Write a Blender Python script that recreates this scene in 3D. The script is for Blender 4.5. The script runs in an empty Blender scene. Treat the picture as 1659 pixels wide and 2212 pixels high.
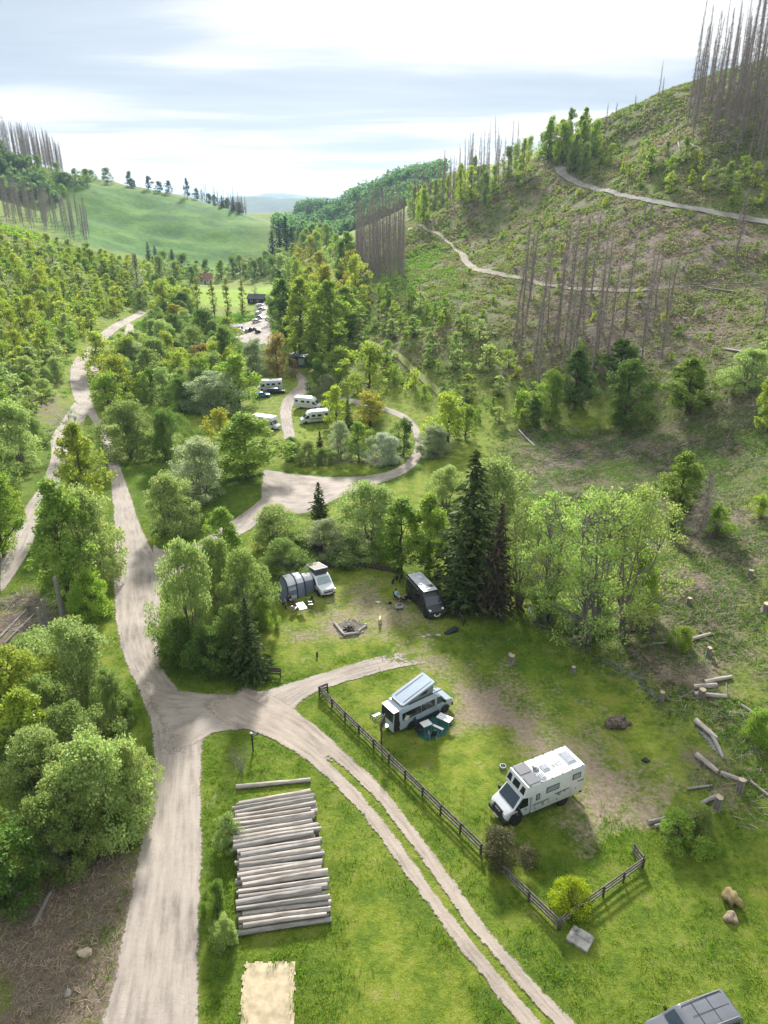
import bpy, bmesh, math, random
import numpy as np
from mathutils import Vector, Matrix

R = math.radians
sc = bpy.context.scene
col = sc.collection

# ------------------------------------------------------------------ camera
W0, H0, FPX = 1659.0, 2212.0, 1534.0      # the photograph's frame and focal length in its own pixels
CAMZ, PITCH = 45.0, R(23.5)
cd = bpy.data.cameras.new("camera")
cam = bpy.data.objects.new("camera", cd)
col.objects.link(cam)
cam.location = (0, 0, CAMZ)
cam.rotation_euler = (R(90) - PITCH, 0, 0)
cd.sensor_fit = 'VERTICAL'
cd.sensor_height = 24.0
cd.lens = 24.0 * FPX / H0
cd.clip_start = 0.5
cd.clip_end = 40000
sc.camera = cam

# ------------------------------------------------------------------ light
SUN_EL = R(29)
SUN_AZ = R(-2)                              # measured from +Y towards +X
sl = bpy.data.lights.new("sun", 'SUN')
sl.energy = 4.4
sl.angle = R(6)
sl.color = (1.0, 0.955, 0.89)
so = bpy.data.objects.new("sun", sl)
col.objects.link(so)
so.location = (0, 300, 300)
so.rotation_euler = (-(R(90) - SUN_EL), 0, -SUN_AZ)

sc.view_settings.view_transform = 'Standard'
sc.view_settings.look = 'None'
sc.view_settings.exposure = 1.25
sc.view_settings.gamma = 1.0

# ------------------------------------------------------------------ sky
wd = bpy.data.worlds.new("World")
sc.world = wd
wd.use_nodes = True
nt = wd.node_tree
nt.nodes.clear()
def wn(t, **k):
    n = nt.nodes.new(t)
    for a, b in k.items():
        setattr(n, a, b)
    return n
def wl(a, b):
    nt.links.new(a, b)
def wmath(op, a, b=None, c=None):
    n = wn('ShaderNodeMath', operation=op)
    for i, s in enumerate((a, b, c)):
        if s is None:
            continue
        if isinstance(s, (int, float)):
            n.inputs[i].default_value = s
        else:
            wl(s, n.inputs[i])
    return n.outputs[0]
sky = wn('ShaderNodeTexSky', sky_type='NISHITA')
sky.sun_disc = False
sky.sun_elevation = SUN_EL
sky.sun_rotation = SUN_AZ
sky.altitude = 500
sky.dust_density = 2.0
tc = wn('ShaderNodeTexCoord')
sep = wn('ShaderNodeSeparateXYZ')
wl(tc.outputs['Generated'], sep.inputs[0])
dz = wmath('MAXIMUM', sep.outputs[2], 0.0)
den = wmath('ADD', dz, 0.10)
cxy = wn('ShaderNodeCombineXYZ')
wl(wmath('DIVIDE', sep.outputs[0], den), cxy.inputs[0])
wl(wmath('DIVIDE', sep.outputs[1], den), cxy.inputs[1])
mp = wn('ShaderNodeMapping')
mp.inputs['Scale'].default_value = (0.40, 1.0, 1)
mp.inputs['Location'].default_value = (1.9, 0.55, 0)
mp.inputs['Rotation'].default_value = (0, 0, R(-8))
wl(cxy.outputs[0], mp.inputs[0])
nz = wn('ShaderNodeTexNoise')
nz.inputs['Scale'].default_value = 0.95
nz.inputs['Detail'].default_value = 7
nz.inputs['Roughness'].default_value = 0.5
nz.inputs['Distortion'].default_value = 0.25
wl(mp.outputs[0], nz.inputs['Vector'])
# clouds thin out to white towards the horizon and are greyer overhead
elev = wmath('MULTIPLY_ADD', wmath('MINIMUM', dz, 0.26), 1.15, 0.405)
cl = wmath('ADD', wmath('MULTIPLY_ADD', nz.outputs[0], 1.3, -0.65), elev)
cr = wn('ShaderNodeValToRGB')
e = cr.color_ramp.elements
e[0].position = 0.44; e[0].color = (1.0, 1.0, 1.0, 1)
e[1].position = 0.78; e[1].color = (0.46, 0.555, 0.68, 1)
m_ = cr.color_ramp.elements.new(0.57); m_.color = (0.60, 0.69, 0.80, 1)
wl(cl, cr.inputs[0])
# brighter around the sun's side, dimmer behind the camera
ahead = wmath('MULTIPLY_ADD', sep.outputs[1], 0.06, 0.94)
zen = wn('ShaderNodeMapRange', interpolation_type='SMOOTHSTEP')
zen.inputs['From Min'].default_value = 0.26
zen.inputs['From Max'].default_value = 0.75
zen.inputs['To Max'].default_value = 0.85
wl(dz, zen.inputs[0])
ahead = wmath('ADD', ahead, zen.outputs[0])  # extra overhead brightness, out of frame, added to lift the fill light
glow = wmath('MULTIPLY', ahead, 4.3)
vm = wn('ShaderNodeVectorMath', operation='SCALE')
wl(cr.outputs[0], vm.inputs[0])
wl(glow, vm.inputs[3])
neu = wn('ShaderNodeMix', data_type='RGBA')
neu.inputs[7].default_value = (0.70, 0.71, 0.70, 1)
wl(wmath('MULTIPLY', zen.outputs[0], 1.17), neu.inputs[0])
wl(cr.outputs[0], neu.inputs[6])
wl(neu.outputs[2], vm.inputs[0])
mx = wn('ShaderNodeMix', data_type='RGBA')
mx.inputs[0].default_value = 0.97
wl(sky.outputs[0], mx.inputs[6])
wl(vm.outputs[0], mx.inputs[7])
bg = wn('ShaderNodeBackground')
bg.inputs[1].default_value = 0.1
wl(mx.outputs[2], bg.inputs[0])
wo = wn('ShaderNodeOutputWorld')
wl(bg.outputs[0], wo.inputs[0])

sc.cycles.max_bounces = 6
sc.cycles.transparent_max_bounces = 12
sc.cycles.diffuse_bounces = 3
sc.cycles.transmission_bounces = 4
sc.cycles.volume_bounces = 0
sc.cycles.use_adaptive_sampling = True
sc.cycles.use_denoising = True

# ------------------------------------------------------------------ naming helpers
def tag(o, label=None, cat=None, group=None, kind=None):
    if label: o['label'] = label
    if cat: o['category'] = cat
    if group: o['group'] = group
    if kind: o['kind'] = kind
    return o

def thing(name, label, cat, loc=(0, 0, 0), rotz=0.0, group=None):
    o = bpy.data.objects.new(name, None)
    o.empty_display_size = 0.3
    col.objects.link(o)
    o.location = loc
    o.rotation_euler = (0, 0, rotz)
    return tag(o, label, cat, group)

def link(name, me, parent=None, color=None):
    o = bpy.data.objects.new(name, me)
    col.objects.link(o)
    if parent is not None:
        o.parent = parent
    if color is not None:
        o.color = (*color, 1)
    return o

def np_mesh(name, V, Fc, mats, smooth=False, mi=None):
    """mesh from an array of vertices and an (n,3) or (n,4) array of faces"""
    V = np.asarray(V, dtype=np.float32); Fc = np.asarray(Fc, dtype=np.int32)
    me = bpy.data.meshes.new(name)
    n, k = Fc.shape
    me.vertices.add(len(V)); me.vertices.foreach_set('co', V.ravel())
    me.loops.add(n * k); me.loops.foreach_set('vertex_index', Fc.ravel())
    me.polygons.add(n)
    me.polygons.foreach_set('loop_start', np.arange(0, n * k, k, dtype=np.int32))
    me.polygons.foreach_set('loop_total', np.full(n, k, dtype=np.int32))
    if smooth:
        me.polygons.foreach_set('use_smooth', np.ones(n, dtype=bool))
    for m in (mats if isinstance(mats, (list, tuple)) else [mats]):
        me.materials.append(m)
    if mi is not None:
        me.polygons.foreach_set('material_index', np.asarray(mi, dtype=np.int32))
    me.update(calc_edges=True)
    return me

class MB:
    """collects shapes into one mesh"""
    def __init__(s):
        s.v = []; s.f = []; s.m = []; s.cur = 0
    def add(s, vs, fs):
        b = len(s.v)
        s.v += [tuple(p) for p in vs]
        for f in fs:
            s.f.append([i + b for i in f]); s.m.append(s.cur)
        return s
    def box(s, c, d, rz=0.0, tilt=None, bev=0.0):
        hx, hy, hz = d[0] / 2, d[1] / 2, d[2] / 2
        M = Matrix.Rotation(rz, 3, 'Z')
        if tilt is not None:
            M = M @ Matrix.Rotation(tilt[1], 3, tilt[0])
        c = Vector(c)
        if bev <= 0:
            P = [Vector((x, y, z)) for z in (-hz, hz) for x, y in ((-hx, -hy), (hx, -hy), (hx, hy), (-hx, hy))]
            F_ = [(3, 2, 1, 0), (4, 5, 6, 7), (0, 1, 5, 4), (1, 2, 6, 5), (2, 3, 7, 6), (3, 0, 4, 7)]
        else:
            bev = min(bev, hx * .9, hy * .9, hz * .9)
            P = []; rings = []
            for z, i in ((-hz, bev), (-hz + bev, 0), (hz - bev, 0), (hz, bev)):
                a, b_ = hx - i, hy - i
                k = bev * .6
                ring = [(-a + k, -b_), (a - k, -b_), (a, -b_ + k), (a, b_ - k), (a - k, b_), (-a + k, b_), (-a, b_ - k), (-a, -b_ + k)]
                P += [Vector((x, y, z)) for x, y in ring]
            F_ = [tuple(range(7, -1, -1)), tuple(range(24, 32))]
            for r in range(3):
                for i in range(8):
                    j = (i + 1) % 8
                    F_.append((r * 8 + i, r * 8 + j, r * 8 + 8 + j, r * 8 + 8 + i))
        s.add([c + M @ p for p in P], F_)
        return s
    def tube(s, p0, p1, r0, r1=None, n=8, caps=True):
        p0, p1 = Vector(p0), Vector(p1)
        r1 = r0 if r1 is None else r1
        d = p1 - p0
        if d.length < 1e-6: return s
        q = d.to_track_quat('Z', 'Y')
        vs = []
        for p, r in ((p0, r0), (p1, r1)):
            for i in range(n):
                a = 2 * math.pi * i / n
                vs.append(p + q @ Vector((r * math.cos(a), r * math.sin(a), 0)))
        fs = [(i, (i + 1) % n, n + (i + 1) % n, n + i) for i in range(n)]
        if caps:
            fs += [tuple(range(n - 1, -1, -1)), tuple(range(n, 2 * n))]
        return s.add(vs, fs)
    def path(s, pts, rad, n=6, closed=False):
        for i in range(len(pts) - 1):
            r = rad if isinstance(rad, (int, float)) else rad[i]
            r2 = rad if isinstance(rad, (int, float)) else rad[i + 1]
            s.tube(pts[i], pts[i + 1], r, r2, n)
        return s
    def prism(s, poly, axis, a, b):
        """polygon (list of 2D points) extruded along axis from a to b"""
        def at(p, w):
            if axis == 'y': return (p[0], w, p[1])
            if axis == 'x': return (w, p[0], p[1])
            return (p[0], p[1], w)
        n = len(poly)
        vs = [at(p, a) for p in poly] + [at(p, b) for p in poly]
        fs = [tuple(range(n)), tuple(range(2 * n - 1, n - 1, -1))]
        fs += [(i, n + i, n + (i + 1) % n, (i + 1) % n) for i in range(n)]
        return s.add(vs, fs)
    def lathe(s, prof, n=16, c=(0, 0, 0), axis='z'):
        vs = []; c = Vector(c)
        for r, h in prof:
            for i in range(n):
                a = 2 * math.pi * i / n
                if axis == 'z': p = Vector((r * math.cos(a), r * math.sin(a), h))
                elif axis == 'y': p = Vector((r * math.cos(a), h, r * math.sin(a)))
                else: p = Vector((h, r * math.cos(a), r * math.sin(a)))
                vs.append(c + p)
        fs = []
        for k in range(len(prof) - 1):
            for i in range(n):
                j = (i + 1) % n
                fs.append((k * n + i, k * n + j, k * n + n + j, k * n + n + i))
        fs.append(tuple(range(n - 1, -1, -1)))
        fs.append(tuple(range((len(prof) - 1) * n, len(prof) * n)))
        return s.add(vs, fs)
    def mesh(s, name, mats, smooth=False):
        me = bpy.data.meshes.new(name)
        me.from_pydata(s.v, [], s.f)
        for m in (mats if isinstance(mats, (list, tuple)) else [mats]):
            me.materials.append(m)
        if max(s.m, default=0) > 0:
            me.polygons.foreach_set('material_index', s.m)
        bm = bmesh.new(); bm.from_mesh(me)
        bmesh.ops.recalc_face_normals(bm, faces=bm.faces)
        bm.to_mesh(me); bm.free()
        if smooth:
            me.polygons.foreach_set('use_smooth', [True] * len(me.polygons))
            try: me.set_sharp_from_angle(angle=R(38))
            except Exception: pass
        me.update()
        return me
    def build(s, name, mats, parent=None, smooth=False):
        return link(name, s.mesh(name, mats, smooth), parent)

def copy_tree(o, parent=None):
    c = o.copy(); col.objects.link(c)
    c.parent = parent
    for ch in o.children:
        copy_tree(ch, c)
    return c

# ------------------------------------------------------------------ materials
def nodes(m):
    m.use_nodes = True
    t = m.node_tree; t.nodes.clear()
    def N(ty, **k):
        n = t.nodes.new(ty)
        for a, b in k.items():
            if a == 'inp':
                for kk, vv in b.items():
                    n.inputs[kk].default_value = vv
            else: setattr(n, a, b)
        return n
    return t, N, t.links.new

MATS = {}
def mat(name, c, rough=0.6, metal=0.0, var=0.12, scale=6.0, bump=0.0, spec=0.4, stretch=(1, 1, 1), dark=None, coat=0.0):
    """painted, wooden, rubber ... surface with uneven tone; dark = colour of its stains"""
    if name in MATS: return MATS[name]
    m = bpy.data.materials.new(name); MATS[name] = m
    t, N, L = nodes(m)
    tcn = N('ShaderNodeTexCoord'); mpn = N('ShaderNodeMapping'); mpn.inputs['Scale'].default_value = stretch
    L(tcn.outputs['Object'], mpn.inputs[0])
    nz = N('ShaderNodeTexNoise', inp={'Scale': scale, 'Detail': 5.0, 'Roughness': 0.6})
    L(mpn.outputs[0], nz.inputs['Vector'])
    rp = N('ShaderNodeValToRGB')
    d = dark if dark else tuple(x * (1 - var * 2) for x in c)
    rp.color_ramp.elements[0].position = 0.32; rp.color_ramp.elements[0].color = (*d, 1)
    rp.color_ramp.elements[1].position = 0.62; rp.color_ramp.elements[1].color = (*[min(1, x * (1 + var * .4)) for x in c], 1)
    L(nz.outputs[0], rp.inputs[0])
    b = N('ShaderNodeBsdfPrincipled')
    L(rp.outputs[0], b.inputs['Base Color'])
    b.inputs['Roughness'].default_value = rough; b.inputs['Metallic'].default_value = metal
    b.inputs['Specular IOR Level'].default_value = spec
    b.inputs['Coat Weight'].default_value = coat
    if bump > 0:
        bn = N('ShaderNodeBump', inp={'Strength': bump, 'Distance': 0.03}); L(nz.outputs[0], bn.inputs['Height']); L(bn.outputs[0], b.inputs['Normal'])
    o = N('ShaderNodeOutputMaterial'); L(b.outputs[0], o.inputs[0])
    return m

def leaf_mat(name, transl=0.42, hue=0.03, val=0.5, gloss=0.015):
    """leaves: the colour is the object's own, each leaf a little off it"""
    m = bpy.data.materials.new(name); MATS[name] = m
    t, N, L = nodes(m)
    oi = N('ShaderNodeObjectInfo'); ge = N('ShaderNodeNewGeometry')
    nz = N('ShaderNodeTexNoise', inp={'Scale': 0.55, 'Detail': 2.0})
    tcn = N('ShaderNodeTexCoord'); L(tcn.outputs['Object'], nz.inputs['Vector'])
    hs = N('ShaderNodeHueSaturation')
    L(oi.outputs['Color'], hs.inputs['Color'])
    def mm(op, a, b, c=0.0):
        n = N('ShaderNodeMath', operation=op)
        for i, s in enumerate((a, b, c)):
            if isinstance(s, (int, float)): n.inputs[i].default_value = s
            else: L(s, n.inputs[i])
        return n.outputs[0]
    rnd = mm('ADD', mm('MULTIPLY', ge.outputs['Random Per Island'], 0.6), mm('MULTIPLY', nz.outputs[0], 0.8))
    L(mm('MULTIPLY_ADD', rnd, val, 1 - val * .62), hs.inputs['Value'])
    r2 = mm('FRACT', mm('MULTIPLY', ge.outputs['Random Per Island'], 7.31), 0)
    L(mm('MULTIPLY_ADD', r2, hue * 2, 0.5 - hue), hs.inputs['Hue'])
    df = N('ShaderNodeBsdfDiffuse'); tr = N('ShaderNodeBsdfTranslucent'); gl = N('ShaderNodeBsdfGlossy', inp={'Roughness': 0.45})
    L(hs.outputs[0], df.inputs[0])
    h2 = N('ShaderNodeHueSaturation', inp={'Hue': 0.497, 'Saturation': 1.05, 'Value': 1.3}); L(hs.outputs[0], h2.inputs['Color']); L(h2.outputs[0], tr.inputs[0])
    mx = N('ShaderNodeMixShader', inp={0: transl}); L(df.outputs[0], mx.inputs[1]); L(tr.outputs[0], mx.inputs[2])
    m2 = N('ShaderNodeMixShader', inp={0: gloss}); L(mx.outputs[0], m2.inputs[1]); L(gl.outputs[0], m2.inputs[2])
    o = N('ShaderNodeOutputMaterial'); L(m2.outputs[0], o.inputs[0])
    return m

# ------------------------------------------------------------------ numeric noise
def _hash(ix, iy, seed):
    h = (ix.astype(np.int64) * 374761393 + iy.astype(np.int64) * 668265263 + seed * 1442695041) & 0x7fffffff
    h = ((h ^ (h >> 13)) * 1274126177) & 0x7fffffff
    return ((h ^ (h >> 16)) & 0xffff) / 65535.0
def vnoise(x, y, seed=0):
    x = np.asarray(x, float); y = np.asarray(y, float)
    ix, iy = np.floor(x), np.floor(y); fx, fy = x - ix, y - iy
    fx = fx * fx * (3 - 2 * fx); fy = fy * fy * (3 - 2 * fy)
    a = _hash(ix, iy, seed); b = _hash(ix + 1, iy, seed); c = _hash(ix, iy + 1, seed); d = _hash(ix + 1, iy + 1, seed)
    return (a * (1 - fx) + b * fx) * (1 - fy) + (c * (1 - fx) + d * fx) * fy
def fbm(x, y, seed=0, oct=4):
    s = 0; a = .5; t = 0
    for o in range(oct):
        s = s + a * vnoise(x * 2 ** o, y * 2 ** o, seed + o * 17); t += a; a *= .5
    return s / t

# ------------------------------------------------------------------ terrain
SP, CP = math.sin(PITCH), math.cos(PITCH)
def ray(px, py):
    u = (px - W0 / 2) / FPX; v = (py - H0 / 2) / FPX
    return np.array((u, CP - v * SP, -SP - v * CP))
def byt(px, py, t):
    d = ray(px, py); return (d[0] * t, d[1] * t, CAMZ + d[2] * t)
def byz(px, py, z):
    d = ray(px, py); t = (z - CAMZ) / d[2]; return (d[0] * t, d[1] * t, z)
CTRL = []
# valley floor (height z)
for p in [(300, 2212, 0), (830, 2212, 0), (1240, 2212, 0), (1659, 2212, 0.3), (0, 2212, 0), (0, 1800, 0), (400, 1600, 0), (800, 1800, 0),
          (1200, 1800, 0), (1659, 1800, 1.0), (1500, 1500, 0.6), (1659, 1500, 2.5), (250, 1300, 0), (0, 1300, .5), (700, 1350, 0), (1000, 1350, 0),
          (1150, 1380, -.6), (1350, 1500, -.6), (1600, 1850, -.2), (1350, 1250, .5), (1659, 1250, 4), (1500, 1100, 3), (1659, 1000, 6.5), (1659, 900, 10), (240, 1050, 0), (600, 1050, 0), (900, 1000, 0),
          (1100, 1050, 0), (1150, 950, .5), (1340, 935, 1.5), (930, 900, 0.5), (160, 850, 0), (0, 950, 1.5), (180, 760, 0), (400, 850, 0), (650, 850, 0),
          (300, 700, 0), (560, 700, 0), (420, 650, 0), (590, 650, 0), (420, 612, 0), (590, 612, 0), (750, 800, 0), (830, 760, 8), (1100, 870, 3), (1300, 850, 6),
          (1160, 830, 6), (1480, 780, 13), (1659, 770, 18), (640, 610, 4), (700, 700, 6), (900, 800, 5)]:
    CTRL.append(byz(*p))
# hills (axial distance t)
for p in [(0, 520, 330), (120, 548, 350), (250, 575, 370), (330, 598, 400), (0, 660, 240), (0, 790, 190), (100, 670, 262), (200, 625, 330), (100, 760, 215), (0, 590, 275),
          (0, 345, 600), (0, 420, 560), (120, 365, 650), (200, 397, 700), (300, 402, 710), (400, 428, 720), (520, 458, 700), (590, 487, 650), (450, 572, 540), (300, 530, 560),
          (300, 455, 640), (570, 575, 560), (450, 500, 610), 
          (860, 392, 800), (760, 425, 880), (690, 440, 980), (700, 520, 600), (800, 480, 560), (640, 500, 700),
          (1130, 358, 400), (1000, 412, 450), (920, 425, 520), (1190, 330, 370), (1280, 268, 330), (1420, 212, 300), (1550, 165, 295), (1659, 125, 290),
          (820, 618, 260), (760, 640, 282), (900, 492, 330), (1010, 582, 255), (1200, 622, 215), (1400, 632, 190), (1659, 607, 182), (1100, 480, 295), (1205, 376, 298), (1250, 398, 280),
          (1330, 425, 248), (1400, 437, 228), (1500, 452, 212), (1659, 482, 207), (1500, 305, 245), (1640, 330, 232), (1350, 330, 290), (1300, 520, 225), (1500, 540, 188), (880, 640, 228), (1000, 700, 195), (1250, 720, 178), (1560, 690, 168)]:
    CTRL.append(byt(*p))
# beyond the frame
for p in [(-60, -40, 0), (60, -40, 0), (0, -40, 0), (-45, 20, 0), (45, 20, .6), (-95, 60, 6), (-130, 110, 18), (-190, 190, 40), (75, 60, 12), (110, 110, 30), (160, 160, 62), (170, 230, 95), (150, 320, 96),
          (-260, 330, 62), (-360, 480, 82), (-420, 660, 95), (-420, 800, 92), (-300, 950, 55), (-200, 950, 40), (-120, 850, 20), (-60, 720, 5), (-60, 850, 0), (-80, 1000, -5), (150, 520, 88), (140, 700, 90), (120, 900, 85), (60, 1000, 70), (-60, 1150, 20), (-100, 1300, 0),
          (300, 300, 120), (320, 600, 115), (300, 1000, 100), (-600, 400, 100), (-650, 900, 90), (0, 1500, 0), (400, 1500, 40), (-400, 1500, 20), (700, 800, 110), (700, 1500, 40), (-800, 1500, 20), (200, 20, 50), (-250, 20, 45)]:
    CTRL.append(p)
CTRL = np.array(CTRL)
_C = CTRL[:, :2]
def _phi(d2): return -np.sqrt(d2 + 12.0 ** 2)
_d2 = ((_C[:, None] - _C[None]) ** 2).sum(-1)
_A = _phi(_d2) + np.eye(len(_C)) * 5.0
_P = np.c_[np.ones(len(_C)), _C / 300.0]
_M = np.zeros((len(_C) + 3,) * 2); _M[:len(_C), :len(_C)] = _A; _M[:len(_C), len(_C):] = _P; _M[len(_C):, :len(_C)] = _P.T
_w = np.linalg.solve(_M, np.r_[CTRL[:, 2], 0, 0, 0])
def Hraw(x, y):
    x = np.asarray(x, float); y = np.asarray(y, float); sh = x.shape
    x = x.ravel(); y = y.ravel(); out = np.empty_like(x)
    for i in range(0, len(x), 20000):
        a, b = x[i:i + 20000], y[i:i + 20000]
        d2 = (a[:, None] - _C[None, :, 0]) ** 2 + (b[:, None] - _C[None, :, 1]) ** 2
        out[i:i + 20000] = _phi(d2) @ _w[:-3] + _w[-3] + _w[-2] * a / 300 + _w[-1] * b / 300
    rough = np.clip((out - 1.0) / 6.0, 0, 1)
    far = np.clip(y / 250.0, 0.3, 3)
    out += rough * ((fbm(x / 9, y / 9, 5) - .5) * 1.6 * np.minimum(far, 1) + (fbm(x / 40, y / 40, 9) - .5) * 3.0 * far)
    out += (fbm(x / 3.5, y / 3.5, 3) - .5) * 0.22
    return out.reshape(sh)

def axis(lo, hi, a, b, step, grow):
    """coordinates from lo to hi: even steps between a and b, growing outside"""
    xs = list(np.arange(a, b, step)); s = step; x = b; right = []
    while x < hi: right.append(x); s *= grow; x += s
    right.append(hi)
    s = step; x = a - step; left = []
    while x > lo: left.append(x); s *= grow; x -= s
    left.append(lo)
    return np.array(left[::-1] + xs + right)
GX = axis(-900, 900, -45, 48, 0.5, 1.022)
GY = axis(-60, 1500, 22, 112, 0.5, 1.016)
gx, gy = np.meshgrid(GX, GY, indexing='ij')
GZ = Hraw(gx, gy)
def Hg(x, y):
    x = np.clip(np.asarray(x, float), GX[0], GX[-1] - 1e-6); y = np.clip(np.asarray(y, float), GY[0], GY[-1] - 1e-6)
    i = np.clip(np.searchsorted(GX, x, 'right') - 1, 0, len(GX) - 2); j = np.clip(np.searchsorted(GY, y, 'right') - 1, 0, len(GY) - 2)
    fx = (x - GX[i]) / (GX[i + 1] - GX[i]); fy = (y - GY[j]) / (GY[j + 1] - GY[j])
    return (GZ[i, j] * (1 - fx) + GZ[i + 1, j] * fx) * (1 - fy) + (GZ[i, j + 1] * (1 - fx) + GZ[i + 1, j + 1] * fx) * fy
_T = 20 * 1.012 ** np.arange(0, 370)
def G(px, py):
    """the point of the ground that the photograph shows at a pixel"""
    d = ray(px, py)
    z = CAMZ + d[2] * _T - Hg(d[0] * _T, d[1] * _T)
    if not (z < 0).any(): return G(px, py + 4)
    k = np.argmax(z < 0)
    a, b = _T[max(k - 1, 0)], _T[k]
    for _ in range(18):
        m = (a + b) / 2
        if CAMZ + d[2] * m - Hg(d[0] * m, d[1] * m) < 0: b = m
        else: a = m
    return Vector((d[0] * b, d[1] * b, float(Hg(d[0] * b, d[1] * b))))
def depth(p): return p[1] * CP + (CAMZ - p[2]) * SP
def project(x, y, z):
    t = y * CP + (CAMZ - z) * SP
    return W0 / 2 + FPX * x / t, H0 / 2 - FPX * (y * SP - (CAMZ - z) * CP) / t
def tall(p, ytop):
    """height of something that stands at p and reaches up to picture row ytop"""
    v = (ytop - H0 / 2) / FPX
    # (y*SP-(C-z-h)*CP) = -v*(y*CP+(C-z-h)*SP)
    y, k = p[1], CAMZ - p[2]
    return (-v * (y * CP + k * SP) - y * SP + k * CP) / (CP - v * SP)
def on(x, y, dz=0.0): return Vector((x, y, float(Hg(x, y)) + dz))

# ---- masks of what covers the ground, as outlines on the ground
def gpoly(pts): return np.array([G(*p)[:2] for p in pts])
def pmask(poly, x, y, soft):
    """1 inside an outline, 0 outside, with a soft edge of the given width"""
    out = np.zeros(x.shape)
    lo, hi = poly.min(0) - soft, poly.max(0) + soft
    sel = (x > lo[0]) & (x < hi[0]) & (y > lo[1]) & (y < hi[1])
    if not sel.any(): return out
    a, b = x[sel], y[sel]
    inside = np.zeros(a.shape, bool); dist = np.full(a.shape, 1e9)
    n = len(poly)
    for i in range(n):
        x1, y1 = poly[i]; x2, y2 = poly[(i + 1) % n]
        c = ((y1 > b) != (y2 > b)) & (a < (x2 - x1) * (b - y1) / (y2 - y1 + 1e-12) + x1)
        inside ^= c
        dx, dy = x2 - x1, y2 - y1
        t = np.clip(((a - x1) * dx + (b - y1) * dy) / (dx * dx + dy * dy + 1e-12), 0, 1)
        dist = np.minimum(dist, np.hypot(a - x1 - t * dx, b - y1 - t * dy))
    sd = np.where(inside, dist, -dist)
    out[sel] = np.clip(sd / soft * .5 + .5, 0, 1)
    return out
Z_DIRT = [
    ([(610, 1330), (700, 1260), (860, 1235), (950, 1330), (980, 1390), (820, 1400), (640, 1410)], 6, .56),
    ([(940, 1395), (1080, 1400), (1250, 1500), (1420, 1600), (1480, 1760), (1280, 1810), (1080, 1640), (960, 1560)], 6, .52),
    ([(590, 870), (640, 870), (650, 960), (560, 970), (540, 900)], 4, .35),  # bare earth and worn turf: outline, softness in metres, strength
    ([(980, 1480), (1090, 1490), (1180, 1590), (1300, 1640), (1400, 1700), (1390, 1790), (1270, 1800), (1235, 1700), (1120, 1590), (1000, 1560)], 5, .9),
    ([(840, 1400), (960, 1390), (1010, 1450), (960, 1500), (860, 1470)], 4, .55),
    ([(600, 1350), (680, 1345), (690, 1390), (620, 1400)], 2.5, .62),
    ([(800, 1270), (900, 1275), (930, 1340), (860, 1350), (800, 1310)], 4, .6),
    ([(735, 1300), (800, 1245), (850, 1240), (800, 1290)], 3, .5),
    ([(690, 1340), (800, 1335), (815, 1375), (720, 1395), (690, 1370)], 2, .7),
    ([(900, 1340), (960, 1360), (970, 1430), (900, 1400)], 3, .5),
    ([(1180, 1600), (1330, 1560), (1450, 1640), (1480, 1740), (1380, 1760), (1280, 1700)], 7, .42),
    ([(440, 1720), (480, 1700), (470, 1850), (440, 1900)], 2, .45),
    ([(750, 1760), (850, 1900), (880, 2050), (760, 2000), (720, 1850)], 8, .28),
    ([(1480, 2090), (1560, 2080), (1600, 2110), (1500, 2150)], 3, .4),
]
Z_BROWN = [  # felled ground: bark, needles, dead brushwood
    ([(0, 1890), (200, 1840), (290, 1800), (275, 1900), (240, 2212), (0, 2212)], 3.0, .95),
    ([(0, 1290), (60, 1270), (120, 1330), (90, 1400), (0, 1400)], 3, .9),
    ([(1200, 1400), (1330, 1440), (1500, 1560), (1659, 1700), (1659, 1250), (1500, 1180), (1400, 1330), (1290, 1390)], 6, .66),
    ([(1480, 1600), (1560, 1650), (1640, 1720), (1560, 1760), (1480, 1700)], 4, .7),
    ([(1100, 1000), (1180, 930), (1330, 940), (1420, 950), (1250, 1060), (1130, 1050)], 7, .85),
    ([(1260, 1060), (1480, 960), (1540, 980), (1400, 1050), (1270, 1100)], 5, .65),
    ([(1450, 1100), (1659, 1100), (1659, 1240), (1500, 1200)], 7, .85),
    ([(1050, 560), (1659, 640), (1659, 760), (1300, 830), (1130, 800)], 14, .72),
    ([(1180, 430), (1420, 470), (1659, 500), (1659, 640), (1200, 600)], 14, .82),
    ([(1400, 440), (1659, 490), (1659, 540), (1420, 500)], 8, .9),
    ([(1500, 230), (1659, 150), (1659, 340), (1550, 330)], 10, .6),
    ([(900, 420), (1200, 345), (1240, 380), (1000, 520), (890, 490)], 16, .5),
    ([(1500, 2000), (1560, 1960), (1600, 2060), (1540, 2090)], 5, .4),
    ([(1250, 1960), (1480, 1880), (1500, 1960), (1300, 2040)], 5, .35),
    ([(100, 770), (150, 900), (110, 960), (60, 850), (40, 780)], 8, .8),
    ([(0, 600), (120, 640), (100, 760), (0, 760)], 20, .6),
    ([(600, 985), (880, 985), (850, 1010), (640, 1005)], 3, .7),
]
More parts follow.
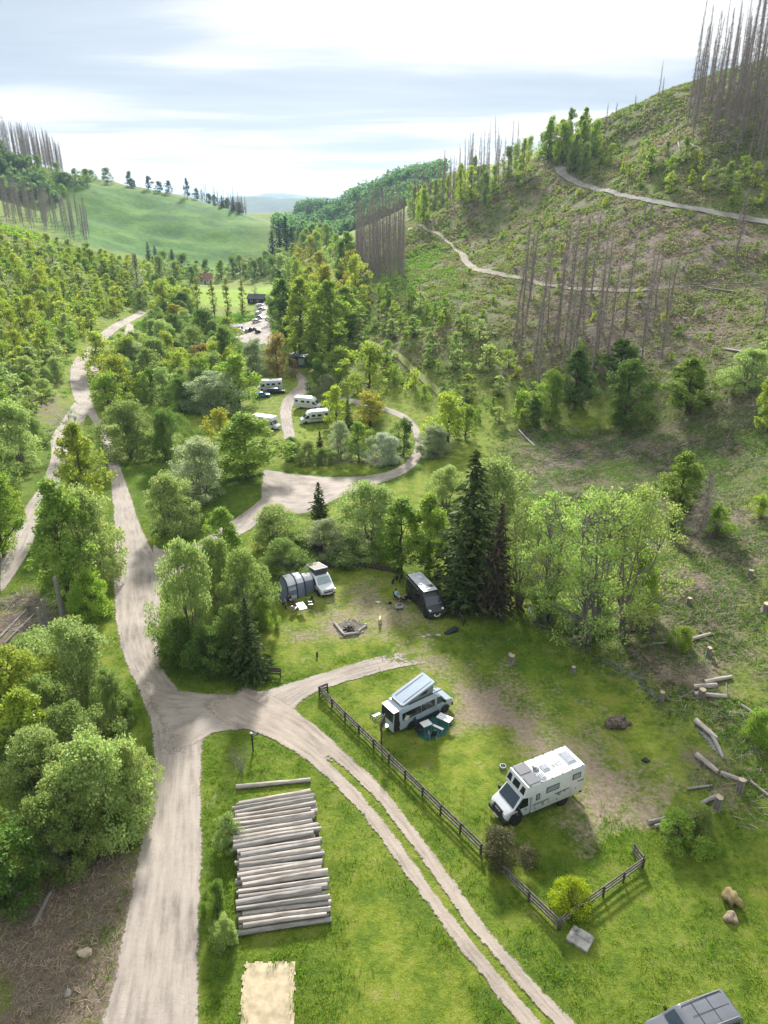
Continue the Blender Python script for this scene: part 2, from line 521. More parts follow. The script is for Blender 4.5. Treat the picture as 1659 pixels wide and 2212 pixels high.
Z_LUSH = [  # rank dark grass and herbs
    ([(445, 1575), (560, 1590), (600, 1680), (520, 1720), (445, 1690)], 3, .85),
    ([(430, 1750), (510, 1740), (540, 2040), (700, 2030), (740, 1990), (700, 2212), (440, 2212), (430, 2000)], 2.5, .95),
    ([(690, 1700), (760, 1790), (740, 2000), (715, 2000)], 3, .5),
    ([(640, 1500), (700, 1500), (1020, 1830), (1200, 2010), (1320, 2100), (1240, 2180), (960, 1850)], 3.5, .8),
    ([(1030, 1800), (1250, 1790), (1380, 1840), (1220, 1990), (1090, 1870)], 6, .95),
    ([(240, 1000), (560, 1000), (560, 1100), (480, 1140), (310, 1165), (260, 1050)], 5, .95),
    ([(350, 1400), (600, 1450), (610, 1490), (480, 1500), (370, 1460)], 2.5, .9),
    ([(1000, 1340), (1180, 1340), (1250, 1480), (1150, 1500), (1020, 1420)], 5, .85),
    ([(1080, 1080), (1300, 1000), (1500, 1000), (1659, 900), (1659, 1060), (1440, 1060), (1250, 1150)], 9, .8),
    ([(1400, 1830), (1659, 1700), (1659, 2212), (1300, 2100)], 8, .7),
    ([(130, 900), (160, 1000), (120, 1120), (240, 1200), (240, 1330), (100, 1330), (0, 1260), (0, 1100)], 4, .8),
    ([(280, 1570), (310, 1640), (260, 1640)], 2, .9), ([(180, 1960), (250, 1960), (240, 2080), (190, 2080)], 2, .9),
]
def cover(zones, x, y, seed):
    m = np.zeros(x.shape)
    wob = (fbm(x / 2.2, y / 2.2, seed) - .5) * 1.0
    for pts, soft, k in zones:
        q = pmask(gpoly(pts), x, y, soft)
        m = np.maximum(m, np.where(q > 0, np.clip(q + wob * (q > 0.02) * .9, 0, 1) * k, 0))
    return m
M_DIRT, M_BROWN, M_LUSH = cover(Z_DIRT, gx, gy, 31), cover(Z_BROWN, gx, gy, 32), cover(Z_LUSH, gx, gy, 33)
slope = np.clip((GZ - 2.0) / 5.0, 0, 1) * np.clip((gy - 40) / 60, 0, 1)
M_CLEAR = pmask(gpoly([(1190, 1345), (1300, 1425), (1400, 1470), (1500, 1565), (1620, 1720), (1659, 1760), (1659, 900), (1400, 930), (1100, 920), (1080, 1050), (1200, 1180), (1290, 1300)]), gx, gy, 5)
right_side = np.clip((gx + 35) / 30, 0, 1) * np.clip((560 - gy) / 60, 0, 1) * slope
M_WILD = np.clip(right_side + np.clip((-gx - 85) / 20, 0, 1) * slope * np.clip((520 - gy) / 60, 0, 1) + M_CLEAR, 0, 1)   # scrubby hillside
M_BROWN = np.clip(np.maximum(np.maximum(M_BROWN, M_CLEAR * (.22 + .5 * fbm(gx / 5, gy / 5, 66))), M_WILD * (0.15 + 0.5 * fbm(gx / 13, gy / 13, 61))), 0, 1)
M_MEADOW = pmask(gpoly([(60, 470), (120, 400), (210, 392), (300, 404), (420, 432), (530, 462), (596, 490), (590, 560), (450, 585), (330, 560), (180, 530)]), gx, gy, 30)
M_FIELD = pmask(gpoly([(405, 652), (408, 618), (600, 614), (600, 650)]), gx, gy, 3)

def sample(Mk, x, y):
    x = np.asarray(x, float); y = np.asarray(y, float)
    i = np.clip(np.searchsorted(GX, x) - 1, 0, len(GX) - 2); j = np.clip(np.searchsorted(GY, y) - 1, 0, len(GY) - 2)
    return Mk[i, j]

def ground_material():
    m = bpy.data.materials.new('meadow_ground')
    t, N, L = nodes(m)
    tcn = N('ShaderNodeTexCoord')
    def at(n):
        return N('ShaderNodeAttribute', attribute_name=n).outputs['Fac']
    def noise(s, d=6.0, r=0.6, dist=0.0):
        n = N('ShaderNodeTexNoise', inp={'Scale': s, 'Detail': d, 'Roughness': r, 'Distortion': dist}); L(tcn.outputs['Object'], n.inputs['Vector']); return n.outputs[0]
    def ramp(f, stops):
        n = N('ShaderNodeValToRGB'); L(f, n.inputs[0]); e = n.color_ramp.elements
        e[0].position, e[0].color = stops[0][0], (*stops[0][1], 1)
        e[1].position, e[1].color = stops[-1][0], (*stops[-1][1], 1)
        for p, c in stops[1:-1]:
            q = e.new(p); q.color = (*c, 1)
        return n.outputs[0]
    def mix(f, a, b):
        n = N('ShaderNodeMix', data_type='RGBA')
        if isinstance(f, float): n.inputs[0].default_value = f
        else: L(f, n.inputs[0])
        L(a, n.inputs[6]); L(b, n.inputs[7]); return n.outputs[2]
    def mm(op, a, b, c=0.0, clamp=False):
        n = N('ShaderNodeMath', operation=op, use_clamp=clamp)
        for i, s in enumerate((a, b, c)):
            if isinstance(s, (int, float)): n.inputs[i].default_value = s
            else: L(s, n.inputs[i])
        return n.outputs[0]
    big, mid, fine, vf = noise(0.09), noise(0.55), noise(2.6, 8.0, .7), noise(9.0, 6.0, .75)
    lawn = ramp(mm('ADD', mm('MULTIPLY', mid, .6), mm('MULTIPLY', fine, .4)), [(.28, (.045, .090, .012)), (.44, (.110, .165, .020)), (.55, (.185, .225, .030)), (.66, (.235, .215, .085))])
    lush = ramp(mm('ADD', mm('MULTIPLY', mid, .4), mm('MULTIPLY', fine, .6)), [(.32, (.014, .045, .008)), (.5, (.045, .095, .012)), (.66, (.105, .160, .020))])
    dirt = ramp(mm('ADD', mm('MULTIPLY', fine, .5), mm('MULTIPLY', vf, .5)), [(.3, (.15, .115, .080)), (.5, (.25, .200, .150)), (.68, (.36, .300, .225))])
    brown = ramp(mm('ADD', mm('MULTIPLY', fine, .45), mm('MULTIPLY', vf, .55)), [(.28, (.030, .024, .018)), (.43, (.115, .090, .066)), (.56, (.215, .175, .135)), (.70, (.40, .33, .25))])
    wild = ramp(mm('ADD', mm('MULTIPLY', noise(1.1, 8.0, .75), .6), mm('MULTIPLY', fine, .4)), [(.34, (.024, .034, .010)), (.46, (.075, .102, .024)), (.56, (.138, .168, .042)), (.68, (.22, .20, .10))])
    meadow = ramp(mm('ADD', mm('MULTIPLY', noise(.035, 7.0, .62, .6), .6), mm('MULTIPLY', noise(.3, 6.0, .7), .4)), [(.36, (.018, .065, .004)), (.5, (.046, .135, .007)), (.62, (.105, .20, .018))])
    field = ramp(noise(.2), [(.35, (.16, .26, .020)), (.65, (.22, .32, .030))])
    c = mix(at('wild'), lawn, wild)
    c = mix(mm('MULTIPLY', at('lush'), mm('MULTIPLY_ADD', mid, 1.4, .15), 0, True), c, lush)
    fuzz = mm('MULTIPLY_ADD', fine, 2.2, -1.1)
    def edged(nm, k=2.6):
        return mm('MULTIPLY_ADD', mm('ADD', mm('MULTIPLY_ADD', at(nm), 1.7, -.85), fuzz), k, .5, True)
    c = mix(edged('brown'), c, brown)
    c = mix(edged('dirt', 2.0), c, dirt)
    c = mix(at('meadow'), c, meadow)
    c = mix(at('field'), c, field)
    b = N('ShaderNodeBsdfPrincipled', inp={'Roughness': 0.95, 'Specular IOR Level': 0.1}); L(c, b.inputs['Base Color'])
    bn = N('ShaderNodeBump', inp={'Strength': .8, 'Distance': .25}); L(mm('ADD', fine, mm('MULTIPLY', vf, .5)), bn.inputs['Height']); L(bn.outputs[0], b.inputs['Normal'])
    o = N('ShaderNodeOutputMaterial'); L(b.outputs[0], o.inputs[0])
    return m
def sheet(xs, ys, Z):
    ni, nj = Z.shape
    X, Y = np.meshgrid(xs, ys, indexing='ij')
    V = np.c_[X.ravel(), Y.ravel(), Z.ravel()]
    i, j = np.meshgrid(np.arange(ni - 1), np.arange(nj - 1), indexing='ij')
    a = (i * nj + j).ravel()
    return V, np.c_[a, a + nj, a + nj + 1, a + 1]
V, Fq = sheet(GX, GY, GZ)
me = np_mesh('ground', V, Fq, ground_material(), smooth=True)
for nme, Mk in (('dirt', M_DIRT), ('brown', M_BROWN), ('lush', M_LUSH), ('wild', M_WILD), ('meadow', M_MEADOW), ('field', M_FIELD)):
    at_ = me.attributes.new(nme, 'FLOAT', 'POINT'); at_.data.foreach_set('value', Mk.ravel().astype(np.float32))
tag(link('ground', me), kind='structure')

# far land beyond the valley, down to the horizon
def far_material():
    return mat('far_forest_floor', (.035, .075, .03), rough=1, var=.3, scale=.01)
mb = MB()
mb.add([(-9000, 1490, -40), (9000, 1490, -40), (9000, 14000, -60), (-9000, 14000, -60)], [(0, 1, 2, 3)])
tag(mb.build('far_ground', far_material()), kind='structure')
def ridge(name, y0, xs, zs, depth_, seed):
    n = 120
    X = np.linspace(xs[0], xs[-1], n); Zc = np.interp(X, xs, zs)
    prof = np.array([0, .25, .55, .8, 1, .7, 0])
    yy = np.array([-1, -.7, -.4, -.18, 0, .4, 1]) * depth_ + y0
    Zz = np.array([(Zc + 70) * p - 70 for p in prof]).T
    Zz += (fbm(X[:, None] / 260 + np.zeros(7), np.arange(7)[None] * 1.7 + np.zeros((n, 1)), seed) - .5) * (y0 * .018) * prof[None]
    V, Fq = sheet(X, yy, Zz)
    tag(link(name, np_mesh(name, V, Fq, far_material(), smooth=True)), kind='structure')
ridge('distant_hills', 4200, [-3200, -2000, -900, -620, -480, -260, 100, 900, 2500], [60, 90, 40, 78, 84, 40, 30, 60, 80], 700, 3)
ridge('distant_hills', 2500, [-1800, -1000, -420, -300, -150, 60, 400, 1400], [60, 70, 12, 30, 20, -10, 20, 60], 380, 8)
ridge('distant_hills', 7500, [-7000, -3000, -1500, -900, -300, 700, 3000, 7000], [120, 160, 110, 150, 90, 120, 150, 120], 900, 5)

# ------------------------------------------------------------------ roads
def road_material(name, tint, median=0.0, ragged=1.0):
    m = bpy.data.materials.new(name)
    t, N, L = nodes(m)
    tcn = N('ShaderNodeTexCoord')
    def at(n): return N('ShaderNodeAttribute', attribute_name=n).outputs['Fac']
    def noise(s, d=6.0, r=.6, src=None):
        n = N('ShaderNodeTexNoise', inp={'Scale': s, 'Detail': d, 'Roughness': r}); L(src or tcn.outputs['Object'], n.inputs['Vector']); return n.outputs[0]
    def mm(op, a, b, c=0.0, clamp=False):
        n = N('ShaderNodeMath', operation=op, use_clamp=clamp)
        for i, s in enumerate((a, b, c)):
            if isinstance(s, (int, float)): n.inputs[i].default_value = s
            else: L(s, n.inputs[i])
        return n.outputs[0]
    # streaks along the wheel tracks: noise in (across, along) road coordinates
    cv = N('ShaderNodeCombineXYZ'); L(mm('MULTIPLY', at('across'), 5.0), cv.inputs[0]); L(mm('MULTIPLY', at('along'), .12), cv.inputs[1])
    streak = noise(2.2, 5.0, .6, cv.outputs[0])
    fine, vf, mid = noise(3.0, 8.0, .7), noise(14.0, 4.0, .8), noise(.35)
    f = mm('ADD', mm('ADD', mm('MULTIPLY', streak, .62), mm('MULTIPLY', fine, .14)), mm('ADD', mm('MULTIPLY', vf, .10), mm('MULTIPLY', mid, .14)))
    f = mm('ADD', f, mm('MULTIPLY_ADD', noise(.16, 5.0, .65), .55, -.275))     # damp and trodden patches
    rp = N('ShaderNodeValToRGB'); L(f, rp.inputs[0])
    e = rp.color_ramp.elements
    e[0].position, e[0].color = .34, (*[x * .62 for x in tint], 1)
    e[1].position, e[1].color = .64, (*[min(1, x * 1.22) for x in tint], 1)
    q = e.new(.5); q.color = (*tint, 1)
    b = N('ShaderNodeBsdfPrincipled', inp={'Roughness': .9, 'Specular IOR Level': .2}); L(rp.outputs[0], b.inputs['Base Color'])
    bn = N('ShaderNodeBump', inp={'Strength': .5, 'Distance': .08}); L(mm('ADD', fine, vf), bn.inputs['Height']); L(bn.outputs[0], b.inputs['Normal'])
    # ragged edge where the turf grows in; grass strip between the ruts
    ed = mm('MULTIPLY_ADD', at('edge'), 3.2, -.35)
    ed = mm('ADD', ed, mm('MULTIPLY_ADD', noise(.45, 3.0), 1.8 * ragged, -.9 * ragged))
    cov = mm('ADD', ed, mm('MULTIPLY_ADD', fine, 2.4 * ragged, -1.2 * ragged))
    if median > 0:
        ctr = mm('ABSOLUTE', mm('SUBTRACT', at('across'), .5), 0)
        strip = mm('MULTIPLY', mm('MULTIPLY_ADD', ctr, -4.2, 1.28, True), at('strip'))
        cov = mm('SUBTRACT', cov, mm('MULTIPLY', strip, median))
    al = mm('MULTIPLY_ADD', cov, 2.5, .0, True)
    tr = N('ShaderNodeBsdfTransparent'); mx = N('ShaderNodeMixShader'); L(al, mx.inputs[0]); L(tr.outputs[0], mx.inputs[1]); L(b.outputs[0], mx.inputs[2])
    o = N('ShaderNodeOutputMaterial'); L(mx.outputs[0], o.inputs[0])
    return m
def resample(P, n):
    P = np.array(P, float); s = np.r_[0, np.cumsum(np.hypot(*np.diff(P, axis=0).T))]
    q = np.linspace(0, s[-1], n)
    # smooth corner-cutting once before resampling
    for _ in range(2):
        P2 = np.empty((2 * len(P), 2)); P2[0::2] = P * .75 + np.roll(P, -1, 0) * .25; P2[1::2] = P * .25 + np.roll(P, -1, 0) * .75
        P2 = np.r_[P[:1], P2[:-2], P[-1:]]; P = P2
    s = np.r_[0, np.cumsum(np.hypot(*np.diff(P, axis=0).T))]; q = np.linspace(0, s[-1], n)
    return np.c_[np.interp(q, s, P[:, 0]), np.interp(q, s, P[:, 1])]
ROADS = []
def road(name, left, right, m, lift=.035, strip_from=None, step=.7, ends=(1.5, 1.5), world=False):
    a = np.array([G(*p)[:2] for p in left]) if not world else np.array(left)
    b = np.array([G(*p)[:2] for p in right]) if not world else np.array(right)
    ln = max(np.hypot(*np.diff(a, axis=0).T).sum(), np.hypot(*np.diff(b, axis=0).T).sum())
    n = max(8, int(ln / step)); k = 11
    A, B = resample(a, n), resample(b, n)
    s = np.linspace(0, 1, k)
    XY = A[:, None] * (1 - s[None, :, None]) + B[:, None] * s[None, :, None]
    Z = Hg(XY[..., 0], XY[..., 1]) + lift
    V = np.c_[XY.reshape(-1, 2), Z.ravel()]
    i, j = np.meshgrid(np.arange(n - 1), np.arange(k - 1), indexing='ij'); q = (i * k + j).ravel()
    me = np_mesh(name, V, np.c_[q, q + 1, q + k + 1, q + k], m, smooth=True)
    wid = np.hypot(*(A - B).T)[:, None]
    al = np.linspace(0, ln, n)[:, None] + 0 * s
    ed = np.minimum(s, 1 - s)[None] * wid / 1.1
    if ends[0]: ed = np.minimum(ed, al / ends[0])
    if ends[1]: ed = np.minimum(ed, (ln - al) / ends[1])
    st = np.zeros((n, k)) if strip_from is None else np.clip((al / ln - strip_from) / .15, 0, 1)
    for nm, d in (('across', s[None] + 0 * al), ('along', al), ('edge', np.clip(ed, 0, 1)), ('strip', st)):
        x = me.attributes.new(nm, 'FLOAT', 'POINT'); x.data.foreach_set('value', np.ascontiguousarray(d).ravel().astype(np.float32))
    tag(link(name, me), kind='structure')
    ROADS.append(np.r_[A, B[::-1]])
GRAVEL = (.30, .262, .228)
rm = road_material('pale_gravel', GRAVEL)
rt = road_material('track_gravel', (.295, .252, .212), median=3.2)
rh = road_material('hill_track_gravel', (.22, .205, .185), ragged=1.0)
rb = road_material('worn_earth', (.21, .18, .135), median=2.0, ragged=1.6)
road('gravel_road',
     [(170, 2400), (215, 2212), (240, 2130), (262, 2020), (285, 1900), (308, 1790), (328, 1680), (330, 1610), (318, 1545), (297, 1490), (262, 1420), (245, 1330), (243, 1240), (246, 1150), (242, 1080), (233, 1005), (215, 940), (190, 895), (160, 868), (150, 830), (150, 795), (163, 772), (185, 752), (215, 720), (240, 700), (300, 672)],
     [(445, 2400), (436, 2212), (432, 2100), (434, 2000), (440, 1900), (441, 1800), (437, 1700), (440, 1610), (445, 1560), (400, 1500), (362, 1462), (346, 1410), (345, 1340), (352, 1270), (345, 1215), (310, 1150), (280, 1060), (258, 1000), (238, 945), (216, 905), (200, 872), (194, 835), (187, 800), (192, 772), (215, 750), (250, 718), (275, 700), (320, 676)], rm)
road('campsite_entrance_track', [(290, 1440), (340, 1488), (400, 1492), (470, 1502), (560, 1496), (640, 1470), (740, 1440), (850, 1408), (930, 1402)], [(352, 1660), (410, 1628), (455, 1588), (480, 1582), (540, 1578), (620, 1560), (665, 1500), (760, 1470), (860, 1444), (930, 1432), (1000, 1440)], rm, lift=.05, ends=(8, 30))
road('grass_track', [(420, 1515), (480, 1568), (540, 1580), (610, 1608), (690, 1668), (760, 1738), (830, 1828), (900, 1928), (980, 2040), (1060, 2140), (1115, 2212), (1180, 2300)],
     [(520, 1478), (590, 1500), (640, 1530), (700, 1580), (765, 1638), (835, 1705), (905, 1795), (985, 1905), (1055, 2005), (1135, 2095), (1205, 2170), (1250, 2212), (1330, 2300)], rt, lift=.065, strip_from=.22, ends=(7, 1.5))
road('junction_gravel', [(330, 1170), (345, 1190), (400, 1185), (470, 1145), (530, 1105), (575, 1070)], [(330, 1300), (352, 1258), (420, 1225), (490, 1180), (560, 1130), (620, 1100)], rm, lift=.06)
road('loop_road', [(560, 1095), (640, 1118), (700, 1092), (780, 1056), (850, 1036), (895, 1012), (918, 980), (914, 940), (897, 908), (860, 886), (800, 868), (745, 858), (690, 848)],
     [(568, 1012), (620, 1022), (690, 1030), (780, 1030), (838, 1020), (876, 1000), (896, 972), (895, 942), (878, 914), (850, 896), (800, 880), (745, 868), (690, 856)], rm)
road('camp_lane', [(612, 950), (604, 905), (603, 875), (622, 848), (645, 832), (640, 812), (618, 792)], [(640, 950), (633, 905), (630, 880), (648, 858), (672, 846), (668, 820), (640, 795)], rm, lift=.06)
road('far_parking_lot', [(480, 735), (500, 712), (520, 700), (556, 690), (560, 662), (562, 640)], [(600, 748), (590, 728), (585, 712), (582, 690), (578, 662), (574, 640)], rm, lift=.12)
road('side_track', [(0, 1178), (40, 1115), (85, 1055), (108, 1000), (112, 970), (105, 950), (140, 900), (160, 868)], [(0, 1290), (55, 1210), (100, 1122), (132, 1040), (145, 985), (150, 955), (180, 915), (196, 885)], rm, lift=.05)
road('side_parking', [(190, 790), (230, 770), (262, 745), (270, 715), (275, 695)], [(205, 815), (250, 800), (285, 765), (290, 735), (290, 705)], rm, lift=.08)
road('hillside_road', [(1195, 362), (1203, 378), (1225, 390), (1270, 410), (1340, 428), (1420, 446), (1520, 464), (1600, 476), (1700, 490)],
     [(1225, 362), (1222, 374), (1240, 384), (1280, 402), (1345, 420), (1425, 436), (1520, 453), (1600, 463), (1700, 474)], rh, lift=.3, step=2)
road('hillside_track', [(880, 498), (915, 500), (945, 506), (985, 540), (1005, 582), (1060, 597), (1150, 612), (1280, 634), (1400, 632), (1540, 620), (1700, 607)],
     [(880, 493), (915, 494), (955, 502), (1005, 545), (1022, 576), (1070, 590), (1155, 605), (1280, 626), (1400, 625), (1540, 614), (1700, 601)], rb, lift=.3, step=2, strip_from=-.2)
road('slope_path', [(790, 738), (830, 762), (880, 800), (930, 842), (950, 862)], [(800, 732), (842, 754), (895, 792), (944, 832), (970, 858)], road_material('grassy_path', (.17, .19, .05), ragged=1.4), lift=.2)

SAND_POLY = np.array([G(*p)[:2] for p in [(537, 2092), (630, 2086), (624, 2240), (528, 2240)]])   # no turf grows on the sand or under the logs
ROADS.append(SAND_POLY)
ROADS.append(np.array([G(*p)[:2] for p in [(515, 1735), (665, 1715), (700, 1975), (525, 2000)]]))

# a verge of rank grass along every road near the camera
near = (gy < 140) & (np.abs(gx) < 70)
vx, vy = gx[near], gy[near]; verge = np.zeros(vx.shape)
for r in ROADS[:-2]:
    q = pmask(r, vx, vy, 2.4); verge = np.maximum(verge, np.where((q > .02) & (q < .75), 1 - np.abs(q - .38) / .4, 0))
verge = np.clip(verge, 0, 1) * np.clip(fbm(vx / 2.5, vy / 2.5, 91) * 2.4 - .5, 0, 1) * np.clip((M_DIRT[near] < .3) * 1.0, 0, 1)
M_LUSH[near] = np.maximum(M_LUSH[near], verge * .9)
ground_at = col.objects['ground'].data.attributes['lush']; ground_at.data.foreach_set('value', M_LUSH.ravel().astype(np.float32))

# ------------------------------------------------------------------ plants
LEAF = leaf_mat('leaves', transl=.5)
NEEDLE = leaf_mat('needles', transl=.12, hue=.015, val=.7, gloss=.008)
BARK = mat('bark', (.12, .095, .07), rough=.95, var=.3, scale=5, stretch=(1, 1, .25), bump=.4)
BARK_GREY = mat('grey_bark', (.21, .19, .165), rough=.95, var=.3, scale=5, stretch=(1, 1, .2), bump=.4)
DEADWOOD = mat('dead_spruce_wood', (.30, .25, .22), rough=.95, var=.2, scale=2)

def diamonds(C, L, rng, flat=0.0, dirs=None, wid=.55):
    """a leaf (diamond) at each centre; flat > 0 turns them towards lying level"""
    n = len(C)
    d = rng.normal(size=(n, 3)) if dirs is None else dirs + rng.normal(size=(n, 3)) * .35
    d[:, 2] *= (1 - flat)
    d /= np.linalg.norm(d, axis=1)[:, None]
    nrm = rng.normal(size=(n, 3)); nrm[:, 2] += flat * 3.0
    w = np.cross(d, nrm); w /= np.linalg.norm(w, axis=1)[:, None] + 1e-9
    L = (L * rng.uniform(.6, 1.3, n))[:, None]
    V = np.stack([C - d * L * .5, C + w * L * wid * .5, C + d * L * .5, C - w * L * wid * .5], 1).reshape(-1, 3)
    return V, np.arange(4 * n).reshape(n, 4)

def tubes(segs, n=4):
    """many tapered sticks at once: rows of x0 y0 z0 x1 y1 z1 r0 r1"""
    S = np.asarray(segs, float); m = len(S)
    a, b = S[:, :3], S[:, 3:6]; d = b - a; d /= np.linalg.norm(d, axis=1)[:, None] + 1e-9
    ref = np.where(np.abs(d[:, 2:3]) > .9, np.array([[1., 0, 0]]), np.array([[0, 0, 1.]]))
    u = np.cross(d, ref); u /= np.linalg.norm(u, axis=1)[:, None]; w = np.cross(d, u)
    V = np.empty((m, 2, n, 3))
    for i in range(n):
        an = 2 * math.pi * i / n
        o = u * math.cos(an) + w * math.sin(an)
        V[:, 0, i] = a + o * S[:, 6:7]; V[:, 1, i] = b + o * S[:, 7:8]
    base = np.arange(m)[:, None] * 2 * n
    F_ = np.concatenate([np.stack([base[:, 0] + i, base[:, 0] + (i + 1) % n, base[:, 0] + n + (i + 1) % n, base[:, 0] + n + i], 1) for i in range(n)])
    return V.reshape(-1, 3), F_

def limb(p, q, r0, r1, rng, k=4, bend=.12):
    """a bent, tapering limb from p to q as stick rows"""
    p, q = np.array(p, float), np.array(q, float); L = np.linalg.norm(q - p)
    pts = [p + (q - p) * i / k + (rng.normal(size=3) * bend * L / k if 0 < i < k else 0) for i in range(k + 1)]
    rr = np.linspace(r0, r1, k + 1)
    return [[*pts[i], *pts[i + 1], rr[i], rr[i + 1]] for i in range(k)]

def proto_broadleaf(name, seed, h, w, n_clump, per, leaf, lo=.18, flat=.2, clump=.17, stems=1, shape='round', bark=None, skew=.12, top=.5):
    """crown of leaf clumps around limbs; returns (trunk mesh, crown mesh, h, w)"""
    rng = np.random.default_rng(seed)
    lob = [(rng.uniform(0, 6.28), rng.uniform(-1, 1), rng.uniform(.12, .3)) for _ in range(5)]
    C = []; tries = 0
    while len(C) < n_clump and tries < n_clump * 40:
        tries += 1
        z = rng.uniform(lo, 1.0); a = rng.uniform(0, 2 * math.pi)
        q = (z - lo) / (1 - lo)
        if shape == 'round': prof = math.sqrt(max(0, 1 - ((q - .42) / .6) ** 2))
        elif shape == 'dome': prof = math.sqrt(max(0, 1 - (max(q - .18, 0) / .84) ** 2)) * (.78 + .22 * min(1, q / .18))
        elif shape == 'ovoid': prof = (math.sin(math.pi * min(1, q * .9 + .1) ** .75)) ** .75
        elif shape == 'tall': prof = (1 - abs(q - .4) ** 2 * 2.3) * (1 if q < .8 else 1 - (q - .8) * 2.5)
        else: prof = max(.08, (1 - q) ** .8)
        prof = max(prof, .05) * (1 + sum(k * math.cos(a - b) * (1 if q * 2 - 1 > c - .7 and q * 2 - 1 < c + .7 else 0) for b, c, k in lob))
        rr = prof * rng.uniform(0, 1) ** (.42)
        p = np.array([rr * w / 2 * math.cos(a), rr * w / 2 * math.sin(a), z * h])
        p[:2] += np.array([skew * w * .3 * q, 0])
        C.append(p)
    C = np.array(C)
    rad = clump * w * rng.uniform(.6, 1.25, len(C))
    pts = []
    for c, r in zip(C, rad):
        k = max(4, int(per * (r / (clump * w)) ** 2 * rng.uniform(.55, 1.25)))
        d = rng.normal(size=(k, 3)); d /= np.linalg.norm(d, axis=1)[:, None]
        rr = r * rng.uniform(0, 1, (k, 1)) ** .45
        e = d * rr * np.array([1, 1, .62])
        pts.append(c + e)
    P = np.concatenate(pts); P[:, 2] = np.maximum(P[:, 2], .05)
    V, Fq = diamonds(P, np.full(len(P), leaf), rng, flat)
    crown = np_mesh(name + '_crown', V, Fq, LEAF)
    segs = []; r0 = .020 * h + .012 * w
    for s in range(stems):
        if stems == 1:
            topp = np.array([skew * w * .2, 0, h * (top + .3)]); base = np.zeros(3)
        else:
            a = 2 * math.pi * s / stems + rng.uniform(-.4, .4); base = np.array([math.cos(a), math.sin(a), 0]) * w * .05
            topp = np.array([math.cos(a) * w * .26 * rng.uniform(.4, 1.2), math.sin(a) * w * .26 * rng.uniform(.4, 1.2), h * rng.uniform(.7, .9)])
        tr = limb(base, topp, r0 / max(1, stems) ** .5, r0 * .22 / max(1, stems) ** .5, rng, 6, .10)
        segs += tr
        mine = C if stems == 1 else C[rng.choice(len(C), len(C) // stems, replace=False)]
        for c in mine[:: max(1, len(mine) // (34 if stems == 1 else 14))]:
            zz = np.clip(c[2] - np.hypot(c[0], c[1]) * rng.uniform(.5, 1.0), .12 * h, topp[2] * .97)
            i = min(5, int(zz / topp[2] * 6)); a_ = np.array(tr[i][:3]); b_ = np.array(tr[i][3:6])
            f = np.clip((zz - a_[2]) / (b_[2] - a_[2] + 1e-6), 0, 1)
            segs += limb(a_ + (b_ - a_) * f, c, r0 * .26 / max(1, stems) ** .3, r0 * .05, rng, 3, .16)
    V, Fq = tubes(segs, 5)
    trunk = np_mesh(name + '_trunk', V, Fq, bark or BARK, smooth=True)
    return trunk, crown, h, w

def proto_spruce(name, seed, h, w, levels, per_level, quads, leaf, ragged=.25, lo=.06):
    rng = np.random.default_rng(seed); P = []; D = []
    segs = limb((0, 0, 0), (0, 0, h * .98), .014 * h + .03, .012, rng, 6, .01)
    for i in range(levels):
        q = i / (levels - 1); z = h * (lo + (1 - lo) * q * .985)
        r = w / 2 * (1 - q) ** .88 * (1.0 if q > .06 else .8) + .05
        nb = max(4, int(per_level * (.45 + .55 * (1 - q))))
        for b in range(nb):
            a = 2 * math.pi * b / nb + rng.uniform(-.35, .35) + i * 1.7; L = r * rng.uniform(1 - ragged * 1.6, 1 + ragged * .5)
            drop = L * rng.uniform(.18, .42); d = np.array([math.cos(a), math.sin(a), 0])
            end = d * L + np.array([0, 0, z - drop])
            if rng.random() < .4: segs.append([0, 0, z, *end, .02, .006])
            k = max(2, int(quads * L / (w / 2) + 1)); s = rng.uniform(.12, 1, k)
            base = np.array([0, 0, z]) + (end - np.array([0, 0, z])) * s[:, None]
            base[:, 2] += (s * (1 - s)) * L * .2 + rng.normal(size=k) * .05
            side = np.array([-d[1], d[0], 0]); base += side * (rng.uniform(-1, 1, k) * L * .24 * (1.1 - s))[:, None]
            P.append(base); D.append(np.tile(d * .8 + np.array([0, 0, -.5]), (k, 1)) + side * rng.normal(size=(k, 1)) * .7)
    P = np.concatenate(P); D = np.concatenate(D)
    V, Fq = diamonds(P, np.full(len(P), leaf), rng, 0, D, .42)
    crown = np_mesh(name + '_crown', V, Fq, NEEDLE)
    V, Fq = tubes(segs, 5)
    return np_mesh(name + '_trunk', V, Fq, BARK, smooth=True), crown, h, w

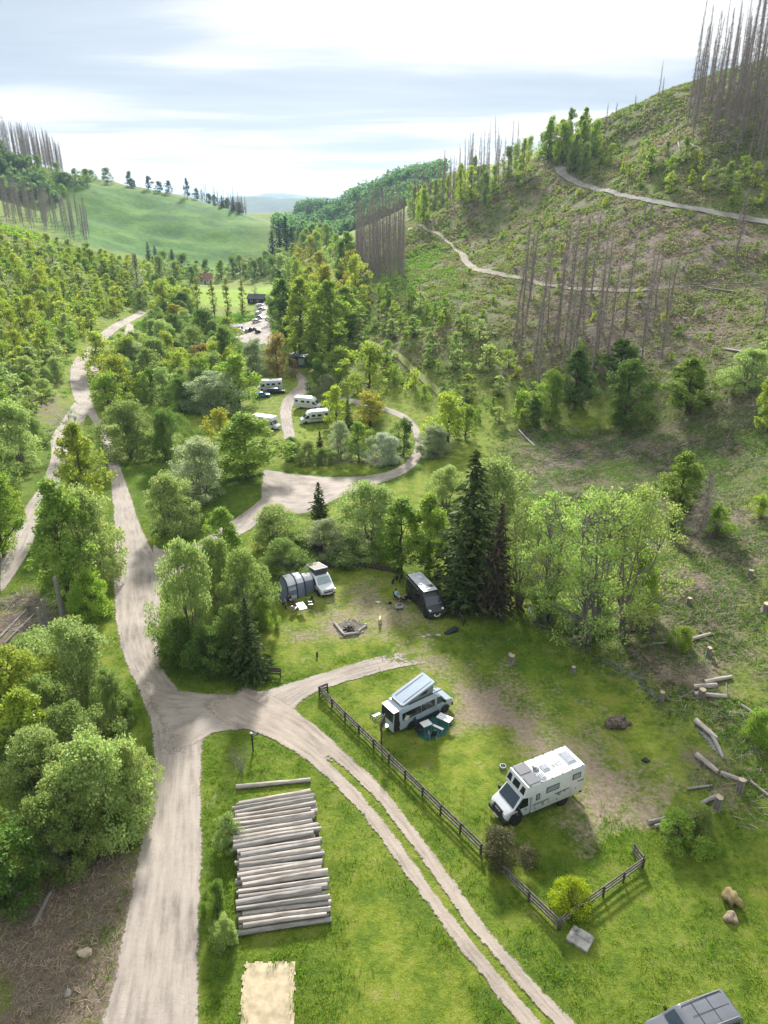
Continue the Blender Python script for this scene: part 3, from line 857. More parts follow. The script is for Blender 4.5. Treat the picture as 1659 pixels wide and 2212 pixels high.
def proto_dead(name, seed, h, dens=1.0, w=3.5, lo=.12, needles=0, fine=.037):
    """bare dead spruce: a pole with thin drooping twigs"""
    rng = np.random.default_rng(seed)
    lean = rng.normal(size=2) * .012 * h
    tr = limb((0, 0, 0), (lean[0], lean[1], h), .0062 * h + .02, .015, rng, 5, .012)
    tw = []
    for k in range(int(520 * dens)):
        q = lo + (1 - lo) * rng.uniform(0, 1) ** .8; z = q * h; a = rng.uniform(0, 6.283)
        L = (w / 2) * (1.04 - q) ** .6 * rng.uniform(.25, 1.05)
        o = np.array([lean[0] * q, lean[1] * q, z]); d = np.array([math.cos(a), math.sin(a), rng.uniform(-.55, .05)])
        m = o + d * L
        tw.append([*o, *m, fine, fine * .45])
        for j in range(2):
            s = rng.uniform(.35, .95); e = o + d * L * s
            g = np.array([math.cos(a + rng.choice((-1, 1)) * rng.uniform(.5, 1.1)), math.sin(a + rng.choice((-1, 1)) * rng.uniform(.5, 1.1)), rng.uniform(-1.0, -.1)])
            tw.append([*e, *(e + g * L * .35), fine * .6, fine * .25])
    V1, F1 = tubes(tr, 6); V2, F2 = tubes(tw, 3)
    return np_mesh(name + '_trunk', V1, F1, DEADWOOD, smooth=True), np_mesh(name + '_twigs', V2, F2, DEADWOOD), h, w

def proto_bare(name, seed, h, w, n=120):
    rng = np.random.default_rng(seed); segs = []; tw = []
    for s in range(6):
        a = rng.uniform(0, 6.28); e = np.array([math.cos(a) * w * .3, math.sin(a) * w * .3, h * rng.uniform(.7, 1)])
        st = limb((math.cos(a) * .1, math.sin(a) * .1, 0), e, .04, .012, rng, 4, .12); segs += st
        for k in range(n // 6):
            i = rng.integers(0, 4); f = rng.uniform(0, 1); p = np.array(st[i][:3]) * (1 - f) + np.array(st[i][3:6]) * f
            d = rng.normal(size=3); d[2] = abs(d[2]) * .8; d /= np.linalg.norm(d)
            tw.append([*p, *(p + d * w * .28), .016, .005])
    V1, F1 = tubes(segs, 5); V2, F2 = tubes(tw, 3)
    return np_mesh(name + '_stems', V1, F1, BARK_GREY, smooth=True), np_mesh(name + '_twigs', V2, F2, BARK_GREY), h, w

PB = proto_broadleaf
PROTO = {
    # near trees, leaves a few centimetres to a hand across in clusters
    'willow': [PB('willow', 11, 6, 6.5, 150, 150, .20, lo=.05, shape='dome', clump=.115, stems=5, flat=.1, bark=BARK_GREY), PB('willow', 12, 6, 6.0, 140, 150, .20, lo=.04, shape='dome', clump=.12, stems=6, flat=.1, bark=BARK_GREY),
               PB('willow', 13, 6, 6.5, 170, 130, .19, lo=.05, shape='dome', clump=.105, stems=5, flat=.1, bark=BARK_GREY)],
    'maple': [PB('maple', 21, 8, 6.0, 120, 120, .30, lo=.12, shape='ovoid', clump=.13, flat=.55), PB('maple', 22, 8, 6.5, 130, 110, .30, lo=.10, shape='round', clump=.12, flat=.55),
              PB('maple', 23, 8, 6.0, 105, 115, .32, lo=.14, shape='ovoid', clump=.13, flat=.6)],
    'alder': [PB('alder', 31, 13, 9, 165, 72, .23, lo=.12, shape='round', clump=.10, stems=6, flat=.2, bark=BARK_GREY), PB('alder', 32, 13, 8, 155, 72, .23, lo=.10, shape='round', clump=.11, stems=5, flat=.2, bark=BARK_GREY)],
    'young': [PB('young', 41, 5, 3.4, 60, 70, .26, lo=.08, shape='ovoid', clump=.17, flat=.3), PB('young', 42, 5, 3.0, 55, 70, .26, lo=.06, shape='ovoid', clump=.18, flat=.3)],
    'sparse': [PB('sparse', 45, 7, 5, 60, 45, .22, lo=.2, shape='round', clump=.11, stems=4, flat=.2, bark=BARK_GREY)],
    # trees of the middle distance
    'tall': [PB('tall', 51, 20, 9, 190, 55, .62, lo=.08, shape='tall', clump=.13, flat=.25), PB('tall', 52, 20, 8, 180, 55, .62, lo=.10, shape='tall', clump=.14, flat=.25)],
    'wood': [PB('wood', 61, 9, 7, 90, 42, .48, lo=.10, shape='round', clump=.15, flat=.3), PB('wood', 62, 9, 6.5, 85, 42, .48, lo=.08, shape='ovoid', clump=.15, flat=.35), PB('wood', 63, 9, 7.5, 95, 42, .46, lo=.08, shape='dome', clump=.14, flat=.2)],
    'sapling': [PB('sapling', 71, 5, 3, 34, 26, .42, lo=.06, shape='ovoid', clump=.21, flat=.3), PB('sapling', 72, 5, 3.4, 34, 26, .42, lo=.05, shape='dome', clump=.2, flat=.2), PB('sapling', 73, 6, 2.6, 34, 24, .42, lo=.08, shape='tall', clump=.22, flat=.3)],
    'shrub': [PB('shrub', 81, 1.8, 2.4, 36, 30, .24, lo=.03, shape='dome', clump=.17, flat=.15, stems=3), PB('shrub', 82, 2.2, 2.2, 34, 30, .24, lo=.03, shape='dome', clump=.19, flat=.15, stems=3)],
    'bush': [PB('bush', 85, 2.6, 3.4, 80, 130, .15, lo=.03, shape='dome', clump=.14, flat=.1, stems=5), PB('bush', 86, 2.6, 3.2, 70, 140, .14, lo=.03, shape='dome', clump=.15, flat=.1, stems=5)],
    'column': [PB('column', 91, 14, 3.2, 80, 26, .5, lo=.1, shape='tall', clump=.24, flat=.1)],
    'spruce': [proto_spruce('spruce', 101, 14, 6.0, 40, 15, 11, .52), proto_spruce('spruce', 102, 12, 4.6, 34, 14, 11, .48)],
    'small_spruce': [proto_spruce('small_spruce', 103, 5, 2.6, 24, 12, 9, .34)],
    'far_spruce': [proto_spruce('far_spruce', 104, 20, 6.5, 22, 11, 5, 1.3)],
    'dead': [proto_dead('dead_spruce', 111, 30), proto_dead('dead_spruce', 112, 30, .8), proto_dead('dead_spruce', 113, 30, 1.15), proto_dead('dead_spruce', 114, 30, .55, w=2.6)],
    'far_dead': [proto_dead('far_dead_spruce', 115, 28, .95, w=3.6, fine=.055), proto_dead('far_dead_spruce', 116, 28, .8, w=3.6, fine=.055)],
    'dead_small': [proto_dead('dead_small', 117, 8, 1.1, w=4.2, fine=.022, lo=.05)],
    'bare': [proto_bare('bare_bush', 121, 4, 3.4)],
}
DEADISH = ('dead', 'far_dead', 'dead_small')
def measure(pr):
    tm, cm, h, w = pr; v = np.empty(len(cm.vertices) * 3, np.float32); cm.vertices.foreach_get('co', v); v = v.reshape(-1, 3)
    return tm, cm, float(v[:, 2].max()), float(2 * np.percentile(np.hypot(v[:, 0], v[:, 1]), 97))
for k_ in PROTO:
    if k_ not in DEADISH: PROTO[k_] = [measure(q) for q in PROTO[k_]]
CROWN_NAME = {'dead': 'twigs', 'far_dead': 'twigs', 'dead_small': 'twigs', 'bare': 'twigs'}
PROTO_NAME = {'willow': 'willow_tree', 'maple': 'maple_tree', 'alder': 'alder_tree', 'young': 'young_tree', 'sparse': 'thin_leaved_tree', 'tall': 'tall_broadleaf_tree', 'wood': 'broadleaf_tree', 'sapling': 'sapling',
              'shrub': 'shrub', 'bush': 'bush', 'column': 'columnar_tree', 'spruce': 'spruce_tree', 'small_spruce': 'spruce_tree', 'far_spruce': 'spruce_tree', 'dead': 'dead_spruce', 'far_dead': 'dead_spruce', 'dead_small': 'dead_spruce', 'bare': 'bare_bush'}
# leaf colours
SAGE, OLIVE, FRESH, LIME, DEEP, GOLD, BRONZE, GREY, DARK, YELLOW, SILVER = (.285, .370, .120), (.195, .268, .075), (.220, .325, .052), (.300, .375, .055), (.120, .200, .042), (.33, .33, .045), (.29, .24, .070), (.285, .335, .180), (.052, .078, .022), (.27, .34, .018), (.36, .41, .28)
BROWNISH = (.075, .062, .040)
PLANTS = []
trng = random.Random(7)
def plant(kind, p, h, w, c, label, cat=None, group=None, rot=None, parts=True, name=None, which=None):
    pr = PROTO[kind]; k = trng.randrange(len(pr)) if which is None else which
    tm, cm, h0, w0 = pr[k % len(pr)]
    sx, sz = w / w0, h / h0
    k_ = trng.uniform(.85, 1.12); c = (c[0] * k_ * trng.uniform(.94, 1.05), c[1] * k_, c[2] * k_)
    o = thing(name or PROTO_NAME[kind], label, cat or ('bush' if kind in ('shrub', 'bush', 'bare') else 'tree'), (p[0], p[1], p[2] - .06 * sz), rot if rot is not None else trng.uniform(0, 6.28), group)
    o.scale = (sx, sx, sz)
    if kind in ('dead', 'far_dead'): o.rotation_euler = (trng.gauss(0, .03), trng.gauss(0, .03), o.rotation_euler[2])
    link('trunk' if kind not in ('bush', 'shrub', 'bare', 'willow') else 'stems', tm, o)
    link(CROWN_NAME.get(kind, 'crown'), cm, o, c)
    PLANTS.append((p[0], p[1], w / 2))
    return o
def tree_at(kind, xb, yb, ytop, wpx, c, label, cat=None, group=None, which=None, name=None):
    p = G(xb, yb); w = wpx * depth(p) / FPX
    w *= {'willow': 1.2, 'bush': 1.15, 'maple': 1.12, 'wood': 1.15, 'alder': 1.15}.get(kind, 1)
    back = {'willow': .28, 'bush': .32, 'shrub': .3, 'maple': .12, 'young': .15, 'wood': .12, 'spruce': .15}.get(kind, 0)
    if back: p = on(p.x * (1 + back * w / p.y), p.y + back * w)      # the row given is the near edge of the crown's foot
    h = tall(p, ytop)
    return plant(kind, p, max(h, .3), w, c, label, cat, group, which=which, name=name)
def scatter(outline, gap, seed, n=999, keep=None):
    """random ground points inside an outline given on the photograph, at least gap apart; far-off ones too"""
    poly = gpoly(outline); rng = np.random.default_rng(seed); lo, hi = poly.min(0), poly.max(0); out = []
    for _ in range(14):
        q = rng.uniform(lo, hi, (500, 2)); q = q[pmask(poly, q[:, 0], q[:, 1], .01) > .5]
        for x, y in q:
            if len(out) >= n: return out
            if out:
                o_ = np.array(out)
                if ((o_[:, 0] - x) ** 2 + (o_[:, 1] - y) ** 2).min() < gap * gap: continue
            if keep and not keep(x, y): continue
            out.append((x, y))
    return out
ROAD_POLYS = [r.min(0) for r in ROADS], [r.max(0) for r in ROADS]
def off_road(x, y, m=1.2):
    for r, lo, hi in zip(ROADS, *ROAD_POLYS):
        if lo[0] - m < x < hi[0] + m and lo[1] - m < y < hi[1] + m:
            if pmask(r, np.array([x]), np.array([y]), 2 * m)[0] > 0.02: return False
    return True

# ------------------------------------------------------------------ single trees and bushes (photo columns and rows of base, top and width)
T = tree_at
# left of the main road, near
T('willow', 235, 1840, 1585, 190, SAGE, 'large pale green willow overhanging the left verge of the main gravel road')
T('willow', 110, 1800, 1570, 210, SAGE, 'pale willow bush left of the large roadside willow, lower left')
T('willow', 180, 1725, 1520, 170, OLIVE, 'olive willow behind the two big pale willows at lower left')
T('maple', 30, 1990, 1690, 170, DEEP, 'dark green broadleaf tree at the left edge above the bark-strewn ground')
T('willow', 130, 1930, 1720, 160, OLIVE, 'willow in front of the dark broadleaf tree, beside bare brown ground')
T('willow', 300, 1780, 1600, 100, SAGE, 'pale willow branch mass nearest the main road at lower left')
T('willow', 40, 1720, 1560, 130, SAGE, 'pale willow at the left edge below the lime-green maple')
T('willow', 170, 1870, 1660, 150, SAGE, 'pale willow in the middle of the lower left thicket')
T('maple', 90, 1690, 1480, 130, LIME, 'lime-green tree in the middle of the left thicket')
T('willow', 130, 1650, 1450, 140, OLIVE, 'olive willow behind the lime-green tree of the left thicket')
T('bush', 262, 1850, 1760, 80, DEEP, 'dark bush at the foot of the roadside willow')
T('maple', 60, 1620, 1400, 190, LIME, 'bright lime-green maple at the left edge below the brushwood pile')
T('willow', 190, 1560, 1330, 190, SAGE, 'rounded grey-green willow beside the main road below the tall stumps')
T('willow', 95, 1500, 1365, 150, SAGE, 'small willow between the brushwood pile and the lime-green maple')
T('willow', 255, 1590, 1440, 90, OLIVE, 'narrow willow at the road edge above the road sign')
T('bush', 200, 1640, 1540, 120, OLIVE, 'low olive bush under the grey-green roadside willow')
T('bush', 278, 1560, 1500, 50, DEEP, 'small dark bush beside the white marker post at the road edge')
T('maple', 150, 1300, 1025, 130, (.24, .33, .07), 'tall fresh-green maple between the side track and the main road', which=0)
T('willow', 205, 1270, 1045, 125, SAGE, 'pale willow leaning over the main road beside the tall fresh-green maple')
T('maple', 190, 1100, 905, 105, LIME, 'yellow-green maple on the strip where side track and main road meet')
T('sparse', 165, 975, 875, 85, GREY, 'half bare grey tree at the tip of the strip between the tracks')
T('bush', 205, 1345, 1225, 85, FRESH, 'leafy green bush at the road edge in front of the pale leaning willow')
T('bush', 222, 1235, 1160, 50, DEEP, 'dark bush between maple and main road')
T('young', 112, 1265, 1185, 52, OLIVE, 'small olive sapling above the tall cut stump')
T('maple', 10, 1210, 980, 110, FRESH, 'fresh-green tree at the left edge beside the side track')
T('willow', 45, 1030, 860, 115, SAGE, 'grey-green willow at the left edge above the side track')
T('maple', 15, 1100, 925, 90, OLIVE, 'olive-green tree squeezed between two trees at the left edge')
T('young', 40, 1130, 1050, 45, LIME, 'bright sapling on the left bank of the side track')
T('willow', 75, 970, 900, 60, OLIVE, 'low olive willow at the upper left of the side track')
# cluster left of the fire circle
T('willow', 425, 1420, 1148, 140, SAGE, 'tall pale willow at the corner of the main road and campsite entrance')
T('willow', 475, 1330, 1150, 110, OLIVE, 'olive willow behind the tall pale corner willow')
T('willow', 530, 1370, 1180, 130, OLIVE, 'dense olive willow above the dark spruce by the short fence')
T('maple', 490, 1215, 1092, 86, FRESH, 'rounded fresh-green maple above the corner thicket')
T('bush', 395, 1455, 1330, 95, DEEP, 'dark bush hanging over the road bend at the corner thicket')
T('bush', 455, 1468, 1350, 110, DEEP, 'broad dark bush at the foot of the tall corner willow')
T('bush', 510, 1440, 1300, 90, OLIVE, 'olive bush left of the dark spruce by the short fence')
T('spruce', 543, 1472, 1290, 96, DARK, 'dark small spruce behind the short fence at the lawn edge', which=1)
T('willow', 590, 1205, 1088, 135, SAGE, 'pale broad willow behind the awning tent')
T('willow', 610, 1265, 1160, 120, OLIVE, 'olive willow directly left of the awning tent')
T('bush', 565, 1310, 1215, 80, OLIVE, 'rounded bush at the lawn edge left of the awning tent')
T('bush', 575, 1370, 1290, 50, FRESH, 'small fresh-green bush beside the dark small spruce')
T('bush', 640, 1215, 1150, 95, DEEP, 'dark bush behind the white camper van with raised roof')
T('bush', 760, 1225, 1165, 120, OLIVE, 'olive bush behind the low fence at the back of the lawn')
# behind the lawn
T('small_spruce', 690, 1118, 1040, 46, DARK, 'small dark spruce standing alone at the edge of the gravel turning place')
T('willow', 800, 1200, 1032, 160, SAGE, 'large rounded pale willow behind the lawn, beside the gravel loop')
T('maple', 865, 1235, 1070, 125, FRESH, 'fresh-green maple between the large pale willow and the big spruce')
T('maple', 925, 1240, 1060, 95, FRESH, 'slender fresh-green maple directly left of the big spruce')
T('willow', 705, 1210, 1115, 95, GREY, 'grey-green willow at the back of the lawn behind the low fence')
T('bush', 684, 1200, 1155, 30, (.10, .05, .07), 'small purple-leaved bush behind the low fence')
T('spruce', 1012, 1300, 972, 188, DARK, 'big dark spruce behind the black van', which=0)
T('spruce', 990, 1325, 1170, 100, DARK, 'shorter dark spruce in front of the big one, beside the black van', which=1)
T('spruce', 1068, 1335, 1085, 95, BROWNISH, 'brownish half-dead spruce leaning against the big dark spruce', which=1)
T('willow', 1062, 1160, 985, 165, SAGE, 'pale spreading willow behind the big dark spruce')
T('willow', 960, 1120, 1000, 100, SAGE, 'pale willow left behind the tip of the big spruce')
T('alder', 1180, 1340, 1062, 160, (.29, .40, .10), 'many-stemmed pale alder on the stream bank right of the spruces')
T('alder', 1265, 1385, 1040, 205, (.29, .40, .10), 'tall many-stemmed alder in the middle of the stream bank group')
T('alder', 1345, 1375, 1045, 165, (.30, .40, .11), 'right-hand alder of the stream bank group with leaning bare stems')
T('alder', 1120, 1310, 1075, 120, OLIVE, 'olive alder between the brownish spruce and the stream bank group')
T('maple', 1375, 1340, 1180, 90, LIME, 'lime-green young maple beside the upturned root plate')
T('bush', 1250, 1390, 1310, 160, OLIVE, 'dark low undergrowth bush at the foot of the alders')
T('bush', 1170, 1340, 1270, 90, DEEP, 'dark bush at the stream below the brownish spruce')
T('maple', 1462, 1105, 972, 98, FRESH, 'single bright green maple in the clearing right of the alders')
T('dead_small', 1510, 1160, 1015, 80, SAGE, 'small grey dead spruce right of the single bright maple')
T('young', 1542, 1170, 1083, 66, FRESH, 'leaning fresh-green sapling beside the small grey dead spruce')
T('young', 1450, 1165, 1095, 46, DEEP, 'dark sapling under the single bright maple')
T('young', 1637, 1120, 1065, 48, LIME, 'small yellow-green sapling at the right edge of the clearing')
T('maple', 1345, 940, 772, 108, DEEP, 'upright dense deep-green tree at the foot of the right hillside')
T('maple', 1240, 890, 748, 84, DEEP, 'dark tree left of the upright deep-green tree')
T('maple', 1188, 915, 795, 76, FRESH, 'fresh-green tree at the left end of the hill-foot row')
T('maple', 1335, 825, 728, 88, DEEP, 'deep-green tree behind the upright tree at the hill foot')
T('maple', 1480, 900, 768, 108, FRESH, 'fresh-green spreading tree right of the upright deep-green tree')
T('willow', 1610, 865, 750, 100, SAGE, 'pale tree at the right edge of the hill foot')
T('maple', 1655, 940, 770, 70, LIME, 'lime tree cut by the right edge of the picture')
T('young', 1150, 920, 850, 55, DEEP, 'dark little tree at the left foot of the hill-foot row')
T('bush', 1074, 1893, 1795, 128, (.12, .125, .06), 'wide olive-brown bush overgrowing the plank fence beside the white truck camper')
T('bush', 1228, 1982, 1900, 92, YELLOW, 'round yellow-green broom bush in the fence corner')
T('bush', 1450, 1850, 1760, 130, FRESH, 'spreading leafy bramble right of the fence end')
T('bush', 1500, 1820, 1740, 90, OLIVE, 'olive bramble behind the mossy stump')
T('bush', 497, 1840, 1760, 75, SAGE, 'pale grey-green willow shrub at the left end of the log stack')
T('bush', 490, 2060, 1980, 55, SAGE, 'pale upright shrub below the log stack')
T('bush', 475, 1990, 1900, 60, DEEP, 'dark low shrub at the lower left of the log stack')
T('bush', 1470, 1420, 1350, 60, FRESH, 'fresh green shrub among the felled trunks right of the stream')
T('bush', 1630, 1620, 1530, 70, FRESH, 'leafy shrub at the right edge above the mossy stumps')
# loop island and the camp beyond
T('maple', 533, 1035, 890, 152, FRESH, 'broad bright green maple at the left end of the loop road')
T('willow', 440, 1095, 942, 118, GREY, 'rounded silvery willow on the meadow beside the main road')
T('willow', 372, 1165, 1018, 110, SAGE, 'pale willow in front of the rounded silvery one')
T('willow', 290, 1005, 862, 150, OLIVE, 'dense olive willow at the right side of the main road')
T('willow', 365, 1005, 880, 110, DEEP, 'deep-green willow beside the dense olive willow')
T('willow', 470, 905, 800, 150, GREY, 'wide silvery willow behind the bright green maple')
T('wood', 478, 955, 878, 64, GOLD, 'small golden tree behind the bright green maple')
T('wood', 518, 885, 758, 98, FRESH, 'tall fresh-green tree left of the white motorhome')
T('wood', 490, 830, 700, 60, DEEP, 'dark tree behind the tall fresh-green tree')
T('wood', 600, 818, 714, 72, BRONZE, 'bronze-brown tree beside the black cabin')
T('willow', 552, 815, 728, 74, GREY, 'grey willow between the fresh-green and bronze trees')
T('wood', 440, 808, 738, 66, BRONZE, 'bronze pointed tree in the valley wood')
T('willow', 710, 865, 806, 50, GREY, 'small rounded silvery willow at the upper side of the loop')
T('wood', 727, 925, 828, 58, LIME, 'bright lime tree beside the motorhome on the loop island')
T('far_spruce', 752, 930, 855, 34, DEEP, 'dark narrow conifer beside the lime tree on the loop island')
T('wood', 797, 855, 735, 104, LIME, 'yellowish-green tree on the slope above the loop road')
T('wood', 800, 925, 843, 92, GOLD, 'golden tree on the loop island')
T('willow', 735, 995, 905, 62, GREY, 'grey willow in the middle of the loop island hedge')
T('wood', 775, 998, 908, 66, FRESH, 'fresh-green tree in the loop island hedge')
T('willow', 832, 1010, 932, 92, SILVER, 'whitish flowering willow at the right end of the loop island')
T('bush', 632, 1000, 940, 55, DEEP, 'dark bush at the left end of the loop island hedge')
T('bush', 665, 1005, 950, 60, OLIVE, 'olive bush in the loop island hedge')
T('small_spruce', 692, 985, 930, 26, DARK, 'little spruce in the loop island hedge')
T('wood', 872, 985, 900, 58, DEEP, 'deep-green tree inside the right bend of the loop road')
T('bush', 700, 1010, 965, 60, OLIVE, 'low olive bush along the lower side of the loop island')
T('wood', 968, 958, 843, 98, LIME, 'yellow-green tree with bare stem right of the loop road')
T('willow', 938, 995, 918, 78, GREY, 'grey willow thicket outside the right bend of the loop road')
T('wood', 1005, 950, 870, 60, FRESH, 'fresh-green tree at the foot of the slope right of the loop')
T('tall', 715, 800, 602, 108, FRESH, 'tall light-green poplar above the loop road')
T('tall', 652, 775, 595, 90, LIME, 'tall yellow-green poplar behind the black cabin')
T('tall', 618, 740, 600, 70, DEEP, 'tall dark-green tree at the right of the far parking lot')
T('wood', 680, 800, 700, 60, DEEP, 'deep-green tree below the tall poplars')
T('wood', 690, 850, 770, 50, DEEP, 'dark tree beside the black cabin')
T('wood', 735, 830, 745, 70, FRESH, 'fresh-green tree under the tall light-green poplar')
T('tall', 738, 610, 518, 40, DEEP, 'narrow dark-green tree against the dead spruce stand')
T('wood', 218, 812, 712, 76, LIME, 'yellow-green tree right of the main road where it leaves the view')
T('willow', 298, 818, 736, 72, GREY, 'silvery willow beside the side parking place')
T('wood', 235, 885, 800, 84, FRESH, 'fresh-green tree right of the main road bend')
T('wood', 375, 840, 775, 80, LIME, 'bright yellow-green tree in the valley wood')
T('wood', 330, 870, 790, 50, DEEP, 'dark pointed tree in the valley wood')
T('willow', 430, 880, 790, 90, GREY, 'grey willow in the middle of the valley wood')
T('wood', 300, 640, 540, 26, GREY, 'thin grey bare tree rising from the valley wood')
T('wood', 378, 705, 655, 54, GOLD, 'orange-tinged tree in the valley wood')
T('wood', 447, 745, 660, 70, DEEP, 'round dark-green tree in front of the sports field')
T('wood', 360, 690, 600, 75, LIME, 'pale-topped tree at the left of the sports field')
for i, x in enumerate((430, 463, 494, 526)):
    T('column', x, 690 - i % 2 * 6, 596 + (i * 5) % 9, 20, (.17, .20, .035), 'narrow yellow-green columnar tree in the row before the sports field', group='columnar trees before the sports field')
T('sparse', 553, 655, 612, 26, GREY, 'small bare-branched tree on the near edge of the sports field')
for x, y, yt in ((606, 570, 478), (620, 566, 466), (590, 562, 500), (632, 560, 490)):
    T('far_spruce', x, y, yt, 32, (.012, .026, .014), 'dark conifer in the clump right of the green meadow hill', group='dark conifers by the meadow hill')
for x, y, yt in ((322, 562, 522), (336, 558, 530), (372, 560, 537)):
    T('far_spruce', x, y, yt, 17, (.02, .04, .02), 'small dark conifer at the foot of the green meadow hill', group='dark conifers below the meadow')
T('far_spruce', 503, 590, 553, 11, DARK, 'slim dark conifer behind the sports field')
T('bare', 522, 1668, 1610, 55, GREY, 'bare brown twiggy bush between the signpost and the log stack', which=0)

# ------------------------------------------------------------------ woods and thickets, each plant on its own
frng = random.Random(99)
def clear_view(x, y, h=11):
    """nothing tall where the photograph looks over to the parking lot and the sports field"""
    px, pt = project(x, y, h); pb = project(x, y, 0)[1]
    if y < 375 and 405 < px < 600 and pt < 652: return False
    return not (500 < px < 600 and pt < 738 and pb > 690)
def wood(outline, gap, seed, kinds, hh, ww, colors, label, group, n=60, name=None, cat=None, keep=off_road):
    for x, y in scatter(outline, gap, seed, n, keep):
        k = frng.choice(kinds); h = frng.uniform(*hh); w = h * frng.uniform(*ww)
        plant(k, on(x, y), h, w, frng.choice(colors), label, cat, group, name=name)
wood([(0, 830), (90, 830), (140, 780), (170, 730), (240, 690), (330, 640), (330, 590), (200, 560), (0, 530)], 5.0, 1, ['sapling', 'wood', 'wood'], (5.5, 9.5), (.75, 1.0), [LIME, FRESH, LIME, SAGE, LIME],
     'young yellow-green tree in the thicket on the left hillside', 'young trees on the left hillside', 165, name='young_tree')
wood([(190, 830), (220, 900), (260, 860), (420, 900), (560, 800), (600, 720), (570, 650), (420, 650), (330, 640), (260, 690)], 6.2, 2, ['wood', 'wood', 'willow'], (7, 12.5), (.8, 1.05), [FRESH, OLIVE, DEEP, SAGE, SAGE, LIME],
     'broadleaf tree in the wood on the valley floor beyond the camp', 'trees of the valley wood', 130,
     keep=lambda x, y: not (-32 < x < 12 and 128 < y < 205) and clear_view(x, y) and off_road(x, y, 3))
wood([(330, 640), (420, 660), (410, 620), (440, 600), (590, 600), (620, 640), (650, 600), (600, 575), (330, 585)], 10, 3, ['wood'], (9, 15), (.7, 1.0), [FRESH, DEEP, OLIVE, SAGE],
     'broadleaf tree around the far sports field below the meadow hill', 'trees around the sports field', 50, keep=lambda x, y: sample(M_FIELD, x, y) < .02 and project(x, y, 0)[1] < 626)
wood([(590, 690), (640, 700), (740, 740), (790, 700), (770, 640), (760, 560), (690, 500), (630, 540), (600, 600)], 7.5, 4, ['wood', 'wood', 'tall'], (9, 18), (.6, .85), [FRESH, LIME, DEEP, GOLD, FRESH],
     'broadleaf tree on the wooded slope right of the sports field', 'trees on the slope right of the sports field', 60)
wood([(760, 780), (800, 790), (950, 900), (1130, 930), (1160, 850), (1080, 780), (1000, 700), (900, 650), (780, 650)], 4.8, 5, ['sapling', 'sapling', 'shrub'], (3, 6.5), (.75, 1.15), [FRESH, FRESH, LIME, SAGE, OLIVE],
     'young leafy tree on the lower right hillside above the loop road', 'young trees on the lower right hillside', 120, name='young_tree', cat='tree')
wood([(1000, 590), (1180, 600), (1450, 640), (1659, 640), (1659, 880), (1500, 860), (1150, 800), (1000, 690)], 7.5, 6, ['shrub', 'shrub', 'sapling'], (1.4, 3.4), (.8, 1.3), [FRESH, LIME, SAGE, OLIVE],
     'green shrub on the felled hillside below the lower hill track', 'shrubs below the hill track', 55, name='shrub', cat='bush')
wood([(900, 500), (1010, 570), (1200, 610), (1659, 590), (1659, 500), (1400, 450), (1230, 400), (1100, 400), (960, 440)], 9, 7, ['shrub', 'sapling'], (1.3, 3.6), (.8, 1.2), [LIME, FRESH, LIME, OLIVE],
     'green shrub on the felled hillside between the two hill tracks', 'shrubs between the hill tracks', 55, name='shrub', cat='bush')
wood([(1240, 380), (1400, 425), (1659, 460), (1659, 400), (1500, 350), (1300, 350)], 6.5, 8, ['sapling', 'sapling', 'wood'], (4, 9), (.5, .8), [LIME, FRESH, LIME, OLIVE],
     'yellow-green tree along the upper side of the high hill road', 'trees above the high hill road', 24, name='young_tree')
wood([(1180, 345), (1205, 370), (1260, 380), (1290, 330), (1240, 300), (1195, 325)], 7, 9, ['wood', 'tall'], (11, 19), (.45, .6), [FRESH, LIME, FRESH, OLIVE],
     'leafy tree in the grove where the high hill road rounds the ridge', 'grove on the ridge bend', 13)
wood([(1100, 360), (1140, 350), (1180, 340), (1180, 360), (1120, 385)], 9, 10, ['wood', 'sparse'], (10, 15), (.5, .7), [FRESH, OLIVE, SAGE],
     'leafy tree on the right skyline left of the ridge grove', 'skyline trees left of the ridge grove', 7)
wood([(880, 450), (1000, 420), (1130, 370), (1130, 410), (1000, 460), (900, 490)], 9, 11, ['wood', 'wood', 'sapling'], (9, 19), (.4, .55), [FRESH, LIME, OLIVE],
     'leafy tree among the dead spruces along the right ridge', 'leafy trees among the ridge spruces', 34)
wood([(0, 420), (0, 350), (90, 372), (190, 400), (120, 440)], 14, 12, ['wood'], (9, 15), (.8, 1.1), [OLIVE, DEEP, FRESH],
     'broadleaf tree on the far left hill below its dead spruces', 'trees on the far left hill', 40)
for x, y, yt, w in ((232, 397, 360, 26), (196, 396, 365, 34), (140, 400, 370, 40), (150, 392, 376, 24)):
    T('wood', x, y, yt, w, DEEP, 'rounded tree on the top edge of the green meadow hill', group='trees on the top of the meadow hill')
for x, y, yt, w in ((285, 402, 385, 24), (322, 406, 378, 18), (405, 424, 382, 14), (365, 416, 388, 18), (345, 412, 390, 20), (480, 449, 420, 16), (504, 455, 425, 16), (518, 457, 436, 18)):
    T('wood' if x < 450 else 'far_spruce', x, y, yt, w, (.045, .085, .035) if x < 450 else DARK, 'dark tree in the row along the crest of the green meadow hill', group='trees along the meadow crest')

wood([(0, 905), (60, 905), (105, 860), (140, 800), (150, 755), (60, 790), (0, 830)], 4.2, 13, ['sapling', 'wood', 'willow'], (3.5, 7), (.8, 1.1), [OLIVE, FRESH, SAGE, SAGE],
     'leafy bush-like tree at the foot of the left hillside by the side track', 'trees at the foot of the left hillside', 34, name='young_tree', cat='tree')
wood([(250, 398), (330, 404), (420, 424), (520, 452), (525, 458), (420, 432), (330, 412), (250, 403)], 13, 14, ['wood', 'wood', 'sparse'], (9, 15), (.55, .8), [(.07, .12, .05), (.06, .10, .04)],
     'dark tree in the row along the crest of the green meadow hill', 'trees along the meadow crest', 18)

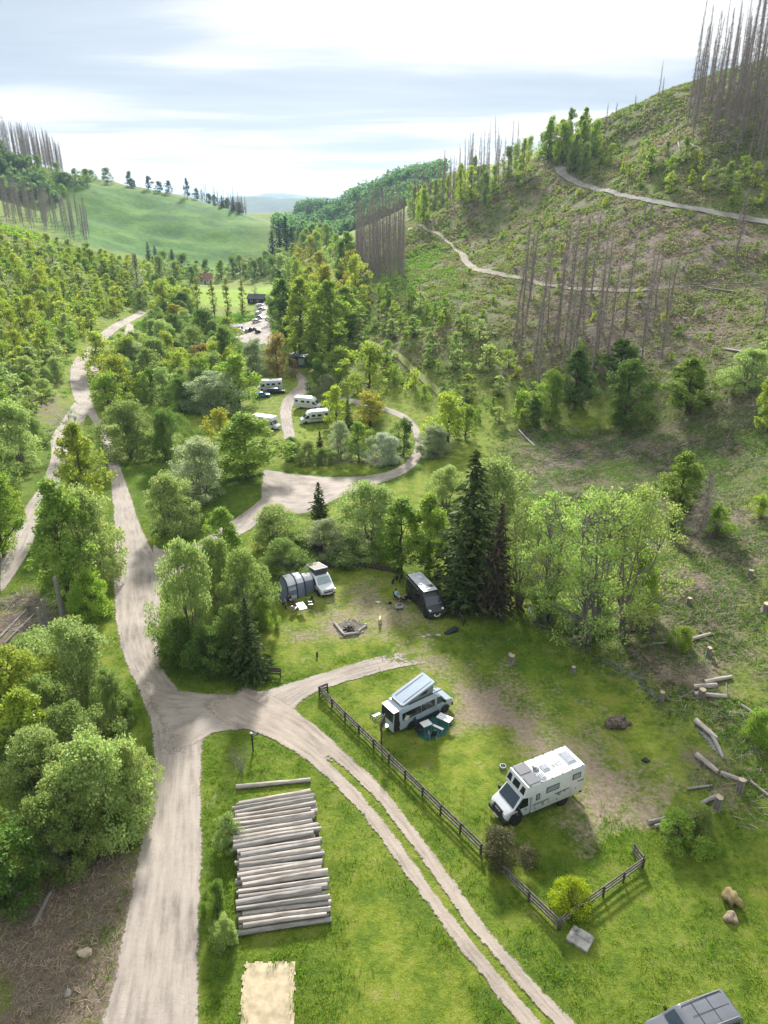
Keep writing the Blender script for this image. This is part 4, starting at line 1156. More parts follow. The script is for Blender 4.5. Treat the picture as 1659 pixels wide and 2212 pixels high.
# ------------------------------------------------------------------ dead spruces
def dead(outline, gap, seed, hh, label, group, n, kind='dead'):
    for x, y in scatter(outline, gap, seed, n, off_road):
        h = frng.uniform(*hh)
        plant(kind, on(x, y), h, frng.uniform(2.4, 4.0) * (1.2 if kind == 'far_dead' else 1), GREY, label, None, group, name='dead_spruce')
N_FAR = {24: 16, 25: 95, 26: 60, 27: 32}
FAR_V, FAR_F = [], []
def far_dead(outline, gap, seed, hh, n):
    for x, y in scatter(outline, gap, seed, n, off_road):
        p = on(x, y); a = frng.uniform(0, 6.28); k = frng.uniform(*hh) / 28
        for me_ in PROTO['far_dead'][frng.randrange(2)][:2]:
            v = np.empty(len(me_.vertices) * 3, np.float32); me_.vertices.foreach_get('co', v); v = v.reshape(-1, 3) * k
            f = np.empty(len(me_.polygons) * 4, np.int32); me_.polygons.foreach_get('vertices', f)
            FAR_F.append(f.reshape(-1, 4) + sum(len(q) for q in FAR_V))
            FAR_V.append(np.c_[v[:, 0] * math.cos(a) - v[:, 1] * math.sin(a) + p[0], v[:, 0] * math.sin(a) + v[:, 1] * math.cos(a) + p[1], v[:, 2] + p[2] - .3])
dead([(1480, 300), (1659, 350), (1659, 140), (1580, 178), (1490, 222)], 3.4, 21, (16, 38), 'tall bare dead spruce in the stand at the upper right of the hillside', 'dead spruces at the upper right', 90)
dead([(768, 628), (872, 612), (878, 540), (768, 560)], 2.7, 22, (24, 34), 'bare brown dead spruce in the dense stand in the middle of the valley side', 'dense dead spruce stand', 72)
for x, y, yt in ((1122, 770, 480), (1150, 790, 500), (1162, 830, 520), (1190, 780, 500), (1205, 740, 470), (1215, 800, 480), (1236, 770, 500), (1245, 760, 465), (1290, 770, 480), (1300, 720, 490), (1385, 790, 520), (1393, 730, 540), (1280, 800, 540), (1345, 740, 520), (1180, 740, 560), (1260, 720, 520), (1430, 770, 560), (1650, 700, 430), (1590, 560, 405), (1110, 740, 500), (1135, 700, 470), (1228, 690, 455), (1310, 790, 530),  (1410, 700, 540), (1440, 690, 520), (1275, 650, 450), (1145, 650, 490), (1222, 830, 540)):
    T('dead', x, y, yt, 40, GREY, 'bare dead spruce standing alone-stemmed on the felled right hillside', group='scattered dead spruces on the right hillside', name='dead_spruce')
dead([(880, 455), (950, 435), (1130, 365), (1130, 385), (1010, 445), (900, 480)], 5.5, 23, (15, 30), 'dead spruce in the row along the right ridge', 'dead spruces along the right ridge', 75)
far_dead([(880, 470), (760, 500), (700, 470), (800, 440), (880, 440)], 16, 24, (22, 28), N_FAR[24])
far_dead([(0, 362), (0, 330), (60, 340), (140, 365), (130, 376), (60, 364)], 5.5, 25, (26, 36), N_FAR[25])
far_dead([(0, 480), (90, 500), (190, 530), (200, 500), (120, 470), (30, 450)], 6, 26, (22, 30), N_FAR[26])
far_dead([(330, 408), (410, 428), (520, 458), (540, 455), (420, 420)], 9, 27, (16, 26), N_FAR[27])
for x, y, yt in ((1422, 212, 130), (1430, 208, 165), (1310, 262, 222), (1330, 250, 220), (1372, 232, 205), (1270, 262, 240)):
    T('dead', x, y, yt, 12, GREY, 'broken dead trunk on the right skyline', group='broken trunks on the skyline', which=3, name='dead_spruce')
tag(link('far_dead_spruces', np_mesh('far_dead_spruces', np.concatenate(FAR_V), np.concatenate(FAR_F), DEADWOOD)), 'bare brown dead spruces on the far left hills and behind the meadow', 'dead trees', kind='stuff')

# ------------------------------------------------------------------ ground cover nobody could count
def road_mask(x, y):
    m = np.zeros(x.shape)
    for r in ROADS: m = np.maximum(m, pmask(r, x, y, .5))
    return m
def in_view(x, y, z, margin=40):
    px, py = project(x, y, z); return (px > -margin) & (px < W0 + margin) & (py > -margin) & (py < H0 + margin) & (y > 10)
def blades(x, y, h, w, per, rng):
    n = len(x); X = np.repeat(x, per); Y = np.repeat(y, per); Hh = np.repeat(h, per) * rng.uniform(.6, 1.2, n * per); Ww = np.repeat(w, per)
    X = X + rng.normal(size=n * per) * np.repeat(w, per) * 5; Y = Y + rng.normal(size=n * per) * np.repeat(w, per) * 5
    Z = Hg(X, Y) - .02; a = rng.uniform(0, 6.283, n * per); l = rng.normal(size=(n * per, 2)) * Hh[:, None] * .55
    A = np.c_[X - np.cos(a) * Ww, Y - np.sin(a) * Ww, Z]; B = np.c_[X + np.cos(a) * Ww, Y + np.sin(a) * Ww, Z]; T_ = np.c_[X + l[:, 0], Y + l[:, 1], Z + Hh]
    return np.stack([A, B, T_], 1).reshape(-1, 3), np.arange(3 * n * per).reshape(-1, 3)
srng = np.random.default_rng(5)
def pick(n, x0, x1, y0, y1, dens):
    x = srng.uniform(x0, x1, n); y = srng.uniform(y0, y1, n)
    keep = srng.uniform(0, 1, n) < dens(x, y); x, y = x[keep], y[keep]
    keep = in_view(x, y, Hg(x, y)); x, y = x[keep], y[keep]
    keep = road_mask(x, y) < .45; return x[keep], y[keep]
def blend(*p): return np.clip(np.prod(p, axis=0), 0, 1)
# short turf
x, y = pick(150000, -40, 45, 23, 100, lambda x, y: np.clip(1.05 - sample(M_DIRT, x, y) * 1.7 - sample(M_BROWN, x, y) * 1.2, 0, 1) * np.clip(1.25 - y / 110, .12, 1) * np.clip(fbm(x / 3, y / 3, 44) * 2.0 - .35, .1, 1))
V, Fq = blades(x, y, srng.uniform(.06, .15, len(x)), np.full(len(x), .018), 5, srng)
tag(link('grass', np_mesh('grass', V, Fq, LEAF), None, (.25, .31, .042)), 'short green grass on the camp lawns and road verges', 'grass', kind='stuff')
# rank grass and herbs on verges and banks
x, y = pick(330000, -50, 60, 23, 150, lambda x, y: np.clip(sample(M_LUSH, x, y) * 1.3 - .1, 0, 1) * np.clip(fbm(x / 1.3, y / 1.3, 45) * 2.2 - .55, .03, 1) * np.clip(1.3 - y / 130, .2, 1))
V, Fq = blades(x, y, srng.uniform(.14, .38, len(x)), srng.uniform(.018, .034, len(x)), 6, srng)
tag(link('tall_grass', np_mesh('tall_grass', V, Fq, LEAF), None, (.15, .255, .028)), 'rank dark green grass and nettles along the tracks and the stream', 'grass', kind='stuff')
def clumps(x, y, r, per, leaf, flat=.2):
    n = len(x); X = np.repeat(x, per); Y = np.repeat(y, per); rr = np.repeat(r, per)
    d = srng.normal(size=(n * per, 3)); d /= np.linalg.norm(d, axis=1)[:, None]; d *= (srng.uniform(0, 1, n * per) ** .4)[:, None]
    d[:, 2] = np.abs(d[:, 2]) * .8
    C = np.c_[X, Y, np.repeat(Hg(x, y), per)] + d * rr[:, None]
    return diamonds(C, np.full(n * per, leaf) if np.isscalar(leaf) else np.repeat(leaf, per), srng, flat)
def undergrowth(name, n, box, dens, rad, per, leaf, color, label):
    x, y = pick(n, *box, dens)
    r = srng.uniform(*rad, len(x)) * np.clip(y / 160, .8, 1.8); V, Fq = clumps(x, y, r, per, leaf * np.clip(y / 160, .75, 2.4))
    tag(link(name, np_mesh(name, V, Fq, LEAF), None, color), label, 'undergrowth', kind='stuff')
patch = lambda x, y, s, sd: np.clip((fbm(x / s, y / s, sd) - .45) * 6, 0, 1)
undergrowth('low_brush', 170000, (-10, 175, 120, 470), lambda x, y: sample(M_WILD, x, y) * patch(x, y, 4, 51) * np.clip(1.15 - y / 520, .25, 1), (.3, .75), 8, .36, (.165, .225, .048), 'low green brush and bramble covering the felled right hillside')
undergrowth('dry_brush', 150000, (-10, 175, 120, 470), lambda x, y: sample(M_WILD, x, y) * patch(x, y, 5, 53) * np.clip(1.15 - y / 520, .25, 1), (.25, .6), 7, .36, (.22, .195, .115), 'dry straw-coloured brush on the felled right hillside')
undergrowth('left_brush', 26000, (-240, -70, 110, 440), lambda x, y: sample(M_WILD, x, y) * patch(x, y, 8, 55), (.5, 1.3), 14, .5, (.20, .31, .045), 'low leafy growth under the young trees of the left hillside')
undergrowth('clearing_herbs', 60000, (12, 75, 40, 150), lambda x, y: patch(x, y, 3.5, 57) * np.clip(sample(M_CLEAR, x, y) * 1.2, 0, 1), (.25, .65), 12, .22, (.12, .225, .035), 'fresh green herbs and bramble in the clearing beyond the stream')
undergrowth('dark_herbs', 60000, (12, 75, 40, 150), lambda x, y: patch(x, y, 4.5, 58) * np.clip(sample(M_CLEAR, x, y) * 1.2, 0, 1), (.2, .6), 11, .2, (.075, .115, .024), 'dark green herbs in the clearing beyond the stream')
undergrowth('bank_herbs', 30000, (4, 60, 22, 80), lambda x, y: np.clip(patch(x, y, 3, 60) * np.clip(sample(M_LUSH, x, y) * 1.4 - .4, 0, 1), 0, 1), (.12, .4), 9, .16, (.085, .19, .028), 'dark rank herbs on the grass banks at the right and along the fence')
undergrowth('woodland_floor', 22000, (-100, 25, 120, 330), lambda x, y: patch(x, y, 8, 59) * np.clip((y - 110) / 30, 0, 1) * (1 - sample(M_FIELD, x, y)) * np.where((x > -42) & (x < 12) & (y > 126) & (y < 205), .12, .9), (.4, 1.0), 12, .4, (.135, .25, .04), 'low green undergrowth on the valley floor')
x, y = pick(900, 14, 34, 55, 74, lambda x, y: pmask(gpoly([(1010, 1350), (1060, 1345), (1100, 1385), (1040, 1400)]), x, y, 1.5))
V, Fq = clumps(*pick(5000, 5, 22, 58, 84, lambda x, y: pmask(gpoly([(1000, 1350), (1060, 1340), (1110, 1385), (1040, 1405)]), x, y, 2)), np.float64(.22) * np.ones(1) if False else .22, 7, .13) if False else clumps(x, y, np.full(len(x), .25), 8, .12)
tag(link('white_flowers', np_mesh('white_flowers', V, Fq, LEAF), None, (.55, .62, .55)), 'patch of small white flowers at the lawn edge by the stream', 'flowers', kind='stuff')
# brushwood: thousands of dead sticks
def sticks(name, n, box, dens, L, rad, label, m=None):
    x, y = pick(n, *box, dens); k = len(x); l = srng.uniform(*L, k) * srng.uniform(.4, 1, k); a = srng.uniform(0, 6.283, k)
    x2, y2 = x + np.cos(a) * l, y + np.sin(a) * l
    z, z2 = Hg(x, y) + srng.uniform(.02, .16, k), Hg(x2, y2) + srng.uniform(.02, .5, k); r = srng.uniform(*rad, k)
    V, Fq = tubes(np.c_[x, y, z, x2, y2, z2, r, r * .5], 3)
    tag(link(name, np_mesh(name, V, Fq, m or STICKWOOD)), label, 'brushwood', kind='stuff')
STICKWOOD = mat('weathered_sticks', (.34, .30, .255), rough=.95, var=.35, scale=.8)
sticks('brushwood', 45000, (14, 80, 40, 150), lambda x, y: np.clip(sample(M_BROWN, x, y) * 1.8, 0, 1) * np.clip(fbm(x / 5, y / 5, 71) * 2.8 - .8, 0, 1) * np.clip(sample(M_CLEAR, x, y) * 3 - .3, 0, 1), (.4, 2.3), (.012, .038), 'grey dead branches strewn over the felled ground by the stream')
sticks('hillside_brushwood', 26000, (10, 170, 120, 400), lambda x, y: sample(M_WILD, x, y) * np.clip(sample(M_BROWN, x, y) * 2.6 - 1.0, 0, 1), (1, 5), (.04, .10), 'grey dead branches on the felled right hillside')
sticks('bark_litter', 12000, (-32, -12, 22, 46), lambda x, y: np.clip(sample(M_BROWN, x, y) * 1.2, 0, 1), (.15, .7), (.008, .03), 'bark and wood chips on the bare ground at the lower left', mat('wood_chips', (.42, .33, .22), rough=.95, var=.3, scale=1))
sticks('brushwood_heap', 1500, (-50, -36, 68, 84), lambda x, y: pmask(gpoly([(0, 1300), (60, 1285), (125, 1320), (100, 1375), (0, 1395)]), x, y, 1.5), (1.0, 4.0), (.015, .04), 'heap of grey brushwood between the two tracks')
# far woods that read as one mass
def far_wood(name, outline_world, n, seed, size, color, label):
    rng = np.random.default_rng(seed); poly = np.array(outline_world); lo, hi = poly.min(0), poly.max(0)
    q = rng.uniform(lo, hi, (n * 4, 2)); q = q[pmask(poly, q[:, 0], q[:, 1], .5) > .5][:n]
    r = size * rng.uniform(.7, 1.4, len(q)); per = 46
    d = rng.normal(size=(len(q), per, 3)); d /= np.linalg.norm(d, axis=2)[..., None]; d *= rng.uniform(.6, 1, (len(q), per, 1)); d[..., 2] = np.abs(d[..., 2]) * 1.25
    base = np.c_[q, Hg(q[:, 0], q[:, 1]) + r * .7]
    C = (base[:, None] + d * r[:, None, None]).reshape(-1, 3)
    V, Fq = diamonds(C, np.full(len(C), size * .62), rng, .2)
    tag(link(name, np_mesh(name, V, Fq, LEAF), None, color), label, 'forest', kind='stuff')
far_wood('far_forest', [(-100, 690), (-30, 640), (20, 640), (60, 760), (70, 900), (30, 1150), (-120, 1080), (-120, 900)], 1300, 3, 6.0, (.10, .20, .06), 'dense green forest on the far right hill')
far_wood('far_left_forest', [(-500, 560), (-300, 560), (-265, 640), (-330, 690), (-500, 720)], 420, 4, 6.5, (.10, .18, .05), 'green wood on the far left hill')

# ------------------------------------------------------------------ vehicles
GLASS = mat('dark_glass', (.012, .016, .020), rough=.08, var=.05, spec=.45)
WIND = mat('windscreen_glass', (.035, .055, .07), rough=.05, var=.1, spec=.6)
TYRE = mat('tyre_rubber', (.022, .022, .022), rough=.9, var=.2)
RIM = mat('rim_metal', (.32, .33, .34), rough=.35, metal=.7, var=.1)
BLACKRIM = mat('black_rim', (.03, .03, .032), rough=.4, var=.1)
WHITE = mat('white_paint', (.62, .64, .66), rough=.28, var=.04, scale=1.5, coat=.4)
ICE = mat('pale_blue_grey_paint', (.35, .42, .50), rough=.28, var=.04, scale=1.5, coat=.4)
ANTHR = mat('anthracite_paint', (.022, .024, .031), rough=.35, var=.08, scale=1.5, coat=.12)
BLACKP = mat('black_plastic', (.022, .022, .024), rough=.6, var=.15)
GREYP = mat('grey_plastic', (.22, .23, .24), rough=.6, var=.1)
LAMP = mat('headlight_glass', (.72, .75, .78), rough=.12, var=.05, spec=.9)
REDL = mat('tail_light_red', (.45, .02, .015), rough=.2, var=.05)
SOLAR = mat('solar_cells', (.16, .165, .18), rough=.25, var=.15, scale=9, stretch=(1, 6, 1))
HATCH = mat('roof_hatch', (.30, .32, .36), rough=.2, var=.12, spec=.7)
PLATE = mat('number_plate', (.75, .76, .74), rough=.5, var=.04)
CANVAS = mat('grey_canvas', (.20, .225, .26), rough=.9, var=.1, scale=3)
DCANVAS = mat('dark_canvas', (.075, .080, .092), rough=.9, var=.12, scale=3)

def loft(prof, hw, steps=((-1, .07), (-.97, .025), (-.9, 0), (-.45, 0), (0, 0), (.45, 0), (.9, 0), (.97, .025), (1, .07))):
    """closed side outline (x, z) swept over the width hw(x, z), its rim drawn in a little at the flanks"""
    P = np.array(prof); n = len(P); c = (P.max(0) + P.min(0)) / 2; size = (P.max(0) - P.min(0)) / 2
    mb = MB(); vs = []
    for s, d in steps:
        for x, z in P:
            k = (1 - d / size[0], 1 - d / size[1])
            vs.append((c[0] + (x - c[0]) * k[0], s * hw(x, z), c[1] + (z - c[1]) * k[1]))
    fs = []
    for r in range(len(steps) - 1):
        for i in range(n):
            j = (i + 1) % n; fs.append((r * n + i, r * n + j, r * n + n + j, r * n + n + i))
    fs += [tuple(range(n)), tuple(range((len(steps) - 1) * n, len(steps) * n))]
    mb.add(vs, fs); return mb
def side_pane(poly, hw, side, out=.012, th=.03):
    mb = MB(); n = len(poly)
    a = [(x, side * (hw(x, z) + out), z) for x, z in poly]; b = [(x, side * (hw(x, z) + out - th), z) for x, z in poly]
    mb.add(a + b, [tuple(range(n)), tuple(range(2 * n - 1, n - 1, -1))] + [(i, n + i, n + (i + 1) % n, (i + 1) % n) for i in range(n)])
    return mb
def slab_pane(corners, th=.03, out=.012):
    """flat four-or-more cornered pane lying on a sloping face"""
    c = [Vector(p) for p in corners]; nrm = (c[1] - c[0]).cross(c[2] - c[0]).normalized()
    mb = MB(); n = len(c); a = [p + nrm * out for p in c]; b = [p + nrm * (out - th) for p in c]
    mb.add(a + b, [tuple(range(n)), tuple(range(2 * n - 1, n - 1, -1))] + [(i, n + i, n + (i + 1) % n, (i + 1) % n) for i in range(n)])
    return mb
_wheels = {}
def wheel(parent, x, y, r, w, rimmat=None, side=1):
    key = (round(r, 2), round(w, 2), rimmat.name if rimmat else '')
    if key not in _wheels:
        t = MB().lathe([(r * .55, -w / 2), (r * .93, -w / 2), (r, -w * .33), (r, w * .33), (r * .93, w / 2), (r * .55, w / 2)], 20, axis='y').mesh('wheel', TYRE, True)
        m = MB().lathe([(r * .58, -w * .42), (r * .58, w * .42), (r * .5, w * .5), (r * .42, w * .3), (r * .16, w * .36), (r * .1, w * .46)], 14, axis='y')
        for k in range(6):
            a = k * math.pi / 3; m.box((math.cos(a) * r * .33, w * .36, math.sin(a) * r * .33), (r * .34, w * .16, r * .1), 0, ('Y', -a))
        _wheels[key] = (t, m.mesh('rim', rimmat or RIM, True))
    t, m = _wheels[key]
    o = link('wheel', t, parent); o.location = (x, y, r); o.rotation_euler = (0, 0, 0 if side > 0 else math.pi)
    link('rim', m, o)
    return o
def wheels(o, xf, xr, hw, r=.34, w=.23, rimmat=None):
    for x in (xf, xr):
        for s in (1, -1): wheel(o, x, s * (hw - w * .45), r, w, rimmat, s)
def part(o, mb, name, m, smooth=False, label=None):
    p = mb.build(name, m, o, smooth)
    if label: p['label'] = label
    return p
def text_mesh(s, size, m, ext=.006):
    cu = bpy.data.curves.new(s, 'FONT'); cu.body = s; cu.size = size; cu.extrude = ext; cu.align_x = 'CENTER'; cu.align_y = 'CENTER'
    ob = bpy.data.objects.new('lettering', cu); col.objects.link(ob)
    dg = bpy.context.evaluated_depsgraph_get(); me = bpy.data.meshes.new_from_object(ob.evaluated_get(dg))
    bpy.data.objects.remove(ob); me.materials.clear(); me.materials.append(m); return me
def heading(fx, fy): return math.atan2(fy, fx)
def rest(o, pts):
    """settle a vehicle on the ground under its wheels"""
    zs = []
    for x, y in pts:
        a = o.rotation_euler[2]; zs.append(float(Hg(o.location[0] + x * math.cos(a) - y * math.sin(a), o.location[1] + x * math.sin(a) + y * math.cos(a))))
    o.location[2] = sum(zs) / len(zs) - .02
    if o.location[1] < 100: o.scale = (1.13,) * 3

# ---- white off-road truck camper
def truck_camper():
    o = thing('truck_camper', 'large white expedition truck camper with solar panels and GER lettering on its roof', 'camper', (12.4, 43.9, 0), heading(-.897, -.441))
    W = 1.1
    box = [(-3.35, .95), (-2.5, .72), (1.25, .72), (1.25, 2.2), (2.05, 2.42), (1.72, 3.22), (-3.2, 3.27), (-3.35, 3.1)]
    hb = lambda x, z: W
    part(o, loft(box, hb, ((-1, .05), (-.975, 0), (0, 0), (.975, 0), (1, .05))), 'body', WHITE, True)
    cab = [(1.27, .62), (3.05, .55), (3.28, .72), (3.32, 1.12), (3.2, 1.30), (2.72, 1.50), (2.02, 2.34), (1.27, 2.3)]
    hc = lambda x, z: 1.0 - max(0, z - 1.3) * .10 - max(0, x - 2.7) * .13
    part(o, loft(cab, hc), 'cab', WHITE, True)
    part(o, slab_pane([(2.70, -.86, 1.56), (2.70, .86, 1.56), (2.10, .78, 2.27), (2.10, -.78, 2.27)]), 'windscreen', WIND)
    for s in (1, -1):
        part(o, side_pane([(1.5, 1.42), (2.62, 1.42), (2.5, 1.62), (1.98, 2.16), (1.5, 2.16)], hc, s, .014), 'cab_window', GLASS)
        m = MB().box((2.42, s * 1.17, 1.62), (.12, .22, .36), 0, None, .03).box((2.45, s * 1.06, 1.45), (.05, .2, .05)); part(o, m, 'mirror', BLACKP)
        part(o, MB().box((3.18, s * .66, 1.14), (.22, .36, .2), s * -.12, None, .05), 'headlight', LAMP)
        part(o, MB().box((1.66, s * 1.005, 1.18), (.16, .02, .05)), 'door_handle', BLACKP)
        part(o, MB().prism([(2.02, .5), (2.16, .95), (2.42, 1.08), (2.72, .98), (2.86, .62), (3.0, .5), (3.08, .72), (2.86, 1.16), (2.06, 1.14), (1.88, .66)], 'y', s * .94, s * 1.03), 'wheel_arch', BLACKP)
    fb = MB().box((3.3, 0, .62), (.28, 2.02, .36), 0, None, .07).box((3.42, 0, .78), (.1, 1.5, .1), 0, None, .03); part(o, fb, 'front_bumper', BLACKP)
    g = part(o, slab_pane([(3.36, -.56, .86), (3.36, .56, .86), (3.27, .5, 1.27), (3.27, -.5, 1.27)], .08, .03), 'grille', BLACKP)
    t = link('lettering', text_mesh('IVECO', .2, LAMP), g); t.location = (3.355, 0, 1.09); t.rotation_euler = (R(78), 0, R(90))
    part(o, MB().box((3.46, 0, .55), (.02, .52, .12)), 'number_plate', PLATE)
    part(o, MB().box((3.33, .72, .74), (.1, .12, .1)).box((3.33, -.72, .74), (.1, .12, .1)), 'fog_lamp', LAMP)
    # alcove windows on the raked front
    def raked(y0, y1, z0, z1, k=.0):
        fx = lambda z: 2.05 - (z - 2.42) * .4125
        return [(fx(z0), y0, z0), (fx(z0), y1, z0), (fx(z1), y1 - k, z1), (fx(z1), y0 + k, z1)]
    for y0, y1, k in ((-1.0, -.52, .08), (-.34, .34, .0), (.52, 1.0, .08)):
        part(o, slab_pane(raked(y0, y1, 2.56, 3.02, k), .03, .016), 'alcove_window', GLASS)
    for s in (1, -1):
        for a, b, z0, z1 in ((-2.95, -2.2, 2.25, 2.75), (-1.05, .1, 2.02, 2.55), (.62, .96, 1.75, 2.3)):
            f = part(o, side_pane([(a, z0), (b, z0), (b, z1), (a, z1)], hb, s, .014), 'window', BLACKP)
            part(f, side_pane([(a + .07, z0 + .07), (b - .07, z0 + .07), (b - .07, z1 - .07), (a + .07, z1 - .07)], hb, s, .022), 'pane', HATCH)
        st = MB()
        for a, b, z in ((-3.3, -2.75, 1.92), (-2.0, -.7, 1.64), (-.2, 1.2, 1.42)): st.box(((a + b) / 2, s * 1.106, z), (b - a, .014, .07))
        part(o, st, 'stripe', BLACKP)
        lk = MB()
        for x, z, w_, h_ in ((-.2, 1.15, .1, .14), (.3, 1.2, .2, .26), (-.95, 1.05, .12, .12), (-1.6, 1.55, .12, .16), (.95, 1.05, .1, .1), (-2.6, 1.35, .1, .1)): lk.box((x, s * 1.105, z), (w_, .012, h_))
        part(o, lk, 'locker_hatch', GREYP)
        lid = MB()
        for x in (-2.15, 1.0): lid.box((x, s * 1.103, 1.25), (.02, .008, .95))
        part(o, lid, 'panel_seam', GREYP)
        em = MB().lathe([(.13, 0), (.16, 0), (.16, .01), (.13, .01)], 18, (-1.1, s * 1.104, 1.5), 'y').box((-1.1, s * 1.106, 1.5), (.26, .012, .03)).box((-1.1, s * 1.106, 1.5), (.03, .012, .26))
        part(o, em, 'round_emblem', GREYP)
        rl = MB()
        for x in (-3.0, -2.1, -1.2, -.3, .6, 1.5): rl.box((x, s * 1.09, 3.275), (.09, .09, .07), 0, None, .02)
        part(o, rl, 'marker_lamp', BLACKP)
    z = 3.262
    part(o, MB().box((1.05, .52, z + .035), (1.0, .92, .05), 0, None, .01).box((1.05, -.52, z + .035), (1.0, .92, .05), 0, None, .01), 'solar_panel', SOLAR)
    def hatch(x, y, a, b, m=HATCH):
        h = part(o, MB().box((x, y, z + .03), (a, b, .1), 0, None, .03), 'roof_hatch', WHITE); part(h, MB().box((x, y, z + .09), (a - .12, b - .12, .06), 0, None, .025), 'hatch_lid', m)
    hatch(-2.55, -.05, .78, 1.2); hatch(-.45, .05, .6, .62); hatch(.22, .62, .42, .6)
    ds = MB().lathe([(.24, z), (.24, z + .06), (.14, z + .12), (.05, z + .14)], 16, (.22, -.08, 0)).box((.3, -.2, z + .16), (.2, .3, .12), .3, None, .03)
    part(o, ds, 'satellite_dish', GREYP)
    t = link('lettering', text_mesh('GER', .52, mat('faded_lettering', (.17, .18, .19), rough=.5, var=.1), .004), o); t.location = (-1.42, .12, z + .006)
    rr = MB()
    for s in (1, -1): rr.box((-3.36, s * .95, 1.2), (.05, .12, .5), 0, None, .02)
    part(o, rr, 'tail_light', REDL)
    part(o, MB().box((-3.3, 0, .62), (.2, 2.0, .18), 0, None, .04), 'rear_bumper', BLACKP)
    part(o, MB().box((-1.2, 0, .58), (3.6, .9, .2)).box((0, .75, .55), (.9, .4, .3), 0, None, .04).box((-.1, -.75, .55), (.9, .4, .3), 0, None, .04), 'chassis', BLACKP)
    wheels(o, 2.42, -1.65, 1.02, .47, .28, BLACKRIM); rest(o, [(2.4, .9), (2.4, -.9), (-1.6, .9), (-1.6, -.9)])
truck_camper()

def van_shell(L, H, W, nose, kind='high', tumble=.09):
    """side outline of a panel van, nose at +x"""
    f, r = L / 2, -L / 2
    if kind == 'high':
        prof = [(r + .02, .42), (f - .25, .34), (f - .03, .5), (f, .95), (f - .12, 1.12), (f - nose, 1.34), (f - nose - .78, H - .42), (f - nose - 1.15, H - .07), (f - nose - 1.6, H), (r + .15, H), (r, H - .15)]
    else:
        prof = [(r + .02, .38), (f - .25, .3), (f - .03, .45), (f, .82), (f - .1, 1.02), (f - nose, 1.22), (f - nose - .72, H - .1), (f - nose - 1.05, H), (r + .18, H), (r + .02, H - .15), (r - .02, 1.0)]
    hw = lambda x, z: W / 2 - max(0, z - 1.15) * tumble - max(0, x - (f - nose - .1)) * .16
    return prof, hw, f, r

def wheel_arches(o, hw, xs, r, m=BLACKP):
    for x in xs:
        for s in (1, -1):
            P = [(x + (r + .09) * math.cos(a), r + (r + .09) * math.sin(a)) for a in np.linspace(0, math.pi, 9)]; Q = [(x + r * .98 * math.cos(a), r + r * .98 * math.sin(a)) for a in np.linspace(math.pi, 0, 9)]
            part(o, MB().prism(P + Q, 'y', s * (hw(x, .7) - .05), s * (hw(x, .7) + .02)), 'wheel_arch', m)

